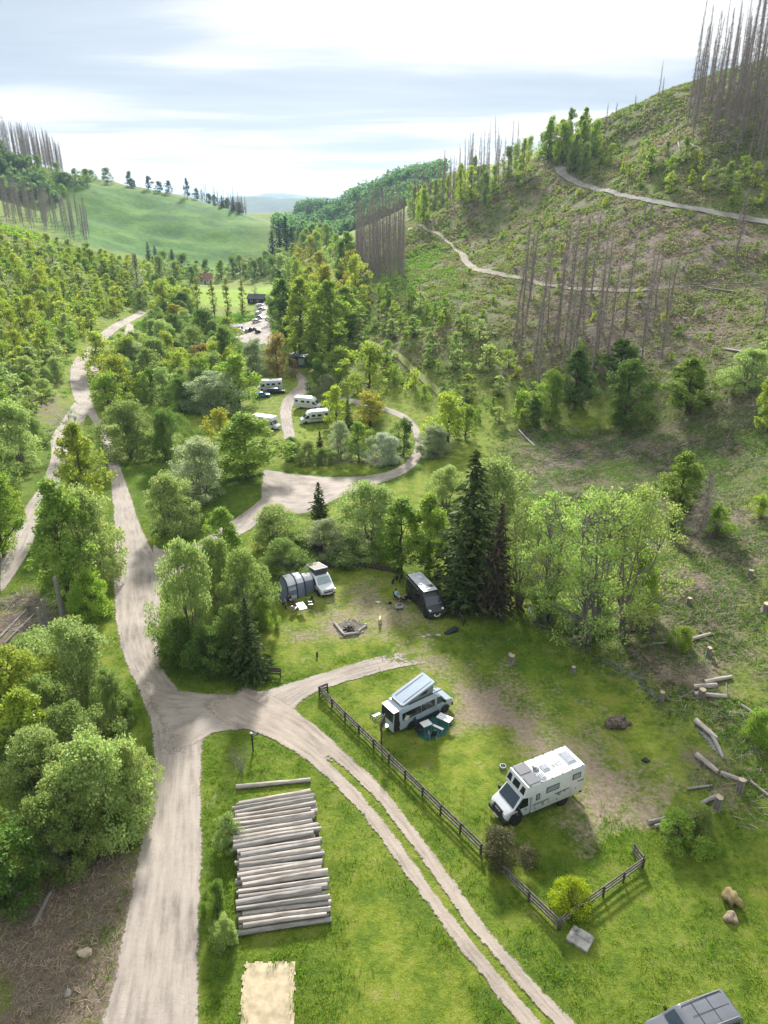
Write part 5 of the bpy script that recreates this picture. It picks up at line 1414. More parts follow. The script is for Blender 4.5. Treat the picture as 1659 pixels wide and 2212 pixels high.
# ---- pale van with raised roof and pulled-out rear, lower middle
def popup_van():
    o = thing('camper_van', 'pale blue-grey high van with hinged roof raised and its rear box slid out', 'camper van', (3.5, 55.0, 0), heading(.817, .577))
    prof, hw, f, r = van_shell(5.7, 2.5, 1.98, .82)
    part(o, loft(prof, hw), 'body', ICE, True)
    fx = lambda z: f - .82 - (z - 1.34) * .78 / (2.5 - .42 - 1.34)
    part(o, slab_pane([(fx(1.4), -.83, 1.4), (fx(1.4), .83, 1.4), (fx(2.05), .75, 2.05), (fx(2.05), -.75, 2.05)], .03, .02), 'windscreen', WIND)
    for s in (1, -1):
        part(o, side_pane([(1.0, 1.3), (1.98, 1.3), (1.42, 1.95), (1.0, 1.95)], hw, s), 'cab_window', WIND)
        part(o, side_pane([(-.62, 1.3), (.78, 1.3), (.78, 1.95), (-.62, 1.95)], hw, s), 'side_window', GLASS)
        part(o, side_pane([(-2.6, 1.28), (-.72, 1.28), (-.72, 1.95), (-2.6, 1.95)], hw, s), 'side_window', GLASS)
        m = MB().box((1.72, s * 1.13, 1.45), (.14, .2, .34), 0, None, .04).box((1.72, s * 1.03, 1.32), (.06, .16, .06)); part(o, m, 'mirror', BLACKP)
        part(o, MB().box((2.74, s * .68, .95), (.2, .34, .24), s * -.2, None, .06), 'headlight', LAMP)
        part(o, side_pane([(-1.2, .36), (1.2, .36), (1.2, .66), (-1.2, .66)], hw, s, .02, .05), 'side_skirt', BLACKP)
        sm = MB()
        for x in (.88, -.67): sm.box((x, s * (hw(x, 1.1) + .002), 1.25), (.018, .012, 1.4), 0, ('X', s * .06))
        sm.box((.55, s * (hw(0, 1.1) + .01), 1.12), (.2, .02, .05)); sm.box((1.0, s * (hw(0, 1.1) + .01), 1.12), (.2, .02, .05))
        part(o, sm, 'door_seam', GREYP)
        part(o, MB().box((-.2, s * .86, 2.56), (3.4, .07, .09), 0, None, .02), 'roof_rail', BLACKP)
        # compass rose decal
        c = MB(); cx_, cz = -2.18, 1.42
        for k in range(8):
            a = k * math.pi / 4 + .2; l = .42 if k % 2 == 0 else .25
            tip = (cx_ + l * math.cos(a), cz + l * math.sin(a)); b1 = (cx_ + .07 * math.cos(a + .9), cz + .07 * math.sin(a + .9)); b2 = (cx_ + .07 * math.cos(a - .9), cz + .07 * math.sin(a - .9))
            pts = [tip, b1, (cx_, cz), b2]; q = side_pane(pts, hw, s, .024, .014); c.add(q.v, q.f)
        c.lathe([(.19, 0), (.225, 0), (.225, .008), (.19, .008)], 22, (cx_, s * (hw(cx_, cz) + .022), cz), 'y')
        part(o, c, 'compass_rose', mat('cream_decal', (.62, .58, .48), rough=.5, var=.05))
    part(o, MB().box((2.82, 0, .5), (.16, 1.8, .34), 0, None, .06), 'front_bumper', BLACKP)
    part(o, slab_pane([(2.86, -.5, .78), (2.86, .5, .78), (2.80, .5, 1.06), (2.80, -.5, 1.06)], .04, .03), 'grille', BLACKP)
    # raised roof: hinged at the rear
    za, zb, xa, xb = 2.72, 3.62, -2.35, .72
    P = [(xa, za), (xb, zb), (xb + .12, zb - .06), (xb + .06, zb - .2), (xa - .02, za - .16), (xa - .12, za - .06)]
    part(o, loft(P, lambda x, z: .84, ((-1, .05), (-.95, .0), (-.86, -.015), (0, -.02), (.86, -.015), (.95, 0), (1, .05))), 'raised_roof', ICE, True)
    rd = MB()
    for y in (-.55, .55): rd.box(((xa + xb) / 2, y, (za + zb) / 2 + .025), (3.0, .05, .03), 0, ('Y', -math.atan2(zb - za, xb - xa)))
    part(o, rd, 'roof_rib', GREYP)
    bel = part(o, MB().prism([(xa, 2.47), (xb - .05, 2.47), (xb - .02, zb - .16), (xa, za - .12)], 'y', -.76, .76), 'canvas_bellows', CANVAS)
    for s in (1, -1): part(bel, MB().prism([(-.75, 2.78), (.0, 2.78), (.12, 3.2), (-.3, 3.14)], 'y', s * .75, s * .772), 'bellows_window', BLACKP)
    part(o, MB().box((-2.5, 0, 2.6), (.2, 1.5, .16), 0, None, .05), 'awning_box', GREYP)
    # pulled-out rear
    rb = part(o, MB().box((-3.42, 0, 1.36), (.06, 1.72, 1.85), 0, ('Y', .05), .025), 'rear_doors', ICE)
    part(rb, MB().box((-3.475, 0, 1.72), (.03, 1.5, .72), 0, ('Y', .05), .01), 'rear_window', GLASS)
    part(o, MB().box((-3.12, 0, 1.38), (.6, 1.62, 1.74)), 'rear_extension', BLACKP)
    part(o, MB().box((-3.12, 0, 2.3), (.66, 1.68, .06), 0, None, .02), 'extension_roof', mat('white_roof_sheet', (.66, .68, .70), rough=.35, var=.05))
    for s in (1, -1): part(o, MB().box((-2.87, s * .9, 1.1), (.06, .12, .5), 0, None, .02), 'tail_light', REDL)
    part(o, MB().box((-2.85, 0, .5), (.2, 1.8, .2), 0, None, .05), 'rear_bumper', BLACKP)
    rk = MB()
    for z in (.9, 1.25): rk.tube((-4.3, .45, z), (-3.46, .45, z), .03)
    rk.tube((-4.3, .45, 1.25), (-4.3, 1.35, 1.25), .035); rk.tube((-4.3, .45, .9), (-4.3, 1.35, .9), .035)
    for y in (.6, .9, 1.2): rk.tube((-4.3, y, .88), (-4.3, y, 1.28), .022)
    rk.tube((-4.3, 1.35, 1.25), (-3.46, 1.0, 1.25), .03); rk.box((-3.9, .9, 1.28), (.75, .3, .05), 0, None, .015)
    part(o, rk, 'rear_rack', mat('dark_rack_metal', (.07, .07, .075), rough=.4, metal=.5))
    wheel_arches(o, hw, (1.95, -1.72), .37); wheels(o, 1.95, -1.72, .99, .38, .25, BLACKRIM); rest(o, [(1.9, .9), (1.9, -.9), (-1.7, .9), (-1.7, -.9)])
popup_van()

# ---- white camper van beside the awning tent
def white_camper():
    o = thing('camper_van', 'white low camper van with raised canvas roof, joined to a grey awning tent', 'camper van', (-8.2, 79.6, 0), heading(.47, -.88))
    prof, hw, f, r = van_shell(4.9, 1.96, 1.92, .95, 'low')
    part(o, loft(prof, hw), 'body', WHITE, True)
    part(o, slab_pane([(1.46, -.80, 1.27), (1.46, .80, 1.27), (.80, .70, 1.83), (.80, -.70, 1.83)], .03, .025), 'windscreen', mat('bluish_windscreen', (.22, .31, .34), rough=.05, var=.08, spec=1.0))
    for s in (1, -1):
        part(o, side_pane([(.55, 1.2), (1.3, 1.2), (.78, 1.72), (.5, 1.72)], hw, s), 'cab_window', GLASS)
        for a, b in ((-.95, .4), (-2.25, -1.05)): part(o, side_pane([(a, 1.2), (b, 1.2), (b, 1.72), (a, 1.72)], hw, s), 'side_window', GLASS)
        m = MB().box((1.15, s * 1.12, 1.28), (.14, .22, .2), 0, None, .05); part(o, m, 'mirror', BLACKP)
        part(o, MB().box((2.3, s * .70, .88), (.2, .36, .13), s * -.3, None, .04), 'headlight', LAMP)
        part(o, MB().box((2.42, s * .68, .44), (.1, .34, .16), 0, None, .03), 'air_intake', BLACKP)
    dr = part(o, side_pane([(-.95, .5), (.42, .5), (.42, 1.78), (-.95, 1.78)], hw, -1, .02), 'sliding_door_opening', BLACKP)
    part(o, slab_pane([(2.47, -.56, .66), (2.47, .56, .66), (2.39, .56, .9), (2.39, -.56, .9)], .04, .025), 'grille', BLACKP)
    part(o, MB().box((2.47, 0, .38), (.06, .7, .14), 0, None, .02), 'lower_grille', BLACKP)
    part(o, MB().box((2.52, 0, .53), (.02, .52, .12)), 'number_plate', PLATE)
    P = [(-2.1, 2.18), (.58, 2.82), (.66, 2.78), (.62, 2.7), (-2.1, 2.06), (-2.16, 2.12)]
    part(o, loft(P, lambda x, z: .78, ((-1, .03), (-.95, 0), (0, -.01), (.95, 0), (1, .03))), 'raised_roof', WHITE, True)
    part(o, MB().box((-.75, 0, 2.525), (2.35, 1.3, .02), 0, ('Y', -math.atan2(.64, 2.68))), 'roof_mat', mat('beige_roof_mat', (.27, .25, .215), rough=.9, var=.12))
    part(o, MB().prism([(-2.05, 1.93), (.5, 1.93), (.56, 2.70), (-2.05, 2.08)], 'y', -.7, .7), 'canvas_bellows', DCANVAS)
    bk = MB()
    for y in (-.35, .15):
        for dx in (-.02, ): bk.lathe([(.30, -.02), (.33, -.02), (.33, .02), (.30, .02)], 18, (-2.72, y - .25, 1.35), 'x'); bk.lathe([(.30, -.02), (.33, -.02), (.33, .02), (.30, .02)], 18, (-2.72, y + .65, 1.35), 'x')
        bk.path([(-2.72, y - .25, 1.35), (-2.72, y + .1, 1.8), (-2.72, y + .55, 1.85), (-2.72, y + .65, 1.35)], .025); bk.path([(-2.72, y + .1, 1.8), (-2.72, y + .2, 1.35), (-2.72, y + .55, 1.85), (-2.72, y + .5, 2.05), (-2.55, y + .5, 2.1)], .022)
    b = thing('bicycle', 'grey bicycle on the rear carrier of the white camper van', 'bicycle', (0, 0, 0)); b.scale = (1.13,) * 3; b.location = o.location; b.rotation_euler = o.rotation_euler
    bk.build('frame', mat('bicycle_metal', (.35, .36, .37), rough=.4, metal=.4), b)
    wheel_arches(o, hw, (1.52, -1.48), .34); wheels(o, 1.52, -1.48, .96, .34, .22, BLACKRIM); rest(o, [(1.5, .8), (1.5, -.8), (-1.5, .8), (-1.5, -.8)])
    b.location[2] = o.location[2]
    return o
WC = white_camper()

def black_van():
    o = thing('camper_van', 'black high-roofed camper van with pale roof under the dark spruces', 'camper van', (5.0, 75.1, 0), heading(.38, -.925))
    prof, hw, f, r = van_shell(5.98, 2.62, 2.04, .72)
    part(o, loft(prof, hw), 'body', ANTHR, True)
    fx = lambda z: f - .72 - (z - 1.34) * .78 / (2.62 - .42 - 1.34)
    part(o, slab_pane([(fx(1.4), -.86, 1.4), (fx(1.4), .86, 1.4), (fx(2.08), .76, 2.08), (fx(2.08), -.76, 2.08)], .03, .02), 'windscreen', WIND)
    for s in (1, -1):
        part(o, side_pane([(.95, 1.3), (2.05, 1.3), (1.5, 1.98), (.95, 1.98)], hw, s), 'cab_window', GLASS)
        for a, b in ((-.5, .6), (-2.5, -1.5)): part(o, side_pane([(a, 1.4), (b, 1.4), (b, 1.95), (a, 1.95)], hw, s), 'side_window', GLASS)
        m = MB().box((1.95, s * 1.17, 1.5), (.14, .2, .4), 0, None, .05).box((1.95, s * 1.04, 1.4), (.06, .2, .06)); part(o, m, 'mirror', BLACKP)
        part(o, MB().box((2.72, s * .74, 1.08), (.34, .26, .26), s * -.5, None, .06), 'headlight', LAMP)
        part(o, MB().lathe([(.09, 0), (.09, .05), (.05, .07)], 12, (3.0, s * .3, .66), 'x'), 'spot_lamp', LAMP)
    part(o, MB().box((2.94, 0, .52), (.16, 1.84, .42), 0, None, .07), 'front_bumper', BLACKP)
    part(o, MB().box((3.04, 0, .5), (.02, .52, .12)), 'number_plate', PLATE)
    rf = part(o, MB().box((-.75, 0, 2.63), (4.2, 1.62, .05), 0, None, .02), 'roof_panel', mat('sky_sheen_roof', (.50, .53, .57), rough=.22, var=.1, scale=1.2, spec=.7))  # light grey panel; pale look of reflected sky put into its colour
    for x, y, a, b in ((-1.7, .1, .5, .5), (-.3, -.45, .34, .34), (.95, 0, .4, .5)): h = part(o, MB().box((x, y, 2.69), (a, b, .1), 0, None, .03), 'roof_vent', WHITE)
    part(o, MB().box((.4, .05, 2.68), (.52, 1.25, .05), 0, None, .01), 'solar_panel', mat('dark_solar_panel', (.09, .09, .10), rough=.3, var=.15, scale=8))
    part(o, MB().box((-1.2, -1.0, 2.42), (3.2, .14, .14), 0, None, .04), 'awning_case', ANTHR)
    wheel_arches(o, hw, (2.02, -1.98), .36); wheels(o, 2.02, -1.98, 1.02, .36, .24, BLACKRIM); rest(o, [(2, .9), (2, -.9), (-2, .9), (-2, -.9)])
black_van()

def dark_suv():
    o = thing('parked_car', 'dark grey boxy off-roader cut by the lower right corner', 'car', (18.0, 25.95, 0), heading(-.955, -.295))
    L, Wd = 4.7, 1.92
    prof = [(-2.3, .5), (2.1, .45), (2.34, .6), (2.36, 1.0), (2.2, 1.12), (1.25, 1.2), (.72, 1.78), (.4, 1.87), (-1.9, 1.9), (-2.2, 1.82), (-2.36, 1.2)]
    hw = lambda x, z: Wd / 2 - max(0, z - 1.1) * .2 - max(0, x - 1.5) * .08
    grey = mat('dark_grey_paint', (.105, .115, .135), rough=.3, var=.05, scale=1.5, coat=.4)
    part(o, loft(prof, hw), 'body', grey, True)
    part(o, slab_pane([(1.2, -.8, 1.26), (1.2, .8, 1.26), (.78, .68, 1.74), (.78, -.68, 1.74)], .03, .03), 'windscreen', WIND)
    for s in (1, -1):
        for a, b in ((-.1, .85), (-1.1, -.2), (-2.0, -1.2)): part(o, side_pane([(a, 1.22), (b, 1.22), (min(b, .5), 1.72), (a, 1.72)], hw, s), 'side_window', GLASS)
        part(o, MB().box((.95, s * 1.08, 1.26), (.14, .22, .2), 0, None, .05), 'mirror', BLACKP)
        part(o, MB().box((-.8, s * .7, 1.93), (2.5, .05, .05), 0, None, .015), 'roof_rail', GREYP)
        part(o, MB().box((2.3, s * .66, .9), (.1, .28, .2), 0, None, .05), 'headlight', LAMP)
    sm = MB()
    for x in (-.15, -1.05): sm.box((x, 0, 1.905), (.03, 1.3, .012))
    sm.box((-.9, 0, 1.905), (2.2, .02, .012)); part(o, sm, 'roof_seam', BLACKP)
    part(o, MB().box((-2.4, 0, 1.2), (.1, .62, .62), 0, None, .12), 'spare_wheel_cover', BLACKP)
    wheel_arches(o, hw, (1.42, -1.4), .38); wheels(o, 1.42, -1.4, .95, .38, .25); rest(o, [(1.4, .8), (1.4, -.8), (-1.4, .8), (-1.4, -.8)])
dark_suv()

# ---- vehicles of the camp farther off
def motorhome(px, py, ang, label, alcove=True, trim=GREYP, wall=WHITE, L=6.4, group=None):
    p = G(px, py); o = thing('motorhome', label, 'motorhome', p, ang, group); f = L / 2
    if alcove: bx = [(-f, .5), (f - 1.9, .42), (f - 1.9, 1.95), (f - .95, 2.05), (f - .75, 2.35), (f - 1.1, 2.85), (-f + .1, 2.9), (-f, 2.75)]
    else: bx = [(-f, .5), (f - 1.9, .42), (f - 1.9, 1.95), (f - 1.35, 2.12), (f - 1.75, 2.6), (f - 2.6, 2.82), (-f + .1, 2.8), (-f, 2.65)]
    hb = lambda x, z: 1.13
    part(o, loft(bx, hb, ((-1, .06), (-.96, 0), (0, 0), (.96, 0), (1, .06))), 'body', wall, True)
    cab = [(f - 2.0, .45), (f - .2, .38), (f, .6), (f - .02, .98), (f - .62, 1.3), (f - 1.35, 2.1), (f - 2.0, 2.12)]
    hc = lambda x, z: .98 - max(0, z - 1.2) * .12 - max(0, x - f + .7) * .12
    part(o, loft(cab, hc), 'cab', wall, True)
    part(o, slab_pane([(f - .66, -.82, 1.36), (f - .66, .82, 1.36), (f - 1.25, .74, 2.0), (f - 1.25, -.74, 2.0)], .03, .025), 'windscreen', WIND)
    for s in (1, -1):
        part(o, side_pane([(f - 1.8, 1.25), (f - .8, 1.25), (f - 1.3, 1.85), (f - 1.8, 1.85)], hc, s), 'cab_window', GLASS)
        for a, b, z in ((f - 3.2, f - 2.4, 1.6), (f - 4.6, f - 3.7, 1.6), (-f + .35, -f + 1.0, 1.75)): part(o, side_pane([(a, z), (b, z), (b, z + .5), (a, z + .5)], hb, s), 'window', GLASS)
        part(o, MB().box((-.9, s * 1.137, 1.15), (L - 2.4, .014, .14)), 'stripe', trim)
        part(o, MB().box((f - .9, s * 1.1, 1.45), (.12, .18, .3), 0, None, .04), 'mirror', BLACKP)
        part(o, MB().box((f - .1, s * .7, .85), (.14, .3, .2), 0, None, .05), 'headlight', LAMP)
    for x, y in ((-f + 1.2, .2), (-f + 3.0, -.2)): part(o, MB().box((x, y, 2.93), (.6, .6, .1), 0, None, .03), 'roof_hatch', HATCH)
    part(o, MB().box((f, 0, .5), (.12, 1.8, .24), 0, None, .05), 'front_bumper', GREYP)
    wheels(o, f - 1.05, -f + 1.7, 1.0, .34, .22); rest(o, [(f - 1, .9), (f - 1, -.9), (-f + 1.7, .9), (-f + 1.7, -.9)])
    return o
def small_car(px, py, ang, paint, label, L=4.2, H=1.5, estate=False, group=None):
    p = G(px, py); o = thing('parked_car', label, 'car', p, ang, group); f = L / 2; W = 1.8
    back = [(-f + .7, H - .02), (-f + .12, H - .25), (-f, .95)] if estate else [(-f + 1.25, H - .02), (-f + .5, 1.05), (-f, .92)]
    prof = [(-f + .1, .32), (f - .15, .28), (f, .5), (f - .06, .78), (f - 1.15, .95), (f - 1.85, H - .06), (f - 2.3, H)] + back
    hw = lambda x, z: W / 2 - max(0, z - .9) * .28 - max(0, abs(x) - f + .6) * .2
    part(o, loft(prof, hw), 'body', paint, True)
    part(o, slab_pane([(f - 1.22, -.72, 1.0), (f - 1.22, .72, 1.0), (f - 1.8, .6, H - .1), (f - 1.8, -.6, H - .1)], .03, .03), 'windscreen', WIND)
    e = -f + (.75 if estate else 1.2)
    part(o, slab_pane([(-f + (.12 if estate else .6), .68, 1.02), (-f + (.12 if estate else .6), -.68, 1.02), (e - (.5 if estate else 0), -.56, H - .12), (e - (.5 if estate else 0), .56, H - .12)], .03, .04), 'rear_window', GLASS)
    for s in (1, -1):
        part(o, side_pane([(e, .98), (f - 1.3, .98), (f - 1.9, H - .12), (e + .1, H - .12)], hw, s), 'side_window', GLASS)
        part(o, MB().box((f - .12, s * .62, .66), (.16, .3, .14), 0, None, .04), 'headlight', LAMP)
        part(o, MB().box((-f + .04, s * .66, .78), (.1, .24, .16), 0, None, .03), 'tail_light', REDL)
    wheels(o, f - .85, -f + .8, .9, .32, .2); rest(o, [(1.2, .7), (1.2, -.7), (-1.2, .7), (-1.2, -.7)])
    return o
def far_van(px, py, ang, paint, label, L=5.2, H=2.3, group=None):
    p = G(px, py); o = thing('parked_van', label, 'van', p, ang, group); prof, hw, f, r = van_shell(L, H, 1.95, .75, 'high' if H > 2.2 else 'low')
    part(o, loft(prof, hw), 'body', paint, True); fx = lambda z: f - .75 - (z - 1.3) * .9
    part(o, slab_pane([(fx(1.38), -.8, 1.38), (fx(1.38), .8, 1.38), (fx(1.9), .7, 1.9), (fx(1.9), -.7, 1.9)], .03, .06), 'windscreen', WIND)
    for s in (1, -1):
        part(o, side_pane([(f - 2.1, 1.28), (f - .95, 1.28), (f - 1.5, 1.85), (f - 2.1, 1.85)], hw, s), 'side_window', GLASS)
        part(o, side_pane([(r + .4, 1.28), (f - 2.3, 1.28), (f - 2.3, 1.8), (r + .4, 1.8)], hw, s), 'side_window', GLASS)
    wheels(o, f - .95, r + 1.0, .96, .34, .22); rest(o, [(1.5, .8), (1.5, -.8), (-1.5, .8), (-1.5, -.8)])
BLUE = mat('blue_paint', (.02, .14, .42), rough=.25, var=.05, coat=.5)
BLACKC = mat('black_paint', (.02, .022, .025), rough=.25, var=.05, coat=.5)
SILVERC = mat('silver_paint', (.45, .47, .50), rough=.3, var=.05, metal=.3, coat=.4)
motorhome(584, 843, R(186), 'white alcove motorhome behind the black estate car and blue car', True)
small_car(597, 850, R(8), BLACKC, 'black estate car between the blue car and the white motorhome', 4.7, 1.5, True)
small_car(566, 858, R(12), BLUE, 'bright blue hatchback on the grass of the camp')
motorhome(576, 925, R(-24), 'white alcove motorhome partly hidden behind the broad bright green maple', True)
motorhome(666, 882, R(-14), 'cream panel motorhome inside the loop, parked behind a bush', False, trim=mat('beige_trim', (.45, .38, .28)))
motorhome(680, 912, R(196), 'white semi-integrated motorhome with dark lower half inside the loop', False, trim=BLACKP)
far_van(266, 744, R(245), SILVERC, 'silver van with dark windows on the side parking place', 5.4, 2.2)
far_van(254, 775, R(275), WHITE, 'white van nearest the road on the side parking place', 5.2, 2.4)
far_van(258, 789, R(270), WHITE, 'white van in front of the other white van at the road', 5.2, 2.3)
for x, y, m, lab in ((526, 720, WHITE, 'white car at the left end of the far parking row'), (537, 717, SILVERC, 'silver car in the far parking row'), (545, 715, BLACKC, 'dark car in the middle of the far parking row'), (557, 719, BLACKC, 'black car with white bonnet edge at the right of the far parking row'), (518, 716, WHITE, 'white van-like car behind the dark conifer at the far parking lot')):
    small_car(x, y, R(60 + (x * 7) % 50), m, lab, 4.3, 1.5, True)
for k, (x, y) in enumerate(((555, 697), (563, 689), (558, 679), (567, 671), (561, 663))):
    small_car(x, y, R((10, -25, 75, 5, 40)[k]), WHITE if k % 2 == 0 else SILVERC, 'small pale parked car along the lane towards the sports field', 4.2, 1.5, True, 'cars along the lane to the sports field')

# ------------------------------------------------------------------ camp furniture, wood and people
WOODG = mat('weathered_wood', (.20, .18, .16), rough=.95, var=.35, scale=3, stretch=(1, 1, 1), bump=.3)
WOODD = mat('dark_wood', (.085, .072, .060), rough=.95, var=.3, scale=3)
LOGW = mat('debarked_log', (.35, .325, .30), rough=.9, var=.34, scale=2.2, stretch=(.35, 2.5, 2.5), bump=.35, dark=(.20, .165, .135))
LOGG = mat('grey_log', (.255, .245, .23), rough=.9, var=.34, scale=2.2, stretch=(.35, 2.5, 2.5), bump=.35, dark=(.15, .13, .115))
CUT = mat('cut_wood_face', (.40, .33, .235), rough=.9, var=.15, scale=6)
ALU = mat('white_table_top', (.74, .75, .76), rough=.35, var=.05, scale=2)
METAL = mat('grey_metal', (.34, .35, .36), rough=.4, metal=.6, var=.1)
BLACKF = mat('black_fabric', (.022, .023, .028), rough=.9, var=.2)
TEAL = mat('teal_mat', (.02, .11, .10), rough=.9, var=.2, scale=4)
STONE = mat('pale_stone', (.40, .34, .28), rough=.9, var=.2, scale=4, bump=.3)
CONC = mat('grey_concrete', (.34, .325, .305), rough=.95, var=.25, scale=2.5, bump=.3)
CHAR = mat('charred_wood', (.035, .03, .028), rough=.95, var=.4, scale=5)
MOSS = mat('mossy_bark', (.27, .215, .09), rough=1, var=.3, scale=3, bump=.5, dark=(.13, .10, .065))

def log_thing(a, b, r0, r1, label, group=None, m=None, name='log', seed=0):
    """one felled log from a to b, slightly bent, with cut faces"""
    rng = np.random.default_rng(seed); a, b = Vector(a), Vector(b); L = (b - a).length
    mb = MB(); n = 12; k = 6; vs = []; ph = rng.uniform(0, 6.28, 3); bend = rng.normal(size=2) * L * .004
    for i in range(k + 1):
        f = i / k; r = r0 + (r1 - r0) * f
        for j in range(n):
            t = 2 * math.pi * j / n; rr = r * (1 + .05 * math.sin(3 * t + ph[0] + f * 4) + .04 * math.sin(5 * t + ph[1] - f * 7))
            vs.append((-L / 2 + L * f, rr * math.cos(t) + bend[0] * math.sin(math.pi * f), rr * math.sin(t) + bend[1] * math.sin(math.pi * f)))
    fs = [(i * n + j, i * n + (j + 1) % n, (i + 1) * n + (j + 1) % n, (i + 1) * n + j) for i in range(k) for j in range(n)]
    mb.add(vs, fs); mb.cur = 1; mb.add(vs[:n], [tuple(range(n))]); mb.add(vs[-n:], [tuple(range(n))])
    o = link(name, mb.mesh(name, [m or LOGW, CUT], True))
    o.location = (a + b) / 2; o.rotation_mode = 'QUATERNION'; o.rotation_quaternion = (b - a).to_track_quat('X', 'Z')
    return tag(o, label, 'log', group)
# the stack of long logs on the grass triangle
lrng = random.Random(4)
def stack():
    n = 27
    pl = [byz(508, 1738, .3), byz(520, 2012, .3)]; prr = [byz(672, 1712, .3), byz(712, 1984, .3)]
    for i in range(n):
        f = i / (n - 1); a = Vector(pl[0]).lerp(Vector(pl[1]), f); b = Vector(prr[0]).lerp(Vector(prr[1]), f)
        d = (b - a).normalized(); a -= d * lrng.uniform(-.18, .22); b += d * lrng.uniform(-.2, .2); r = lrng.uniform(.17, .21)
        a.z = float(Hg(a.x, a.y)) + r; b.z = float(Hg(b.x, b.y)) + r
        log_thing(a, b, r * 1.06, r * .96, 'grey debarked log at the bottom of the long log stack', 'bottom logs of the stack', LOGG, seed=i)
        if 0 < i < n - 1 or i == 0:
            for lay in range(2 if 2 < i < n - 4 else 1):
                sh = .5 * (lay + 1) / (n - 1)
                a2 = Vector(pl[0]).lerp(Vector(pl[1]), f + sh); b2 = Vector(prr[0]).lerp(Vector(prr[1]), f + sh + lrng.uniform(-.016, .016))
                a2 -= d * lrng.uniform(-.35, .3); b2 += d * lrng.uniform(-.3, .35); r2 = lrng.uniform(.15, .23); zz = .32 + .33 * lay
                a2.z = float(Hg(a2.x, a2.y)) + r + zz + lrng.uniform(-.03, .05); b2.z = float(Hg(b2.x, b2.y)) + r + zz + lrng.uniform(-.03, .05)
                flip = lrng.random() < .35
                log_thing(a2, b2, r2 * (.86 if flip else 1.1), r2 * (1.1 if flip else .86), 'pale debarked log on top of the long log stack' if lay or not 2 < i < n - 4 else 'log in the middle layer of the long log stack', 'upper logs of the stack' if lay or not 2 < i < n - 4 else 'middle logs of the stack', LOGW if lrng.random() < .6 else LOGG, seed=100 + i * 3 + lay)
stack()
log_thing(byz(510, 1700, .2), byz(671, 1684, .2), .2, .18, 'single pale log lying alone in the grass above the log stack')
def glog(p, q, r, label, group=None, m=None, lift=.75):
    a, b = G(*p), G(*q); a.z += r * lift; b.z += r * lift; return log_thing(a, b, r, r * .8, label, group, m, seed=int(p[0]))
for p, q, r, lab in [((1502, 1560), (1548, 1600), .28, 'grey bent trunk lying across the stream'), ((1532, 1580), (1562, 1640), .2, 'long grey plank-like trunk beside the bent one over the stream'), ((1504, 1634), (1550, 1672), .26, 'thick pale log on the chip-strewn bank'),
                     ((1556, 1673), (1612, 1692), .22, 'log leaning on the tall cut stump'), ((1400, 1780), (1440, 1770), .2, 'pale short log in the grass near the truck camper'), ((1414, 1788), (1440, 1780), .16, 'smaller pale log beside the short one near the truck camper'),
                     ((1512, 1740), (1552, 1720), .2, 'tan log lying against a dark stump'), ((1484, 1706), (1538, 1698), .11, 'thin pale pole on the chip-strewn bank'), ((1465, 1393), (1535, 1372), .24, 'long pale fallen trunk below the clearing'),
                     ((1408, 1392), (1448, 1390), .14, 'thin pale trunk beside the root plate'), ((1522, 1477), (1580, 1465), .24, 'bright grey log above the felled ground'), ((1498, 1487), (1548, 1483), .26, 'grey log left of the bright one'), ((1500, 1502), (1570, 1508), .24, 'dark grey log below the two grey logs'),
                     ((1600, 1525), (1655, 1560), .16, 'weathered trunk at the right edge of the felled ground'), ((1620, 1690), (1659, 1720), .14, 'thin trunk at the right edge'), ((1340, 1362), (1375, 1360), .3, 'sawn trunk piece at the root plate'),
                     ((1120, 930), (1155, 965), .2, 'pale fallen trunk on the brown ground at the hill foot'), ((1560, 755), (1630, 765), .25, 'grey fallen trunk on the hillside at the right edge'),
                     ((1520, 622), (1590, 632), .22, 'pale fallen trunk beside the lower hill track'), ((1478, 308), (1512, 322), .35, 'white fallen trunk under the tall dead spruces'), ((1465, 308), (1470, 338), .3, 'pale trunk lying downhill under the dead spruces'),
                     ((10, 1392), (75, 1328), .16, 'long pale pole on the brushwood heap'), ((0, 1378), (58, 1318), .14, 'thinner pole on the brushwood heap'), ((78, 1368), (92, 1330), .16, 'short log propped on the brushwood heap'),
                     ((10, 1945), (55, 1905), .2, 'tan half-rotten log on the bark-strewn ground'), ((75, 2000), (110, 1930), .16, 'mossy log in the shade at the left edge'), ((1010, 1440), (1020, 1436), .1, 'small piece of wood in the grass')]:
    glog(p, q, r, lab, None, LOGW if r > .21 else LOGG)
def stump(px, py, ytop, wpx, label, m=None, lean=0.0, name='tree_stump'):
    p = G(px, py); h = tall(p, ytop) * (.8 if name == 'tree_stump' else 1); r = wpx * (.85 if name == 'tree_stump' else .66) * depth(p) / FPX / 2; mb = MB(); n = 14; vs = []; rng = np.random.default_rng(int(px))
    for i, (q, k) in enumerate(((-.05, 1.45), (.1, 1.15), (.4, 1.0), (1.0, .92))):
        for j in range(n):
            t = 2 * math.pi * j / n; rr = r * k * (1 + rng.uniform(-.08, .08) + (.12 * math.sin(4 * t) if i < 2 else 0)); vs.append((rr * math.cos(t) + lean * q * h, rr * math.sin(t), h * q + (rng.uniform(-.04, .04) * h if i == 3 else 0)))
    mb.add(vs, [(i * n + j, i * n + (j + 1) % n, (i + 1) * n + (j + 1) % n, (i + 1) * n + j) for i in range(3) for j in range(n)])
    mb.cur = 1; mb.add(vs[-n:], [tuple(range(n))])
    o = link(name, mb.mesh(name, [m or BARK_GREY, CUT], True)); o.location = p; return tag(o, label, 'stump')
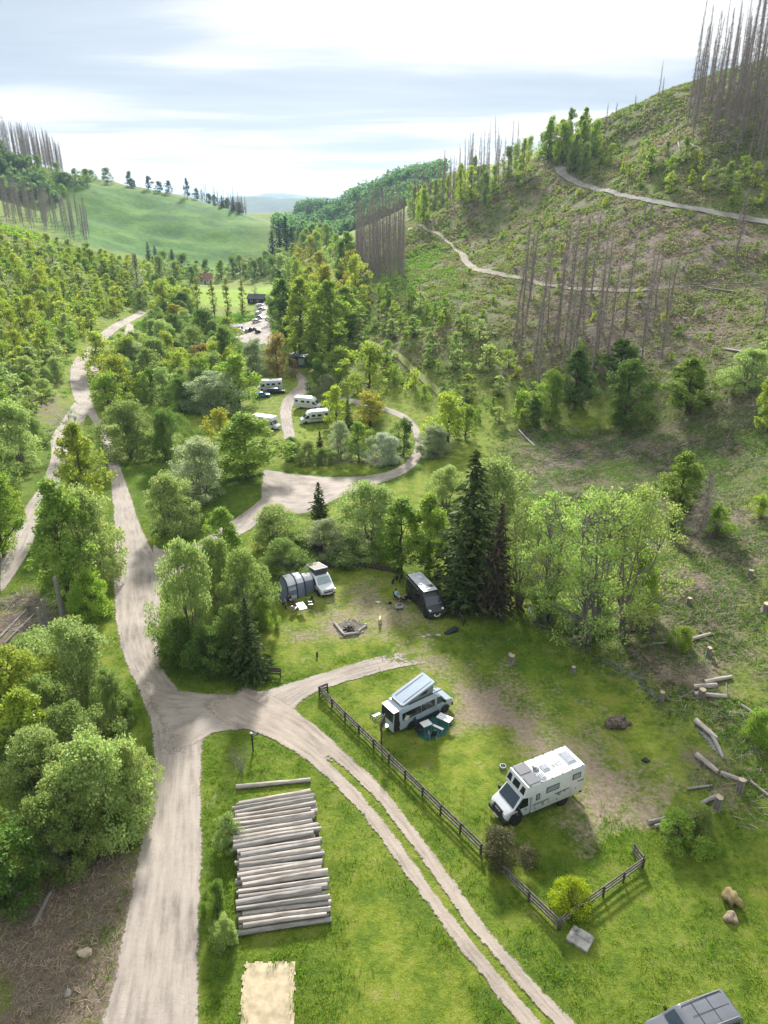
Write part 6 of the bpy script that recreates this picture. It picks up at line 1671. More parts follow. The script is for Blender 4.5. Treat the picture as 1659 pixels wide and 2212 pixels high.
for a in [(1548, 1748, 1715, 20, 'dark stump with a tan log against it'), (1597, 1708, 1678, 18, 'tall grey cut stump at the right bank'), (1428, 1513, 1490, 14, 'dark stump right of the stream'), (1515, 1505, 1485, 18, 'short dark stump among the grey logs'),
          (1530, 1418, 1394, 13, 'stump in the clearing above the felled logs'), (1242, 1385, 1372, 15, 'low grey stump at the stream bank'), (1238, 1450, 1438, 12, 'small grey stump at the edge of the lawn'),
          (1105, 1430, 1412, 16, 'upright block of wood at the lawn edge by the stream'), (1450, 1812, 1785, 24, 'dark stump right of the fence end'), (1490, 1780, 1755, 24, 'mossy dark stump above the bramble'),
          (1655, 1320, 1300, 22, 'grey stump at the right edge'), (1620, 1245, 1228, 14, 'low stump in the brown clearing'), (1488, 1305, 1288, 12, 'small stump behind the felled trunks')]:
    stump(*a)
sp_ = MB(); vs_ = [(.24 * k * math.cos(t * math.pi / 4), .24 * k * math.sin(t * math.pi / 4), z) for k, z in ((1.35, -.2), (1, .15), (.95, .6)) for t in range(8)]
sp_.add(vs_, [(i * 8 + j, i * 8 + (j + 1) % 8, i * 8 + 8 + (j + 1) % 8, i * 8 + 8 + j) for i in range(2) for j in range(8)]); sp_.cur = 1; sp_.add(vs_[-8:], [tuple(range(8))]); sp_ = sp_.mesh('tree_stump', [BARK_GREY, LOGW], True)
for x, y in scatter([(900, 500), (1010, 570), (1100, 640), (1050, 720), (1300, 820), (1659, 760), (1659, 500), (1400, 450), (1230, 400), (1100, 400), (960, 440)], 7, 77, 85, off_road):
    o = link('tree_stump', sp_); o.location = on(x, y); k = lrng.uniform(.9, 1.9); o.scale = (k, k, k * lrng.uniform(.7, 1.6)); tag(o, 'small cut stump on the felled right hillside', 'stump', 'stumps on the felled hillside')
for px, py, yt, w, lab in ((136, 1330, 1246, 15, 'tall pale sawn-off trunk at the right of the brushwood heap'), (103, 1352, 1296, 12, 'middle tall sawn-off trunk at the brushwood heap'), (92, 1362, 1312, 14, 'front tall sawn-off trunk at the brushwood heap'),
                           (1392, 470, 436, 5, 'high sawn trunk below the high hill road'), (1404, 474, 438, 5, 'second high sawn trunk below the high hill road'), (1594, 490, 462, 5, 'high sawn trunk at the outer edge of the hill road')):
    stump(px, py, yt, w, lab, LOGG, name='cut_trunk')
def lump(px, py, r, squash, label, m, cat, name, seed=1, rough=.25):
    p = G(px, py); bm = bmesh.new(); bmesh.ops.create_icosphere(bm, subdivisions=3, radius=1)
    rng = np.random.default_rng(seed); k = rng.normal(size=(5, 3)) * 2.2; ph = rng.uniform(0, 6, 5)
    for v in bm.verts:
        q = 1 + rough * sum(math.sin(k[i] @ np.array(v.co) + ph[i]) for i in range(5)) / 2.2; v.co *= q
        v.co = Vector((v.co.x * r * squash[0], v.co.y * r * squash[1], v.co.z * r * squash[2]))
    me = bpy.data.meshes.new(name); bm.to_mesh(me); bm.free(); me.materials.append(m); me.polygons.foreach_set('use_smooth', [True] * len(me.polygons))
    o = link(name, me); o.location = p + Vector((0, 0, r * squash[2] * .55)); return tag(o, label, cat)
lump(1578, 1945, .55, (.85, 1.15, .9), 'mossy yellow-brown rotten stump on the grass at the lower right', MOSS, 'stump', 'rotten_stump', 3, .4)
lump(1578, 1985, .42, (.9, 1.1, .7), 'grey-brown lower piece of the mossy rotten stump', mat('rotten_wood', (.30, .23, .16), rough=1, var=.3, scale=4, bump=.5), 'stump', 'rotten_stump', 5, .4)
rp = lump(1392, 1362, 1.1, (1.1, .45, 1.15), 'big upturned root plate with dark earth at the foot of the alders', mat('root_earth', (.13, .115, .10), rough=1, var=.4, scale=3, bump=.6), 'root plate', 'root_plate', 7, .35)
for px, py, r, lab in ((946, 1372, .3, 'flat pale stone in the lawn nearest the black tarp'), (925, 1372, .24, 'middle of the three flat stones in the lawn'), (915, 1376, .2, 'left small flat stone in the lawn')):
    lump(px, py, r, (1.25, .8, .25), lab, STONE, 'stone', 'flat_stone', int(px), .15)
lump(1338, 1566, .75, (1.3, .8, .75), 'broad dark root stump torn out beside the stream', mat('torn_root', (.15, .12, .095), rough=1, var=.4, scale=4, bump=.6), 'root stump', 'root_stump', 17, .5)
lump(1102, 1418, .3, (.8, .7, 1.0), 'pale upright boulder at the stream edge', STONE, 'stone', 'boulder', 11)
lump(1395, 1642, .3, (1.2, .8, .4), 'charred heap of wood scraps on the worn grass', CHAR, 'heap', 'scrap_heap', 12, .5)
lump(184, 2060, .42, (1.2, .8, .5), 'sawn tan block of wood on the bark-strewn ground', CUT, 'wood block', 'wood_block', 14, .12)
lump(147, 2146, .28, (.8, 1.0, .4), 'small grey block of wood on the bark-strewn ground', LOGG, 'wood block', 'wood_block', 15, .15)

# fences of weathered planks
def fence(pts, label, h=1.05, rails=((.92, .26), (.60, .20), (.28, .18)), gap=2.3, m=None, post=.12, name='plank_fence', flat=True):
    P = [Vector(p) for p in pts]; o = thing(name, label, 'fence', (P[0].x, P[0].y, P[0].z)); rng = random.Random(len(label)); m = m or WOODG
    def loc(p, z): return Vector((p.x, p.y, float(Hg(p.x, p.y)) + z)) - o.location
    for a, b in zip(P[:-1], P[1:]):
        n = max(1, round((b - a).length / gap)); d = (b - a).normalized(); ang = math.atan2(d.y, d.x); side = Vector((-d.y, d.x, 0)) * .085
        for i in range(n + 1):
            q = a.lerp(b, i / n)
            if i < n or b is P[-1]: part(o, MB().box(loc(q, h / 2 - .08), (post, post, h + .24), ang + rng.uniform(-.1, .1), ('X', rng.uniform(-.04, .04)), .015), 'post', WOODD)
            if i == n: break
            r = a.lerp(b, (i + 1) / n)
            for z, w in rails:
                s, e = loc(q, z * h + rng.uniform(-.05, .05)) + side, loc(r, z * h + rng.uniform(-.05, .05)) + side; v = e - s
                mb = MB(); M = v.to_track_quat('X', 'Z').to_matrix(); hx, hy, hz = v.length / 2 + .06, .022, w / 2; c = (s + e) / 2
                pp = [c + M @ Vector((x, y, zz)) for zz in (-hz, hz) for x, y in ((-hx, -hy), (hx, -hy), (hx, hy), (-hx, hy))]
                mb.add(pp, [(3, 2, 1, 0), (4, 5, 6, 7), (0, 1, 5, 4), (1, 2, 6, 5), (2, 3, 7, 6), (3, 0, 4, 7)]); part(o, mb, 'plank', m)
    return o
FA, FB, FC, FD, FE = G(690, 1502), G(1038, 1846), G(1205, 2010), G(1388, 1876), G(1368, 1846)
fence([FA, FB], 'long weathered plank fence between the grass track and the pitches')
fence([G(690, 1502), G(708, 1496)], 'short return of planks at the upper end of the long fence')
fence([G(1082, 1889), FC], 'low leaning plank fence running down to the fence corner below the broom bush', h=.9)
fence([FC + Vector((.15, .1, 0)), FD], 'grey plank fence rising from the fence corner to the right', h=1.0, rails=((.9, .2), (.6, .16), (.3, .16)))
fence([FD + Vector((.02, .2, 0)), FE], 'short end panel of grey planks at the top of the right fence', h=1.1)
fence([G(482, 1452), G(606, 1462)], 'short dark fence in front of the dark small spruce', h=.95, m=WOODD)
fence([G(945, 1280), G(1000, 1352)], 'dark fence behind the black van under the spruces', h=1.0, m=WOODD)
fence([G(600, 1235), G(700, 1228), G(790, 1228), G(860, 1240)], 'low dark fence along the back of the lawn', h=.85, m=WOODD)

# concrete slabs, sand pit, tarp
o = thing('concrete_slab', 'grey concrete slabs with iron lifting loops in the grass below the fence corner', 'slab', G(1253, 2030), R(-38))
part(o, MB().box((0, 0, .08), (1.5, 1.25, .24), 0, None, .03), 'base_slab', CONC); part(o, MB().box((.2, .32, .24), (1.0, .55, .1), 0, None, .02), 'cover_slab', CONC)
part(o, MB().box((-.5, .35, .28), (.2, .3, .22), .4, None, .03), 'block', CONC); part(o, MB().path([(-.35, -.25, .2), (-.35, -.25, .3), (-.2, -.35, .3), (-.2, -.35, .2)], .02), 'lifting_loop', METAL)
def sheet_patch(name, pts, m, lift, kind='structure'):
    poly = gpoly(pts); lo, hi = poly.min(0), poly.max(0); xs = np.arange(lo[0], hi[0] + .11, .11); ys = np.arange(lo[1], hi[1] + .11, .11)
    X, Y = np.meshgrid(xs, ys, indexing='ij'); d = pmask(poly, X + (fbm(X * 1.7, Y * 1.7, 8) - .5) * .3 + (fbm(X * 6, Y * 6, 18) - .5) * .35, Y + (fbm(X * 1.7, Y * 1.7, 9) - .5) * .3 + (fbm(X * 6, Y * 6, 19) - .5) * .35, .3)
    V, Fq = sheet(xs, ys, Hg(X, Y) + lift); keep = d.ravel()[Fq].min(1) > .45
    return link(name, np_mesh(name, V, Fq[keep], m, smooth=True))
tag(sheet_patch('sand_patch', [(528, 2080), (640, 2074), (634, 2240), (518, 2240)], mat('pale_sand', (.40, .335, .225), rough=1, var=.16, scale=1.6, bump=.4, dark=(.27, .22, .145)), .05), kind='structure')
WATER = mat('stream_water', (.10, .11, .105), rough=.12, var=.3, scale=1.2, spec=.8)
for pts in ([(1138, 1308), (1160, 1314), (1170, 1345), (1182, 1362), (1172, 1362), (1150, 1342)], [(1262, 1412), (1310, 1424), (1385, 1462), (1410, 1490), (1432, 1520), (1425, 1524), (1396, 1494), (1370, 1466), (1300, 1430)], [(1500, 1562), (1520, 1576), (1548, 1610), (1572, 1646), (1560, 1642), (1532, 1610), (1508, 1582)]):
    tag(sheet_patch('stream', pts, WATER, .06), kind='structure')
tag(sheet_patch('fire_ash', [(722, 1352), (745, 1340), (782, 1345), (792, 1360), (770, 1376), (735, 1380)], mat('ash_ground', (.13, .115, .10), rough=1, var=.3, scale=3), .06), kind='structure')
p = G(975, 1366); o = thing('tarpaulin', 'black wedge-shaped tarpaulin sheet lying near the white flowers', 'tarpaulin', p, R(28))
part(o, MB().prism([(-.95, 0), (.75, .02), (.8, .5), (.6, .52)], 'y', -.3, .3), 'sheet', BLACKF)

# fire place
c = G(755, 1362)
for (p, q, r, lab) in (((722, 1348), (742, 1372), .17, 'pale seat log on the left side of the fire place'), ((742, 1374), (776, 1369), .17, 'pale seat log on the near side of the fire place'), ((774, 1366), (790, 1354), .15, 'pale seat log on the right side of the fire place')):
    glog(p, q, r, lab, None, LOGW, .9)
lump(789, 1352, .24, (1, 1, .8), 'pale boulder at the right corner of the fire place', STONE, 'stone', 'boulder', 21)
lump(783, 1366, .16, (1, 1, .7), 'small pale stone beside the seat log of the fire place', STONE, 'stone', 'boulder', 22)
o = thing('campfire', 'burnt-out campfire of charred logs on dark ash', 'campfire', c)
for k, (x, y, a) in enumerate(((-.3, .1, .3), (.2, .25, -.4), (.05, -.2, 1.2), (.35, -.05, 2.0), (-.1, .3, .9), (-.35, -.2, 2.4))):
    part(o, MB().tube((x - math.cos(a) * .45, y - math.sin(a) * .45, .12 + .05 * k), (x + math.cos(a) * .45, y + math.sin(a) * .45, .16 + .06 * k), .085, .06, 7), 'charred_log', CHAR if k != 1 else WOODD)
part(o, MB().box((.1, .35, .42), (.9, .22, .06), -.4), 'charred_plank', WOODD)
for (p, q) in (((760, 1340), (778, 1350)), ((763, 1338), (781, 1349)), ((775, 1333), (777, 1342)), ((748, 1345), (756, 1336))): glog(p, q, .06, 'stick of firewood lying behind the fire place', 'firewood sticks behind the fire place', LOGG, 1.2)
o = link('wooden_post', MB().box((0, 0, .28), (.2, .16, .6), .3, None, .03).mesh('wooden_post', WOODD)); o.location = G(685, 1418); tag(o, 'short wooden post standing in the lawn', 'post')
o = link('fire_bowl', MB().lathe([(.26, 0), (.30, .2), (.28, .32), (.24, .32), (.22, .1)], 16).mesh('fire_bowl', METAL, True)); o.location = G(1086, 1660); tag(o, 'grey metal fire bowl in the grass beside the truck camper', 'fire bowl')
# signpost, road sign, marker, basketball board
o = thing('signpost', 'dark signpost with a small arrow board on the grass corner', 'sign', G(547, 1622), R(25)); part(o, MB().box((0, 0, .95), (.12, .12, 1.95), 0, None, .01), 'post', BLACKP)
b = part(o, MB().prism([(-.05, 1.62), (.5, 1.62), (.62, 1.75), (.5, 1.9), (-.05, 1.9)], 'y', -.04, .0), 'board', mat('dark_green_sign', (.05, .075, .065), rough=.5, var=.1)); part(b, MB().box((.22, -.045, 1.76), (.38, .01, .05)), 'lettering_line', PLATE); part(o, MB().box((.0, .12, 1.93), (.18, .3, .03), .2), 'cap', GREYP)
o = thing('road_sign', 'back of a grey octagonal road sign half hidden at the road edge', 'sign', G(273, 1600), R(90)); part(o, MB().tube((0, 0, 0), (0, 0, 2.1), .03), 'post', METAL)
part(o, MB().prism([(.42 * math.cos(R(22.5 + 45 * k)), 1.95 + .42 * math.sin(R(22.5 + 45 * k))) for k in range(8)], 'x', .03, .05), 'sign_plate', GREYP)
o = link('marker_pole', MB().tube((0, 0, 0), (0, 0, 1.9), .035, .03).mesh('marker_pole', mat('red_white_marker', (.62, .52, .48), rough=.5, var=.1))); o.location = G(293, 1640); tag(o, 'thin pale marker pole at the left edge of the main road', 'pole')
o = thing('basketball_hoop', 'weathered wooden basketball board with a hoop behind the pale blue-grey van', 'basketball hoop', G(824, 1612), R(-20))
part(o, MB().box((0, 0, 1.5), (.13, .13, 3.1), 0, None, .01), 'post', WOODD); bd = MB()
for k in range(3): bd.box((.12 + .0, -.45 + .45 * k, 2.75), (.05, .40, .95))
part(o, bd, 'backboard', WOODD); part(o, MB().lathe([(.21, 2.45), (.235, 2.45), (.235, 2.475), (.21, 2.475)], 18, (.42, 0, 0)).box((.2, 0, 2.46), (.16, .08, .03)), 'hoop', METAL)

# tables, chairs, mats
def table(p, rot, a, b, h, label, slats=1, group=None):
    o = thing('folding_table', label, 'table', p, rot, group); o.scale = (1.15,) * 3; t = MB()
    for k in range(slats): t.box((0, -b / 2 + b / slats * (k + .5), h), (a, b / slats - .02, .035), 0, None, .01)
    part(o, t, 'table_top', ALU)
    for sx in (1, -1):
        for sy in (1, -1): part(o, MB().tube((sx * a * .42, sy * b * .4, 0), (sx * a * .42, sy * b * .4, h - .02), .018), 'leg', METAL)
    return o
def chair(p, rot, label, m=None, frame=None, group=None, high=.92):
    o = thing('camping_chair', label, 'chair', p, rot, group); o.scale = (1.15,) * 3; m = m or BLACKF; f = frame or BLACKP
    part(o, MB().box((0, 0, .43), (.5, .5, .05), 0, ('Y', -.08), .02), 'seat', m); part(o, MB().box((-.3, 0, high - .2), (.05, .5, .62), 0, ('Y', -.25), .02), 'backrest', m)
    for s in (1, -1):
        part(o, MB().tube((.26, s * .28, 0), (-.2, s * .28, .62), .018).box((.02, s * .28, .63), (.48, .06, .035), 0, None, .01), 'armrest', f)
        part(o, MB().tube((-.3, s * .28, 0), (.24, s * .28, .62), .018), 'leg', f); part(o, MB().tube((-.2, s * .26, .4), (-.42, s * .26, high + .08), .018), 'leg', f)
    return o
HV = R(35)
rug = sheet_patch('rug', [(898, 1562), (958, 1538), (976, 1566), (962, 1590), (918, 1602), (898, 1584)], TEAL, .07); tag(rug, 'teal ground mat under the folding tables beside the pale blue-grey van', 'mat')
def gp(px, py, dz=.06): return G(px, py) + Vector((0, 0, dz))
table(gp(960, 1566), R(-35), 1.25, .75, .7, 'large white folding table at the right of the teal mat', 2)
table(gp(920, 1578), R(30), .85, .7, .68, 'square white folding table at the left of the teal mat')
table(gp(926, 1550), R(35), .62, .42, .6, 'small white folding table against the pale blue-grey van')
o = thing('camping_bench', 'narrow white folding bench between the two tables on the teal mat', 'bench', gp(946, 1580), R(-35)); part(o, MB().box((0, 0, .45), (1.1, .28, .04), 0, None, .01), 'seat', ALU)
for s in (1, -1): part(o, MB().box((s * .42, 0, .22), (.04, .26, .44)), 'leg', METAL)
chair(gp(934, 1596), R(105), 'black camping chair with pale frame at the near edge of the teal mat', None, METAL)
chair(gp(907, 1587), R(15), 'black camping chair left of the square table on the teal mat')
chair(gp(905, 1574), R(-20), 'black camping chair with its back to the rear wheel of the pale blue-grey van')
# awning tent joined to the white camper van: axis leads away from the van's right side
def tent():
    v = WC; c0, s0 = math.cos(v.rotation_euler[2]), math.sin(v.rotation_euler[2])
    base = Vector((v.location[0], v.location[1], 0)) + Vector((c0, s0, 0)) * -.4 + Vector((s0, -c0, 0)) * 1.1
    base.z = float(Hg(base.x, base.y)); o = thing('awning_tent', 'grey inflatable awning tent with pale roof and dark ribs joined to the white camper van', 'tent', base, v.rotation_euler[2] - R(90)); o.scale = (1.13,) * 3
    ROOF = mat('pale_tent_roof', (.62, .63, .65), rough=.7, var=.08, scale=2); SIDE = mat('tent_side', (.17, .20, .26), rough=.85, var=.1, scale=2); RIBM = mat('navy_tent_rib', (.03, .035, .09), rough=.6, var=.1); WINM = mat('tent_window', (.42, .47, .51), rough=.35, var=.08)
    def arch(x, w, h, n=17, lean=0):
        out = []
        for i in range(n):
            t = math.pi * i / (n - 1); ct, st_ = math.cos(t), math.sin(t); out.append(Vector((x + lean * (1 - st_ ** .6), w * math.copysign(abs(ct) ** .62, ct), h * st_ ** .75)))
        return out
    A = [arch(0, .95, 1.95), arch(.95, .95, 1.95), arch(1.15, 1.35, 2.12), arch(2.1, 1.42, 2.2), arch(3.15, 1.42, 2.12, lean=.12)]
    n = 17; roof = MB(); wall = MB()
    for a, b in zip(A[:-1], A[1:]):
        for i in range(n - 1): (roof if 4 <= i < n - 5 else wall).add([a[i], a[i + 1], b[i + 1], b[i]], [(0, 1, 2, 3)])
    end = A[-1]; foot = [Vector((4.0, 1.35 - 2.7 * i / (n - 1), 0)) for i in range(n)]; ew = MB()
    for i in range(n - 1): ew.add([end[i], end[i + 1], foot[i + 1], foot[i]], [(0, 1, 2, 3)])
    part(o, roof, 'roof', ROOF, True); part(o, wall, 'wall', SIDE, True); part(o, ew, 'end_wall', SIDE, True)
    for a in (A[2], A[3], A[4]): part(o, MB().path([p * 1.01 for p in a], .07, 8), 'rib', RIBM, True)
    part(o, MB().path([p for p in foot[::4]] + [foot[-1]], .05, 6), 'hem', ROOF)
    for i0, i1, x0, x1, xs in ((13, 16, 2.25, 3.0, 'w'), ):
        for k in (0,):
            q = [A[3][16].lerp(A[4][16], .12), A[3][16].lerp(A[4][16], .88), A[3][13].lerp(A[4][13], .88), A[3][13].lerp(A[4][13], .12)]
            part(o, slab_pane([p + Vector((0, .0, .12 if j < 2 else .0)) for j, p in enumerate(q)], .02, .035), 'window', WINM)
            q = [A[3][0].lerp(A[4][0], .88), A[3][0].lerp(A[4][0], .12), A[3][3].lerp(A[4][3], .12), A[3][3].lerp(A[4][3], .88)]
            part(o, slab_pane([p + Vector((0, 0, .12 if j < 2 else .0)) for j, p in enumerate(q)], .02, .035), 'window', WINM)
    q = [end[5].lerp(foot[5], .2), end[5].lerp(foot[5], .8), end[11].lerp(foot[11], .8), end[11].lerp(foot[11], .2)]
    part(o, slab_pane(q, .02, .03), 'window', WINM)
    part(o, MB().box((1.0, 0, .06), (1.9, 1.7, .02)), 'groundsheet', GREYP)
    return o
tent()
table(gp(652, 1322, .02), R(115), 1.4, .8, .72, 'white folding table in front of the awning tent', 2)
chair(gp(628, 1306, .02), R(-30), 'camping lounge chair left of the white table by the tent', DCANVAS)
chair(gp(668, 1306, .02), R(200), 'black camping chair right of the white table, nearer the tent', None)
chair(gp(672, 1314, .02), R(190), 'black camping chair right of the white table, farther from the tent', None, METAL)
chair(gp(636, 1322, .02), R(60), 'pale child-size camping chair at the near side of the white table', mat('pale_chair_fabric', (.50, .50, .52), rough=.9, var=.1), METAL, None, .75)
o = link('waste_bin', MB().lathe([(.16, 0), (.2, .5), (.21, .62), (.16, .66)], 14).mesh('waste_bin', mat('pale_green_bin', (.36, .50, .46), rough=.5, var=.1), True)); o.location = G(623, 1297); tag(o, 'pale green bin at the left of the awning tent', 'bin')
o = link('grill_bag', MB().box((0, 0, .14), (.5, .3, .3), .5, None, .1).mesh('grill_bag', BLACKF)); o.location = G(614, 1306); tag(o, 'dark bag lying in the grass left of the tent', 'bag')
def bike(p, rot, label):
    o = thing('bicycle', label, 'bicycle', p, rot); f = MB().path([(-.5, 0, .35), (-.1, 0, .3), (.4, 0, .85), (-.22, 0, .82), (-.1, 0, .3)], .025).path([(-.5, 0, .35), (-.22, 0, .82), (-.26, 0, .95)], .022).path([(.55, 0, .35), (.4, 0, .85), (.36, 0, 1.02)], .025)
    part(o, f, 'frame', BLACKP); part(o, MB().tube((.34, -.3, 1.04), (.34, .3, 1.04), .02), 'handlebar', BLACKP); part(o, MB().box((-.27, 0, .97), (.26, .13, .05), 0, None, .02), 'saddle', BLACKP)
    for x in (-.5, .56): w = part(o, MB().lathe([(.31, -.025), (.35, -.02), (.35, .02), (.31, .025)], 22, (x, 0, .35), 'y'), 'wheel', TYRE)
    return o
bike(gp(853, 1258, 0), R(60), 'black bicycle leaning by the fence beside the black van, nearer the lawn'); bike(gp(866, 1254, 0), R(75), 'dark bicycle directly behind the black van')
o = thing('hand_cart', 'grey folding hand cart with a dark load beside the seated couple', 'cart', gp(862, 1316, 0), R(15))
part(o, MB().box((0, 0, .3), (.85, .45, .04)).box((0, .22, .45), (.85, .03, .3)).box((0, -.22, .45), (.85, .03, .3)).box((.42, 0, .45), (.03, .45, .3)), 'tub', mat('light_cart_fabric', (.44, .45, .46), rough=.8, var=.1)); part(o, MB().box((.1, 0, .52), (.5, .34, .2), .2, None, .06), 'load', BLACKF)
for s in (1, -1):
    for x in (.3, -.3): part(o, MB().lathe([(.08, -.03), (.11, -.02), (.11, .02), (.08, .03)], 12, (x, s * .26, .11), 'y'), 'wheel', TYRE)
lump(817, 1301, .2, (1.5, .8, .35), 'crumpled white cloth lying in the grass', mat('white_cloth', (.62, .62, .64), rough=.9, var=.1), 'cloth', 'white_cloth', 31, .5)
lump(843, 1304, .24, (1, .8, .8), 'dark bag beside the hand cart', BLACKF, 'bag', 'dark_bag', 32, .2)
o = link('water_bowl', MB().lathe([(.13, 0), (.16, .1), (.14, .1), (.12, .03)], 14).mesh('water_bowl', METAL, True)); o.location = G(905, 1322); tag(o, 'small pale bowl in the grass beside the front wheel of the black van', 'bowl')
chair(gp(858, 1296, 0), R(-40), 'camping chair under the person in light blue'); chair(gp(874, 1302, 0), R(150), 'camping chair under the person in black beside the black van')

# ---- people and the dog: one skinned body each
SKIN = mat('skin', (.52, .33, .24), rough=.6, var=.08)
def skinned(name, chains, m, parent, sub=1):
    """joined chains of (point, radius); a chain whose first point repeats an earlier point grows from it"""
    vs, rs, es, idx = [], [], [], {}
    for ch in chains:
        prev = None
        for p, r in ch:
            key = tuple(round(c, 4) for c in p)
            if key in idx: i = idx[key]
            else: i = idx[key] = len(vs); vs.append(p); rs.append(r)
            if prev is not None and prev != i: es.append((prev, i))
            prev = i
    me = bpy.data.meshes.new(name); me.from_pydata(vs, es, []); me.materials.append(m)
    o = link(name, me, parent); sk = o.modifiers.new('skin', 'SKIN'); sk.use_smooth_shade = True
    for i, d in enumerate(me.skin_vertices[0].data): d.radius = (rs[i], rs[i]); d.use_root = i == 0
    ss = o.modifiers.new('sub', 'SUBSURF'); ss.levels = sub; ss.render_levels = sub
    return o
def lerp3(a, b, f): return tuple(a[i] + (b[i] - a[i]) * f for i in range(3))
def person(p, rot, label, pose, k, top, bottom, hair, held=None, group=None):
    """pose: joints of a 1.75 m adult (metres); k scales it"""
    o = thing('person', label, 'person', p, rot, group); o.scale = (k * 1.15,) * 3
    J = pose; hip, chest, neck, head = J['hip'], J['chest'], J['neck'], J['head']
    ch = [[(hip, .13), (lerp3(hip, chest, .5), .125), (chest, .14), (neck, .055), (lerp3(neck, head, .45), .085), (head, .095), ((head[0], head[1], head[2] + .09), .07)]]
    for s in 'lr':
        sh, el, wr = J['sh' + s], J['el' + s], J['wr' + s]; ch.append([(chest, .14), (sh, .065), (el, .045), (wr, .030)])
        d = Vector(wr) - Vector(el); d.normalize(); sd = d.cross(Vector((0, 0, 1))); sd = sd.normalized() if sd.length > .1 else Vector((0, 1, 0)); up = sd.cross(d)
        palm = Vector(wr) + d * .08; ch.append([(wr, .030), (tuple(palm), .034)])
        for q, l in ((-.03, .065), (-.01, .08), (.01, .085), (.03, .07)):
            b0 = palm + sd * q + d * .025; b1 = b0 + d * l * .55 - up * .012; ch.append([(tuple(palm), .034), (tuple(b0), .0095), (tuple(b1), .009), (tuple(b1 + d * l * .35 - up * .03), .008)])
        t0 = Vector(wr) + d * .04 + sd * .035; ch.append([(tuple(palm), .034), (tuple(t0), .011), (tuple(t0 + d * .05 + sd * .02 - up * .015), .009)])
        hp, kn, an, to = J['hp' + s], J['kn' + s], J['an' + s], J['to' + s]; ch.append([(hip, .13), (hp, .09), (kn, .06), (an, .042), (to, .035)])
    body = skinned('body', ch, SKIN, o)
    sh = [[(hip, .145), (lerp3(hip, chest, .5), .145), (chest, .16), (lerp3(chest, neck, .6), .10)]]
    for s in 'lr': sh.append([(chest, .16), (J['sh' + s], .083), (lerp3(J['sh' + s], J['el' + s], .9), .062), (lerp3(J['el' + s], J['wr' + s], .5), .052)])
    skinned('jacket', sh, top, o)
    tr = [[(hip, .15), (lerp3(hip, chest, .2), .14)]]
    for s in 'lr': tr.append([(hip, .15), (J['hp' + s], .105), (J['kn' + s], .075), (lerp3(J['kn' + s], J['an' + s], .9), .062)])
    skinned('trousers', tr, bottom, o)
    h = Vector(head)
    hb = MB().lathe([(.02, .145), (.07, .13), (.103, .08), (.112, .02), (.106, -.04), (.095, -.06)], 14, h + Vector((-.018, 0, .03)))
    part(o, hb, 'hair', hair, True)
    f = MB().box(h + Vector((.102, 0, -.005)), (.04, .026, .04), 0, None, .008)
    for s in (1, -1): f.lathe([(.013, -.006), (.013, .006)], 8, h + Vector((.092, s * .034, .03)), 'x'); f.box(h + Vector((0, s * .1, .0)), (.035, .02, .06), 0, None, .006)
    f.box(h + Vector((.09, 0, -.052)), (.014, .05, .012)); part(o, f, 'face', SKIN)
    for s in 'lr':
        a, t = Vector(J['an' + s]), Vector(J['to' + s]); part(o, MB().tube(a + Vector((0, 0, -.02)), t, .052, .042, 10), 'shoe', BLACKF)
    return o
STAND = dict(hip=(0, 0, .95), chest=(0, 0, 1.30), neck=(0, 0, 1.48), head=(.02, 0, 1.62), shl=(0, .19, 1.40), shr=(0, -.19, 1.40), ell=(.0, .25, 1.12), elr=(.02, -.25, 1.12), wrl=(.1, .26, .88), wrr=(.16, -.24, .92),
             hpl=(0, .095, .90), hpr=(0, -.095, .90), knl=(.02, .10, .50), knr=(.02, -.10, .50), anl=(0, .10, .08), anr=(0, -.10, .08), tol=(.17, .12, .04), tor=(.17, -.12, .04))
SIT = dict(hip=(-.08, 0, .56), chest=(-.20, 0, .90), neck=(-.22, 0, 1.07), head=(-.17, 0, 1.21), shl=(-.2, .19, 1.0), shr=(-.2, -.19, 1.0), ell=(-.08, .27, .76), elr=(-.08, -.27, .76), wrl=(.14, .18, .70), wrr=(.14, -.18, .70),
           hpl=(-.02, .10, .53), hpr=(-.02, -.10, .53), knl=(.40, .13, .54), knr=(.40, -.13, .54), anl=(.44, .13, .09), anr=(.44, -.13, .09), tol=(.60, .14, .05), tor=(.60, -.14, .05))
LOUNGE = dict(SIT, knl=(.42, .12, .5), knr=(.42, -.12, .5), anl=(.78, .12, .24), anr=(.78, -.12, .24), tol=(.86, .13, .34), tor=(.86, -.13, .34))
def cloth(n, c): return mat(n, c, rough=.9, var=.12, scale=5)
HAIRB, HAIRD = cloth('brown_hair', (.10, .065, .04)), cloth('dark_hair', (.025, .02, .018)); JEANS = cloth('dark_jeans', (.035, .05, .09)); BLACKT = cloth('black_trousers', (.02, .02, .022))
person(gp(617, 1316, 0), R(-10), 'child in a blue jacket and dark trousers standing at the left of the white table', STAND, .66, cloth('blue_jacket', (.03, .11, .26)), BLACKT, cloth('fair_hair', (.42, .34, .22)))
person(gp(636, 1322, .02), R(60), 'child in a pink top sitting at the near side of the white table', SIT, .72, cloth('pink_top', (.62, .05, .22)), BLACKT, HAIRD)
person(gp(628, 1306, .02), R(-30), 'person in dark blue lounging in the chair left of the white table', LOUNGE, .95, cloth('navy_top', (.03, .035, .07)), JEANS, HAIRB)
person(gp(858, 1296, 0), R(-40), 'person in a light blue top with dark hair sitting beside the black van', SIT, .98, cloth('light_blue_top', (.30, .58, .68)), cloth('pale_trousers', (.45, .42, .38)), HAIRD)
person(gp(874, 1302, 0), R(150), 'person in black clothes sitting close to the side of the black van', LOUNGE, 1.0, cloth('black_top', (.02, .02, .024)), BLACKT, HAIRB)
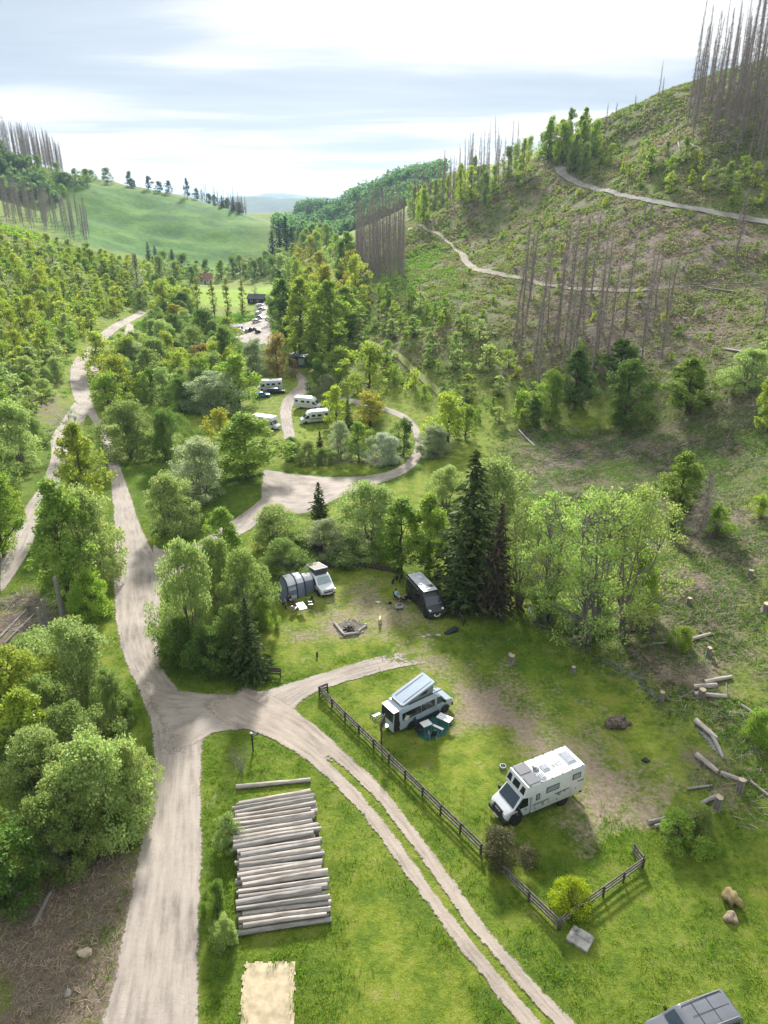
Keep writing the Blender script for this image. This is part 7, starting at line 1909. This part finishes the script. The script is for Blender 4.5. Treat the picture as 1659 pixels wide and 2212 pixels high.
def dog():
    o = thing('dog', 'cream-coloured dog standing on the lawn beyond the fire place, seen from behind and above', 'dog', gp(821, 1345, 0), R(-95)); o.scale = (1.2,) * 3; FUR = mat('cream_fur', (.58, .48, .33), rough=1, var=.12, scale=6)
    ch = [[((-.30, 0, .46), .12), ((-.05, 0, .45), .115), ((.24, 0, .46), .145), ((.38, 0, .56), .085), ((.47, 0, .64), .085), ((.57, 0, .61), .055), ((.66, 0, .58), .035)]]
    for s in (1, -1):
        ch.append([((.24, 0, .46), .145), ((.27, s * .11, .36), .06), ((.24, s * .11, .2), .038), ((.26, s * .11, .04), .034), ((.31, s * .11, .025), .028)])
        ch.append([((-.30, 0, .46), .12), ((-.27, s * .11, .34), .075), ((-.38, s * .11, .2), .038), ((-.33, s * .11, .04), .034), ((-.28, s * .11, .025), .028)])
    ch.append([((-.30, 0, .46), .12), ((-.46, 0, .52), .035), ((-.60, .04, .62), .03), ((-.66, .05, .72), .015)])
    skinned('body', ch, FUR, o)
    for s in (1, -1): part(o, MB().prism([(.42, .71), (.50, .70), (.47, .57)], 'y', s * .075, s * .1), 'ear', mat('tan_fur', (.40, .30, .18), rough=1, var=.1))
    part(o, MB().box((.695, 0, .59), (.03, .035, .03), 0, None, .01), 'nose', BLACKP)
    part(o, MB().lathe([(.095, -.015), (.10, 0), (.095, .015)], 14, (.35, 0, .55), 'x'), 'collar', REDL)
dog()

# ------------------------------------------------------------------ buildings far down the valley
def cabin(px, py, rot, L, Wd, hw, hr, wall, roof, label, name='cabin', cat='cabin', doors=0, flatroof=False):
    o = thing(name, label, cat, G(px, py), rot); part(o, MB().box((0, 0, hw / 2), (L, Wd, hw)), 'wall', wall)
    if flatroof: part(o, MB().box((0, 0, hw + .1), (L + .5, Wd + .5, .16), 0, ('X', .06)), 'roof', roof)
    else:
        e = .45; h = Wd / 2 + e; z0 = hw - e * (hr / (Wd / 2))
        r = MB().prism([(-h, z0), (0, hw + hr), (h, z0), (h, z0 + .14), (0, hw + hr + .14), (-h, z0 + .14)], 'x', -L / 2 - e, L / 2 + e); part(o, r, 'roof', roof)
        for s in (1, -1): part(o, MB().prism([(-Wd / 2, hw), (Wd / 2, hw), (0, hw + hr)], 'x', s * L / 2 - .06, s * L / 2 + .003), 'gable', wall)
    for k in range(2):
        w = part(o, MB().box((-L * .25 + k * L * .42, -Wd / 2 - .02, hw * .55), (1.1, .06, 1.0)), 'window', PLATE); part(w, MB().box((-L * .25 + k * L * .42, -Wd / 2 - .055, hw * .55), (.9, .02, .8)), 'pane', GLASS)
    part(o, MB().box((L * .0, -Wd / 2 - .03, 1.0), (.95, .06, 2.0)), 'door', WOODD)
    return o
TILE = mat('red_brown_roof', (.26, .12, .09), rough=.8, var=.15, scale=2); DROOF = mat('dark_roof_sheet', (.05, .052, .06), rough=.45, var=.15, scale=1); DWALL = mat('black_boards', (.03, .028, .027), rough=.85, var=.2)
cabin(441, 612, R(25), 9, 7, 3.2, 2.6, mat('white_render', (.60, .58, .55), rough=.9, var=.08), TILE, 'white hut with red-brown gable roof at the far edge of the sports field', 'field_hut', 'hut')
cabin(650, 788, R(-12), 6.2, 4.2, 2.9, 1, DWALL, DROOF, 'black flat-roofed cabin with pale window front at the upper end of the camp lane', flatroof=True)
o = col.objects.get('cabin'); part(o, MB().box((.9, -2.16, 1.4), (1.9, .05, 2.0)), 'glazed_front', mat('pale_glazing', (.30, .36, .37), rough=.15, var=.1)); part(o, MB().box((0, -2.7, .2), (6.0, 1.2, .2)), 'deck', WOODD)
cabin(470, 748, R(10), 9, 5, 2.4, 1.2, DWALL, DROOF, 'dark low barn roof between the trees left of the far parking lot', 'barn', 'barn')
cabin(478, 760, R(10), 4, 3, 2.0, .8, mat('light_boards', (.5, .5, .5), rough=.8), DROOF, 'small pale shed in front of the dark barn', 'shed', 'shed')
cabin(556, 655, R(-10), 8, 6, 2.6, 1.8, DWALL, DROOF, 'dark shelter at the end of the lane beside the sports field', 'shelter', 'shelter')
cabin(508, 716, R(5), 6, 3.5, 2.2, .6, mat('grey_boards', (.28, .25, .22), rough=.9), DROOF, 'long grey shed behind the far parking row', 'shed', 'shed')
cabin(536, 577, R(0), 7, 6, 3, 2.2, mat('brick_red_wall', (.30, .16, .12), rough=.9, var=.1), TILE, 'small red house in the trees behind the sports field', 'far_house', 'house')
for x0, y in ((504, 615), (585, 619)):
    a = G(x0, y); o = thing('football_goal', 'white football goal on the far side of the sports field', 'goal', a, 0, 'football goals')
    part(o, MB().tube((-3, 0, 0), (-3, 0, 2.2), .09).tube((3, 0, 0), (3, 0, 2.2), .09).tube((-3, 0, 2.2), (3, 0, 2.2), .09), 'frame', PLATE)
for q in ((G(412, 624), G(403, 646)),):
    o = thing('field_railing', 'pale railing along the left side of the sports field', 'railing', q[0]); mb = MB(); d = q[1] - q[0]
    for k in range(8): mb.tube(d * (k / 7), d * (k / 7) + Vector((0, 0, 1.1)), .06)
    mb.tube(Vector((0, 0, 1.1)), d + Vector((0, 0, 1.1)), .07); part(o, mb, 'rail', PLATE)

# ------------------------------------------------------------------ the air between here and the far hills
hm = bpy.data.materials.new('haze_air'); t_, N_, L_ = nodes(hm)
pv = N_('ShaderNodeVolumePrincipled', inp={'Density': .00008, 'Anisotropy': .25}); pv.inputs['Color'].default_value = (.55, .76, 1.0, 1)
L_(pv.outputs[0], N_('ShaderNodeOutputMaterial').inputs['Volume'])
tag(link('haze', MB().box((0, 6950, 92), (18400, 14300, 336)).mesh('haze', hm)), 'thin blue haze filling the valley towards the far hills', 'haze', kind='stuff')
